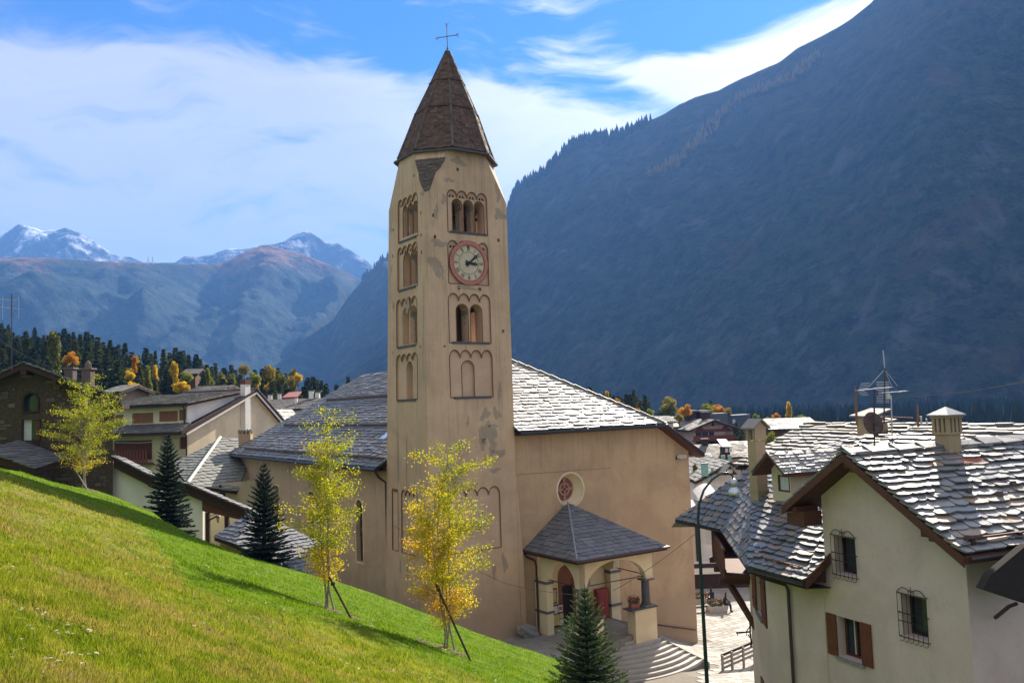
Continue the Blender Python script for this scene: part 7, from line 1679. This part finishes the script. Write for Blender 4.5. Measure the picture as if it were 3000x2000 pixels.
wire('thin cable descending from the left edge over stone house', [at(-10, 990, 45), at(150, 1078, 45)], .012, .1)
# ------------------------------------------------------------------ trees
def m_leaf(name, stops, trans=.4):
    m, t, out = new_mat(name); g = t.n('ShaderNodeNewGeometry'); at__ = t.n('ShaderNodeAttribute', attribute_name='hue')
    col = t.ramp(at__.outputs['Fac'], stops)
    col = t.mix(1.0, col, t.ramp(g.outputs['Random Per Island'], [(0, .7), (1, 1.3)]), 'MULTIPLY')
    d = t.n('ShaderNodeBsdfPrincipled'); t.l(col, d.inputs['Base Color']); d.inputs['Roughness'].default_value = .55 if trans > .3 else .8; d.inputs['Specular IOR Level'].default_value = .35 if trans > .3 else .08
    tr = t.n('ShaderNodeBsdfTranslucent'); t.l(t.mix(1.0, col, (1.3, 1.25, .6), 'MULTIPLY'), tr.inputs[0])
    ms = t.n('ShaderNodeMixShader'); ms.inputs[0].default_value = trans; t.l(d.outputs[0], ms.inputs[1]); t.l(tr.outputs[0], ms.inputs[2]); t.l(ms.outputs[0], out.inputs[0]); return m
M['birch_leaf'] = m_leaf('birch_leaf', [(0, (.10, .16, .012)), (.35, (.26, .30, .015)), (.6, (.55, .45, .02)), (.8, (.60, .34, .02)), (1, (.55, .20, .02))], .5)
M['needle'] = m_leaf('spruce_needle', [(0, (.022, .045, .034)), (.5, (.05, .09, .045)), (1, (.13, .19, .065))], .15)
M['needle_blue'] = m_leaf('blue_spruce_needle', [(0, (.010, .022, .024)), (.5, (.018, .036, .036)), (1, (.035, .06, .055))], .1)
def m_birchbark():
    m, t, out = new_mat('birch_bark'); p = pos(t); n_ = t.noise(t.mapping(p, (3, 3, 16)), 3, 5, .6); col = t.mix(t.smooth(n_, .55, .65), (.30, .25, .20), (.09, .07, .06)); bsdf(t, out, col, .75, .2, n_, .3, .01); return m
M['birch_bark'] = m_birchbark(); M['bark'] = m_plain('conifer_bark', (.08, .055, .04), .9, .1, var=.4)
def quad_cloud(name, ctr, dirv, nrm, ln, wd, hue, mat, parent, base):
    """leaf quads: centre, long axis, width axis"""
    n = len(ctr); co = np.empty((n, 4, 3)); a = dirv * ln[:, None]; b_ = nrm * wd[:, None]
    co[:, 0] = ctr; co[:, 1] = ctr + a * .5 + b_ * .5; co[:, 2] = ctr + a; co[:, 3] = ctr + a * .5 - b_ * .5
    co -= np.array(base); me = tri_mesh(name, co, mat, 4); at__ = me.attributes.new('hue', 'FLOAT', 'POINT'); at__.data.foreach_set('value', np.repeat(hue, 4).astype(np.float32))
    o = bpy.data.objects.new(name, me); COL.objects.link(o); o.parent = parent; return o
def unit(a): return a / np.maximum(np.linalg.norm(a, axis=-1, keepdims=True), 1e-9)
def birch(px, py, d, H, Wd, seed, label, stake, n_leaf=9000, orange=.0, low=.16, huebase=.25):
    base = at(px, py, d); base.z = hill_z(base.x, base.y) - .03; R_ = random.Random(seed); rg_ = np.random.default_rng(seed)
    t_ = thing('birch_tree', label, 'tree', base, 'young birches on the grass bank')
    tips = []; nst = 4
    for s in range(nst):
        a = R_.uniform(0, 6.28) if s else 0; ht = H * (1 - .10 * s) * R_.uniform(.93, 1.0) if s else H; sp = Wd * (.05 if s == 0 else R_.uniform(.12, .24))
        pts = [base + Vector((.13 * math.cos(a * 1.7 + s), .13 * math.sin(a + s), 0))]; n_ = 9
        for i in range(1, n_ + 1):
            t = i / n_; pts.append(base + Vector((math.cos(a) * sp * t ** .8 + R_.uniform(-.03, .03), math.sin(a) * sp * t ** .8 + R_.uniform(-.03, .03), ht * t * .97)))
        b = MB(); b.tube(pts, [.021 * (1 - .9 * i / n_) + .004 for i in range(n_ + 1)], 6); tk = b.build('stem', M['birch_bark'], t_)
        br = MB(); nb = 26
        for k in range(nb):
            t = low + (.98 - low) * (k + R_.random()) / nb; j = min(int(t * n_), n_ - 1); p = pts[j].lerp(pts[j + 1], t * n_ - j); ang = R_.uniform(0, 6.28)
            env = interp([.1, .2, .35, .5, .7, .85, .97], [.3, .5, .8, .95, 1.0, .85, .5], t); L = Wd * .5 * env * R_.uniform(.55, 1.2); up_ = R_.uniform(.55, 1.3)
            q = p + Vector((math.cos(ang), math.sin(ang), up_)).normalized() * L * .6; e = q + Vector((math.cos(ang), math.sin(ang), up_ * .3 - .1)).normalized() * L * .55
            br.tube([p, q, e], [.010, .006, .002], 3, False)
            tips.append((p, q, e, L))
        br.build('branch', M['birch_bark'], tk)
    w = np.array([q[3] for q in tips]); w = w / w.sum(); idx = rg_.choice(len(tips), n_leaf, p=w); P = np.array([[list(q[0]), list(q[1]), list(q[2])] for q in tips])[idx]
    tt = rg_.uniform(.25, 1.08, n_leaf)[:, None]; c = np.where(tt < .5, P[:, 0] + (P[:, 1] - P[:, 0]) * tt * 2, P[:, 1] + (P[:, 2] - P[:, 1]) * (tt - .5) * 2)
    c = c + rg_.normal(0, .075, (n_leaf, 3)) + np.array([0, 0, -.03]); gr_ = (c - np.array(base))
    keep = (c[:, 2] > base.z + H * low * .8); c = c[keep]; n_ = len(c)
    dv = unit(rg_.normal(0, 1, (n_, 3)) + np.array([0, 0, -.7])); nv = unit(np.cross(dv, rg_.normal(0, 1, (n_, 3)))); gr_ = c - np.array(base)
    hue = huebase + .16 * rg_.normal(0, 1, n_) + orange * np.clip(.6 - gr_[:, 0] / Wd * 1.0 - np.abs(gr_[:, 2] / H - .45) * 1.2, 0, 1) + .12 * np.array([mnoise.noise(Vector(list(q * 2.2))) for q in gr_]); low_ = gr_[:, 2] / H; hue += np.where(low_ < .3, .22 * (1 if orange else .3), 0)
    quad_cloud('foliage', c, dv, nv, rg_.uniform(.032, .06, n_) * (1 + .012 * (d - 20)), rg_.uniform(.028, .046, n_) * (1 + .012 * (d - 20)), np.clip(hue, 0, 1), M['birch_leaf'], t_, base)
    sk = at(stake[0], stake[1], d - .6); sk.z = hill_z(sk.x, sk.y) - .1; st = at(stake[2], stake[3], d - .1)
    T2 = thing('support_stake', stake[4], 'stake', sk, 'stakes propping the young birches'); b = MB(); b.tube([sk, st], .026, 8); b.build('pole', M['wood_grey'] if stake[5] else M['bark'], T2)
    b = MB(); b.lathe(sk.lerp(st, .86) + z_ * -.04, [(.05, 0), (.055, .03), (.05, .08)], 8); b.build('tie', M['iron'], T2)
    soil = MB(); R2_ = random.Random(seed + 5)
    for k in range(90):
        a, r_ = R2_.uniform(0, 6.28), abs(R2_.gauss(0, .36)); x, y = base.x + math.cos(a) * r_ * 1.3, base.y + math.sin(a) * r_; z = hill_z(x, y); s_ = R2_.uniform(.03, .08); soil.lathe((x, y, z - .02), [(s_, 0), (s_ * .8, s_ * .5), (.01, s_ * .7)], 5, start=R2_.random())
    so = soil.build('soil_patch', m_plain('bare_soil', (.20, .15, .11), .95, .1, var=.5, scale=20) if 'bare_soil' not in bpy.data.materials else bpy.data.materials['bare_soil'], None, loc=base, kind='stuff')
birch(1316, 1902, 21, 5.1, 2.1, 5, 'tallest looking birch, yellow to orange, standing before the tower foot', (1384, 1906, 1268, 1690, 'dark wooden stake leaning against the orange-yellow birch before the tower', 0), 19000, .36, huebase=.35)
birch(962, 1764, 21, 5.0, 1.75, 12, 'slender yellow-green birch before the church side wall, middle of three', (1036, 1776, 965, 1690, 'stake leaning against the middle birch beside the church side wall', 0), 12000, .12, huebase=.32)
birch(244, 1428, 38, 4.9, 2.9, 23, 'green-yellow birch standing in front of the brown stone house', (262, 1434, 200, 1340, 'pale stake leaning on the birch in front of the stone house', 1), 9500, .12, huebase=.30)

def conifer_mesh(H, Rb, whorls, nb, seed, dense=1.0, droop=.25, tw=.22, full=True, lead=.08):
    """returns (centres, long axes, width axes, lengths, widths, hue), all relative to the base"""
    rg_ = np.random.default_rng(seed); C_, D_, N_, L_, W__, Hu = [], [], [], [], [], []; limbs = []
    for w in range(whorls):
        t = (w + .3) / whorls; z = H * (.05 + .93 * t ** .92); R0 = Rb * (1 - t) ** (.85 if H > 1.5 else 1.0) + Rb * .03
        k_ = max(4, int(nb * (1 - .45 * t)))
        for k in range(k_):
            a = 2 * math.pi * (k + rg_.uniform(-.35, .35)) / k_ + w * 1.1; L = R0 * rg_.uniform(.72, 1.14); up0 = .28 + .5 * t - droop * (1 - t)
            n_ = max(3, int(L / (tw * .28) * dense)); s = (np.arange(n_) + .5) / n_
            px = np.cos(a) * L * s; py = np.sin(a) * L * s; pz = z + L * (up0 * s + .22 * s ** 2 - .28 * s * (1 - t)) + rg_.uniform(-.05, .05) * H * .15
            limbs.append((Vector((0, 0, z)), Vector((px[-1], py[-1], pz[-1]))))
            for sg in (-1, 0, 1):
                m_ = n_; da = a + sg * rg_.uniform(.6, 1.15, m_) + rg_.normal(0, .12, m_)
                d = np.stack([np.cos(da), np.sin(da), rg_.uniform(-.12, .28, m_) + up0 * .5], 1); d = unit(d); nz = unit(np.cross(d, rg_.normal(0, 1, (m_, 3))))
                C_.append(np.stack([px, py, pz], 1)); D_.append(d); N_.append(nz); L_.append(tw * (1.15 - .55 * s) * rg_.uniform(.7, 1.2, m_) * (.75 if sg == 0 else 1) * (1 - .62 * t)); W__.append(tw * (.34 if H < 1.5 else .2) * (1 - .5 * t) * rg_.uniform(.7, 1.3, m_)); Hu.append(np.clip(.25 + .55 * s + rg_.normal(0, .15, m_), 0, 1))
    return [np.concatenate(x) for x in (C_, D_, N_, L_, W__, Hu)], limbs
def conifer(label, base, H, Rb, whorls, nb, seed, mat, dense=1.0, tw=.22, droop=.25, grp=None):
    t_ = thing('spruce_tree', label, 'tree', base, grp); q, limbs = conifer_mesh(H, Rb, whorls, nb, seed, dense, droop, tw)
    b = MB(); b.tube([base, base + z_ * H * .6, base + z_ * H], [H * .022, H * .011, .006], 7); tr = b.build('trunk', M['bark'], t_)
    br = MB()
    for p, e in limbs: br.tube([base + p, base + e], [.012, .004], 3, False)
    br.build('branch', M['bark'], tr)
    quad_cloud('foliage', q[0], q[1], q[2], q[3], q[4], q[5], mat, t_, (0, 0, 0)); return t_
# near spruce by the steps
pbase = at(1725, 2035, 24.5); topz = at(1722, 1712, 24.5).z; pbase.z = topz - 3.9
conifer('young bright green spruce in the foreground before the porch steps', pbase, 3.9, 1.28, 20, 17, 3, M['needle'], 2.2, .25, .2)
pb2 = at(492, 1520, 43); tz = at(486, 1266, 43).z; pb2.z = tz - 6.0
conifer('dark blue-green spruce below the cream house at the brow of bank', pb2, 6.0, 1.35, 26, 15, 8, M['needle_blue'], 2.4, .40, .5)
pb3 = at(775, 1650, 43); tz = at(775, 1352, 43).z; pb3.z = tz - 6.6
conifer('dark spruce in front of the tall church side windows', pb3, 6.6, 1.6, 26, 15, 9, M['needle_blue'], 2.4, .42, .5)
# far trees: a few shapes, copied
protos = []
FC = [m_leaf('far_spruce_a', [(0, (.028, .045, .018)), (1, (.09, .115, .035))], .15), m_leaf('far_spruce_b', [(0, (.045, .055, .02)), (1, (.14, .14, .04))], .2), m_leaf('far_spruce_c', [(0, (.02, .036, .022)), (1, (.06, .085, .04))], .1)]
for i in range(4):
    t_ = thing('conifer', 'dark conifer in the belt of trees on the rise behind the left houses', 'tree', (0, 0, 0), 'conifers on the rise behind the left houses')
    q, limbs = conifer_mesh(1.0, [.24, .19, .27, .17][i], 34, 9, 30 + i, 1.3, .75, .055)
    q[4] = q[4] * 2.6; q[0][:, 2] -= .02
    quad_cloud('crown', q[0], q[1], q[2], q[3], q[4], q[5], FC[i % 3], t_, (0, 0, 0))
    b = MB(); b.tube([(0, 0, -.05), (0, 0, .9)], [.018, .003], 5); b.build('trunk', M['bark'], t_); protos.append(t_)
used = set()
def place_conifer(x, ytop, d, zb, lab=None, grp=None, kind=None, wide=1.0):
    p = at(x, ytop, d); H = max(4, p.z - zb); i = kind if kind is not None else rnd.randrange(4)
    if i not in used: used.add(i); o = protos[i]
    else: o = copy_tree(protos[i])
    o.location = (p.x, p.y, zb); s = H; o.scale = (s * wide * rnd.uniform(.85, 1.2), s * wide * rnd.uniform(.85, 1.2), s); o.rotation_euler = (0, 0, rnd.uniform(0, 6.28))
    if lab: o['label'] = lab
    if grp: o['group'] = grp
    return o
TL = [(-6, 700), (10, 690), (32, 720), (50, 700), (78, 745), (105, 760), (130, 770), (155, 735), (182, 775), (208, 715), (232, 770), (262, 760), (290, 765), (325, 735), (352, 745), (385, 718), (412, 745), (440, 740), (480, 750), (520, 735), (552, 755), (585, 765), (620, 800), (660, 785), (685, 825), (710, 815), (750, 800), (790, 855), (830, 880), (875, 830), (905, 865), (930, 850), (980, 835), (1015, 860), (1050, 830), (1075, 850), (1095, 850), (1130, 870), (1175, 868), (1200, 900), (1240, 930), (1265, 945), (1290, 925), (1340, 950), (1385, 935), (1410, 965), (1440, 990), (1525, 965), (1570, 955), (1600, 938), (1630, 955), (1660, 950), (1710, 985), (1845, 1010), (1875, 1000), (1900, 1025), (1925, 1025), (2015, 1050), (2085, 1005), (1950, 1045)]
for i, (x, y) in enumerate(TL):
    px, py = x / 2.045, 600 + y / 2.045; d = 250 + 40 * math.sin(i * 2.3); hx = (px - 1500) / FPX; zb = rise_z(hx * d, d) - 1
    w_ = 'above the stone house' if px < 330 else 'above the cream house roof' if px < 560 else 'left of the tall white chimney' if px < 700 else 'between white chimney and church roof'
    place_conifer(px, py + 2, d, zb, 'dark spruce with its tip on the forest skyline ' + w_, wide=1.15 if px < 400 else 1.0)
for i in range(78):                                              # lower ranks that close the belt
    px = rnd.uniform(-30, 960) ** 1.0; ridge = interp([-30, 250, 400, 600, 700, 850, 960], [950, 965, 1020, 1040, 1070, 1085, 1120], px); py = ridge + rnd.uniform(18, 75)
    if px > 740 and py < 1100: py += 20
    d = rnd.uniform(165, 235); hx = (px - 1500) / FPX; zb = min(rise_z(hx * d, d) - 1, at(px, py, d).z - 9)
    w_ = 'behind the stone house' if px < 330 else 'behind the cream house roof' if px < 560 else 'left of the tall white chimney' if px < 700 else 'between white chimney and church roof'
    place_conifer(px, py, d, zb, 'dark spruce in the front rank of the forest ' + w_, wide=1.25)
# forest floor belt: undergrowth
TRr = [(560, 300), (625, 305), (725, 350), (765, 390), (870, 385), (900, 420), (925, 450), (960, 450), (1000, 460), (1045, 430), (1085, 465), (1130, 470), (1165, 490), (1200, 450), (1235, 455), (1270, 410), (1300, 480), (1330, 510), (1375, 460), (1410, 530), (1980, 520), (690, 380), (810, 430)]
for i, (x, y) in enumerate(TRr):
    px, py = 1450 + x / 3.135, 1000 + y / 3.135; place_conifer(px, py, 215 + 20 * math.sin(i * 1.7), -3, 'dark conifer in the row beyond the right slope of church roof', 'conifers beyond the church roof')
for px, py, d in ((2156, 1230, 180), (2172, 1238, 178), (2190, 1250, 175), (2142, 1245, 182), (2265, 1205, 215), (2468, 1216, 205), (2082, 1170, 230), (2345, 1200, 220)):
    place_conifer(px, py, d, -3, 'dark conifer between the village houses beyond the square', 'conifers among the village houses')
# deciduous shapes
dec = []
def decid_mesh(seed, narrow):
    rg_ = np.random.default_rng(seed); n_ = 2600; k = 22; cen = rg_.normal(0, 1, (k, 3)); cen = unit(cen) * (rg_.uniform(.15, .75, k) ** .6)[:, None]; idx = rg_.integers(0, k, n_)
    p = cen[idx] + unit(rg_.normal(0, 1, (n_, 3))) * (rg_.uniform(.5, 1, n_) ** .4)[:, None] * .33; p[:, 2] = p[:, 2] * (1.15 if narrow else .85); p[:, :2] *= (.5 if narrow else 1.0); p[:, 2] *= .46; p[:, :2] *= .46; p[:, 2] += .55
    d = unit(rg_.normal(0, 1, (n_, 3))); nv = unit(np.cross(d, rg_.normal(0, 1, (n_, 3)))); hue = np.clip(.5 + .25 * rg_.normal(0, 1, n_) + .3 * np.sin(idx * 1.7), 0, 1)
    return p, d, nv, rg_.uniform(.045, .08, n_), rg_.uniform(.04, .07, n_), hue
AUT = {'yellow': m_leaf('autumn_yellow', [(0, (.30, .19, .01)), (.5, (.62, .42, .015)), (1, (.72, .55, .04))], .4), 'orange': m_leaf('autumn_orange', [(0, (.26, .10, .01)), (.5, (.55, .24, .012)), (1, (.66, .38, .02))], .4), 'olive': m_leaf('autumn_olive', [(0, (.07, .085, .02)), (.5, (.15, .16, .035)), (1, (.30, .27, .05))], .35), 'lime': m_leaf('autumn_lime', [(0, (.07, .11, .015)), (.5, (.18, .22, .025)), (1, (.36, .36, .04))], .4), 'ochre': m_leaf('autumn_ochre', [(0, (.14, .10, .02)), (.5, (.26, .20, .04)), (1, (.42, .34, .06))], .35), 'green': m_leaf('dull_green', [(0, (.025, .045, .015)), (.5, (.05, .075, .02)), (1, (.10, .13, .03))], .25)}
for i in range(4):
    t_ = thing('autumn_tree', 'yellow autumn tree', 'tree', (0, 0, 0)); q = decid_mesh(50 + i, i == 3)
    quad_cloud('crown', q[0], q[1], q[2], q[3], q[4], q[5], AUT['yellow'], t_, (0, 0, 0)); b = MB(); b.tube([(0, 0, -.08), (0, 0, .3), (.03, .0, .6)], [.035, .025, .01], 6)
    for k in range(5): a = k * 1.3; b.tube([(0, 0, .28), (math.cos(a) * .2, math.sin(a) * .2, .55)], [.015, .004], 4, False)
    b.build('trunk', M['bark'], t_); dec.append(t_)
udec = set()
def place_decid(x, y, r, d, zb, hue, lab, narrow=False, tall=1.0, grp=None):
    """x, y: crown centre; r: crown half width, both in photograph pixels"""
    i = 3 if narrow else rnd.randrange(3)
    if i not in udec: udec.add(i); o = dec[i]
    else: o = copy_tree(dec[i])
    for ch in o.children:
        if ch.name.split('.')[0] == 'crown': ch.material_slots[0].link = 'OBJECT'; ch.material_slots[0].material = AUT[hue]
    p = at(x, y, d); R = r * p.y / 2500; s = R / (.29 if narrow else .56); sz = s * tall; zb2 = p.z - .55 * sz
    o.location = (p.x, p.y, zb2); o.scale = (s, s, sz); o.rotation_euler = (0, 0, rnd.uniform(0, 6.28)); o['label'] = lab
    if grp: o['group'] = grp
    return o
EX = []
for i in range(30):
    x = rnd.choice([rnd.uniform(600, 900), rnd.uniform(120, 560)]) if i < 22 else rnd.uniform(1880, 2360); r_ = rnd.uniform(11, 20); hue_ = rnd.choice(['ochre', 'olive', 'lime', 'ochre', 'yellow'] if i < 22 else ['lime', 'ochre', 'green', 'yellow'])
    y = interp([120, 400, 640, 900], [1050, 1090, 1108, 1130], x) + rnd.uniform(-6, 18) if i < 22 else rnd.uniform(1215, 1240)
    w_ = 'mixed in with the spruces left of the white chimney' if x < 700 else 'in the ochre thicket right of the white chimney' if x < 900 else 'in the autumn thicket behind the village roofs'
    EX.append((x, y, r_, 185 + i, hue_, 'small ' + {'ochre': 'ochre', 'olive': 'olive', 'lime': 'yellow-green', 'yellow': 'golden', 'green': 'dark green'}[hue_] + ' tree ' + w_, rnd.random() < .3, rnd.uniform(1.1, 1.7)))
for x, y, r, d, hue, lab, nr, tl in EX + [
    (212, 1050, 24, 120, 'orange', 'bright orange-yellow tree behind the stone house roof', False, 1.2), (190, 1062, 17, 122, 'ochre', 'dull orange tree touching the bright orange one behind stone house', False, 1.0),
    (380, 1100, 18, 130, 'yellow', 'small yellow tree left of the round yellow one above cream roof', False, 1.2), (388, 1137, 26, 112, 'yellow', 'round yellow tree at the left end of the cream house roof', False, 1.0),
    (394, 1068, 11, 150, 'orange', 'thin orange-brown tree among spruces above the yellow pair', True, 1.3), (512, 1098, 15, 130, 'yellow', 'upright yellow tree rising behind the cream house roof', True, 1.5),
    (530, 1136, 33, 112, 'yellow', 'broad golden yellow tree directly behind the cream house ridge', False, .75), (160, 1040, 25, 140, 'olive', 'pale olive tree left of the bright orange one', True, 1.6),
    (435, 1122, 16, 118, 'olive', 'narrow grey-olive tree between the two yellow trees', True, 1.8), (545, 1105, 22, 150, 'lime', 'yellow-green tree behind the broad golden one', False, 1.2), (610, 1105, 12, 170, 'lime', 'small lime tree right of the hidden village roof', True, 1.3),
    (715, 1085, 20, 170, 'ochre', 'ochre tree above the white chimney of cream house', False, 1.3), (745, 1110, 22, 165, 'lime', 'yellow-green tree right of the white chimney', False, 1.4), (790, 1098, 26, 165, 'ochre', 'large ochre larch-coloured tree in the middle of the ochre group', False, 1.5),
    (823, 1112, 20, 168, 'olive', 'olive tree in the middle of the ochre group', False, 1.5), (852, 1118, 18, 165, 'ochre', 'ochre tree at the right of the ochre group', False, 1.4), (873, 1108, 18, 172, 'yellow', 'orange-yellow tree beside the dark firs above the red roof', False, 1.2), (680, 1110, 16, 175, 'olive', 'dull olive tree left of the white chimney', False, 1.5), (1010, 1135, 12, 200, 'ochre', 'faint ochre tree beside church ridge left of the tower', False, 1.2),
    (1778, 1164, 9, 190, 'yellow', 'narrow yellow tree first above the church hip', True, 1.2), (1808, 1180, 15, 185, 'orange', 'orange-yellow tree second above the church hip', False, 1.2), (1866, 1206, 14, 180, 'orange', 'orange-yellow tree low above the church hip', False, 1.1),
    (1903, 1212, 18, 178, 'lime', 'yellow-green bush beside the dark round bush', False, 1.1), (1938, 1218, 14, 170, 'green', 'dark round bush next to the hotel roof', False, 1.5), (1962, 1196, 31, 175, 'olive', 'big round orange-green tree left of the hotel towers', False, 1.05), (1962, 1180, 27, 180, 'ochre', 'golden top of the big round tree group left of hotel', False, .9), (2010, 1203, 24, 172, 'orange', 'brilliant orange-yellow tree beside the left stair tower', False, 1.1), (1990, 1225, 20, 165, 'ochre', 'yellow-olive tree in front of the brilliant orange one', False, 1.0),
    (2072, 1200, 22, 195, 'lime', 'yellow-green tree behind the right stair tower', False, 1.2), (2103, 1200, 24, 200, 'orange', 'orange-yellow tree behind the grey block', False, .9), (2132, 1208, 20, 205, 'ochre', 'ochre-green tree behind the chalet ridge', False, 1.0),
    (2213, 1225, 14, 210, 'lime', 'small yellow-green tree left of the slab chimney', False, 1.3), (2275, 1225, 16, 200, 'orange', 'orange tree just right of the slab chimney hood', False, 1.3), (2250, 1235, 15, 205, 'lime', 'lime tree behind the slab chimney hood', False, 1.3), (2310, 1214, 13, 208, 'yellow', 'pointed yellow larch behind the dark stone roofed house', True, 1.6), (2345, 1228, 22, 212, 'lime', 'yellow-green hedge-like tree right of the pointed larch', False, .8), (2380, 1238, 15, 200, 'yellow', 'small yellow tree at the right end of dark roof', False, 1.0),
    (2262, 1285, 22, 120, 'lime', 'lime green bush beside the slab chimney shaft', False, 1.3), (2305, 1284, 26, 118, 'green', 'green bush below the dark stone roofed house', False, 1.0), (2280, 1302, 20, 110, 'lime', 'low yellow-green bush behind the rear roof corner', False, 1.0), (2205, 1300, 12, 150, 'green', 'dark bush in the gap left of the slab chimney', False, 1.6), (2036, 1372, 11, 100, 'olive', 'grey-olive bush beside the church corner in the village gap', False, 1.8), (2036, 1405, 11, 96, 'ochre', 'brown-gold bush low beside the church corner', False, 1.4), (2168, 1290, 18, 165, 'green', 'dark green tree right of the chalet', False, 1.5)]:
    place_decid(x, y, r, d, -2, hue, lab, nr, tl, 'small autumn trees among the dark conifers' if lab.startswith('small ') and d >= 185 else None)
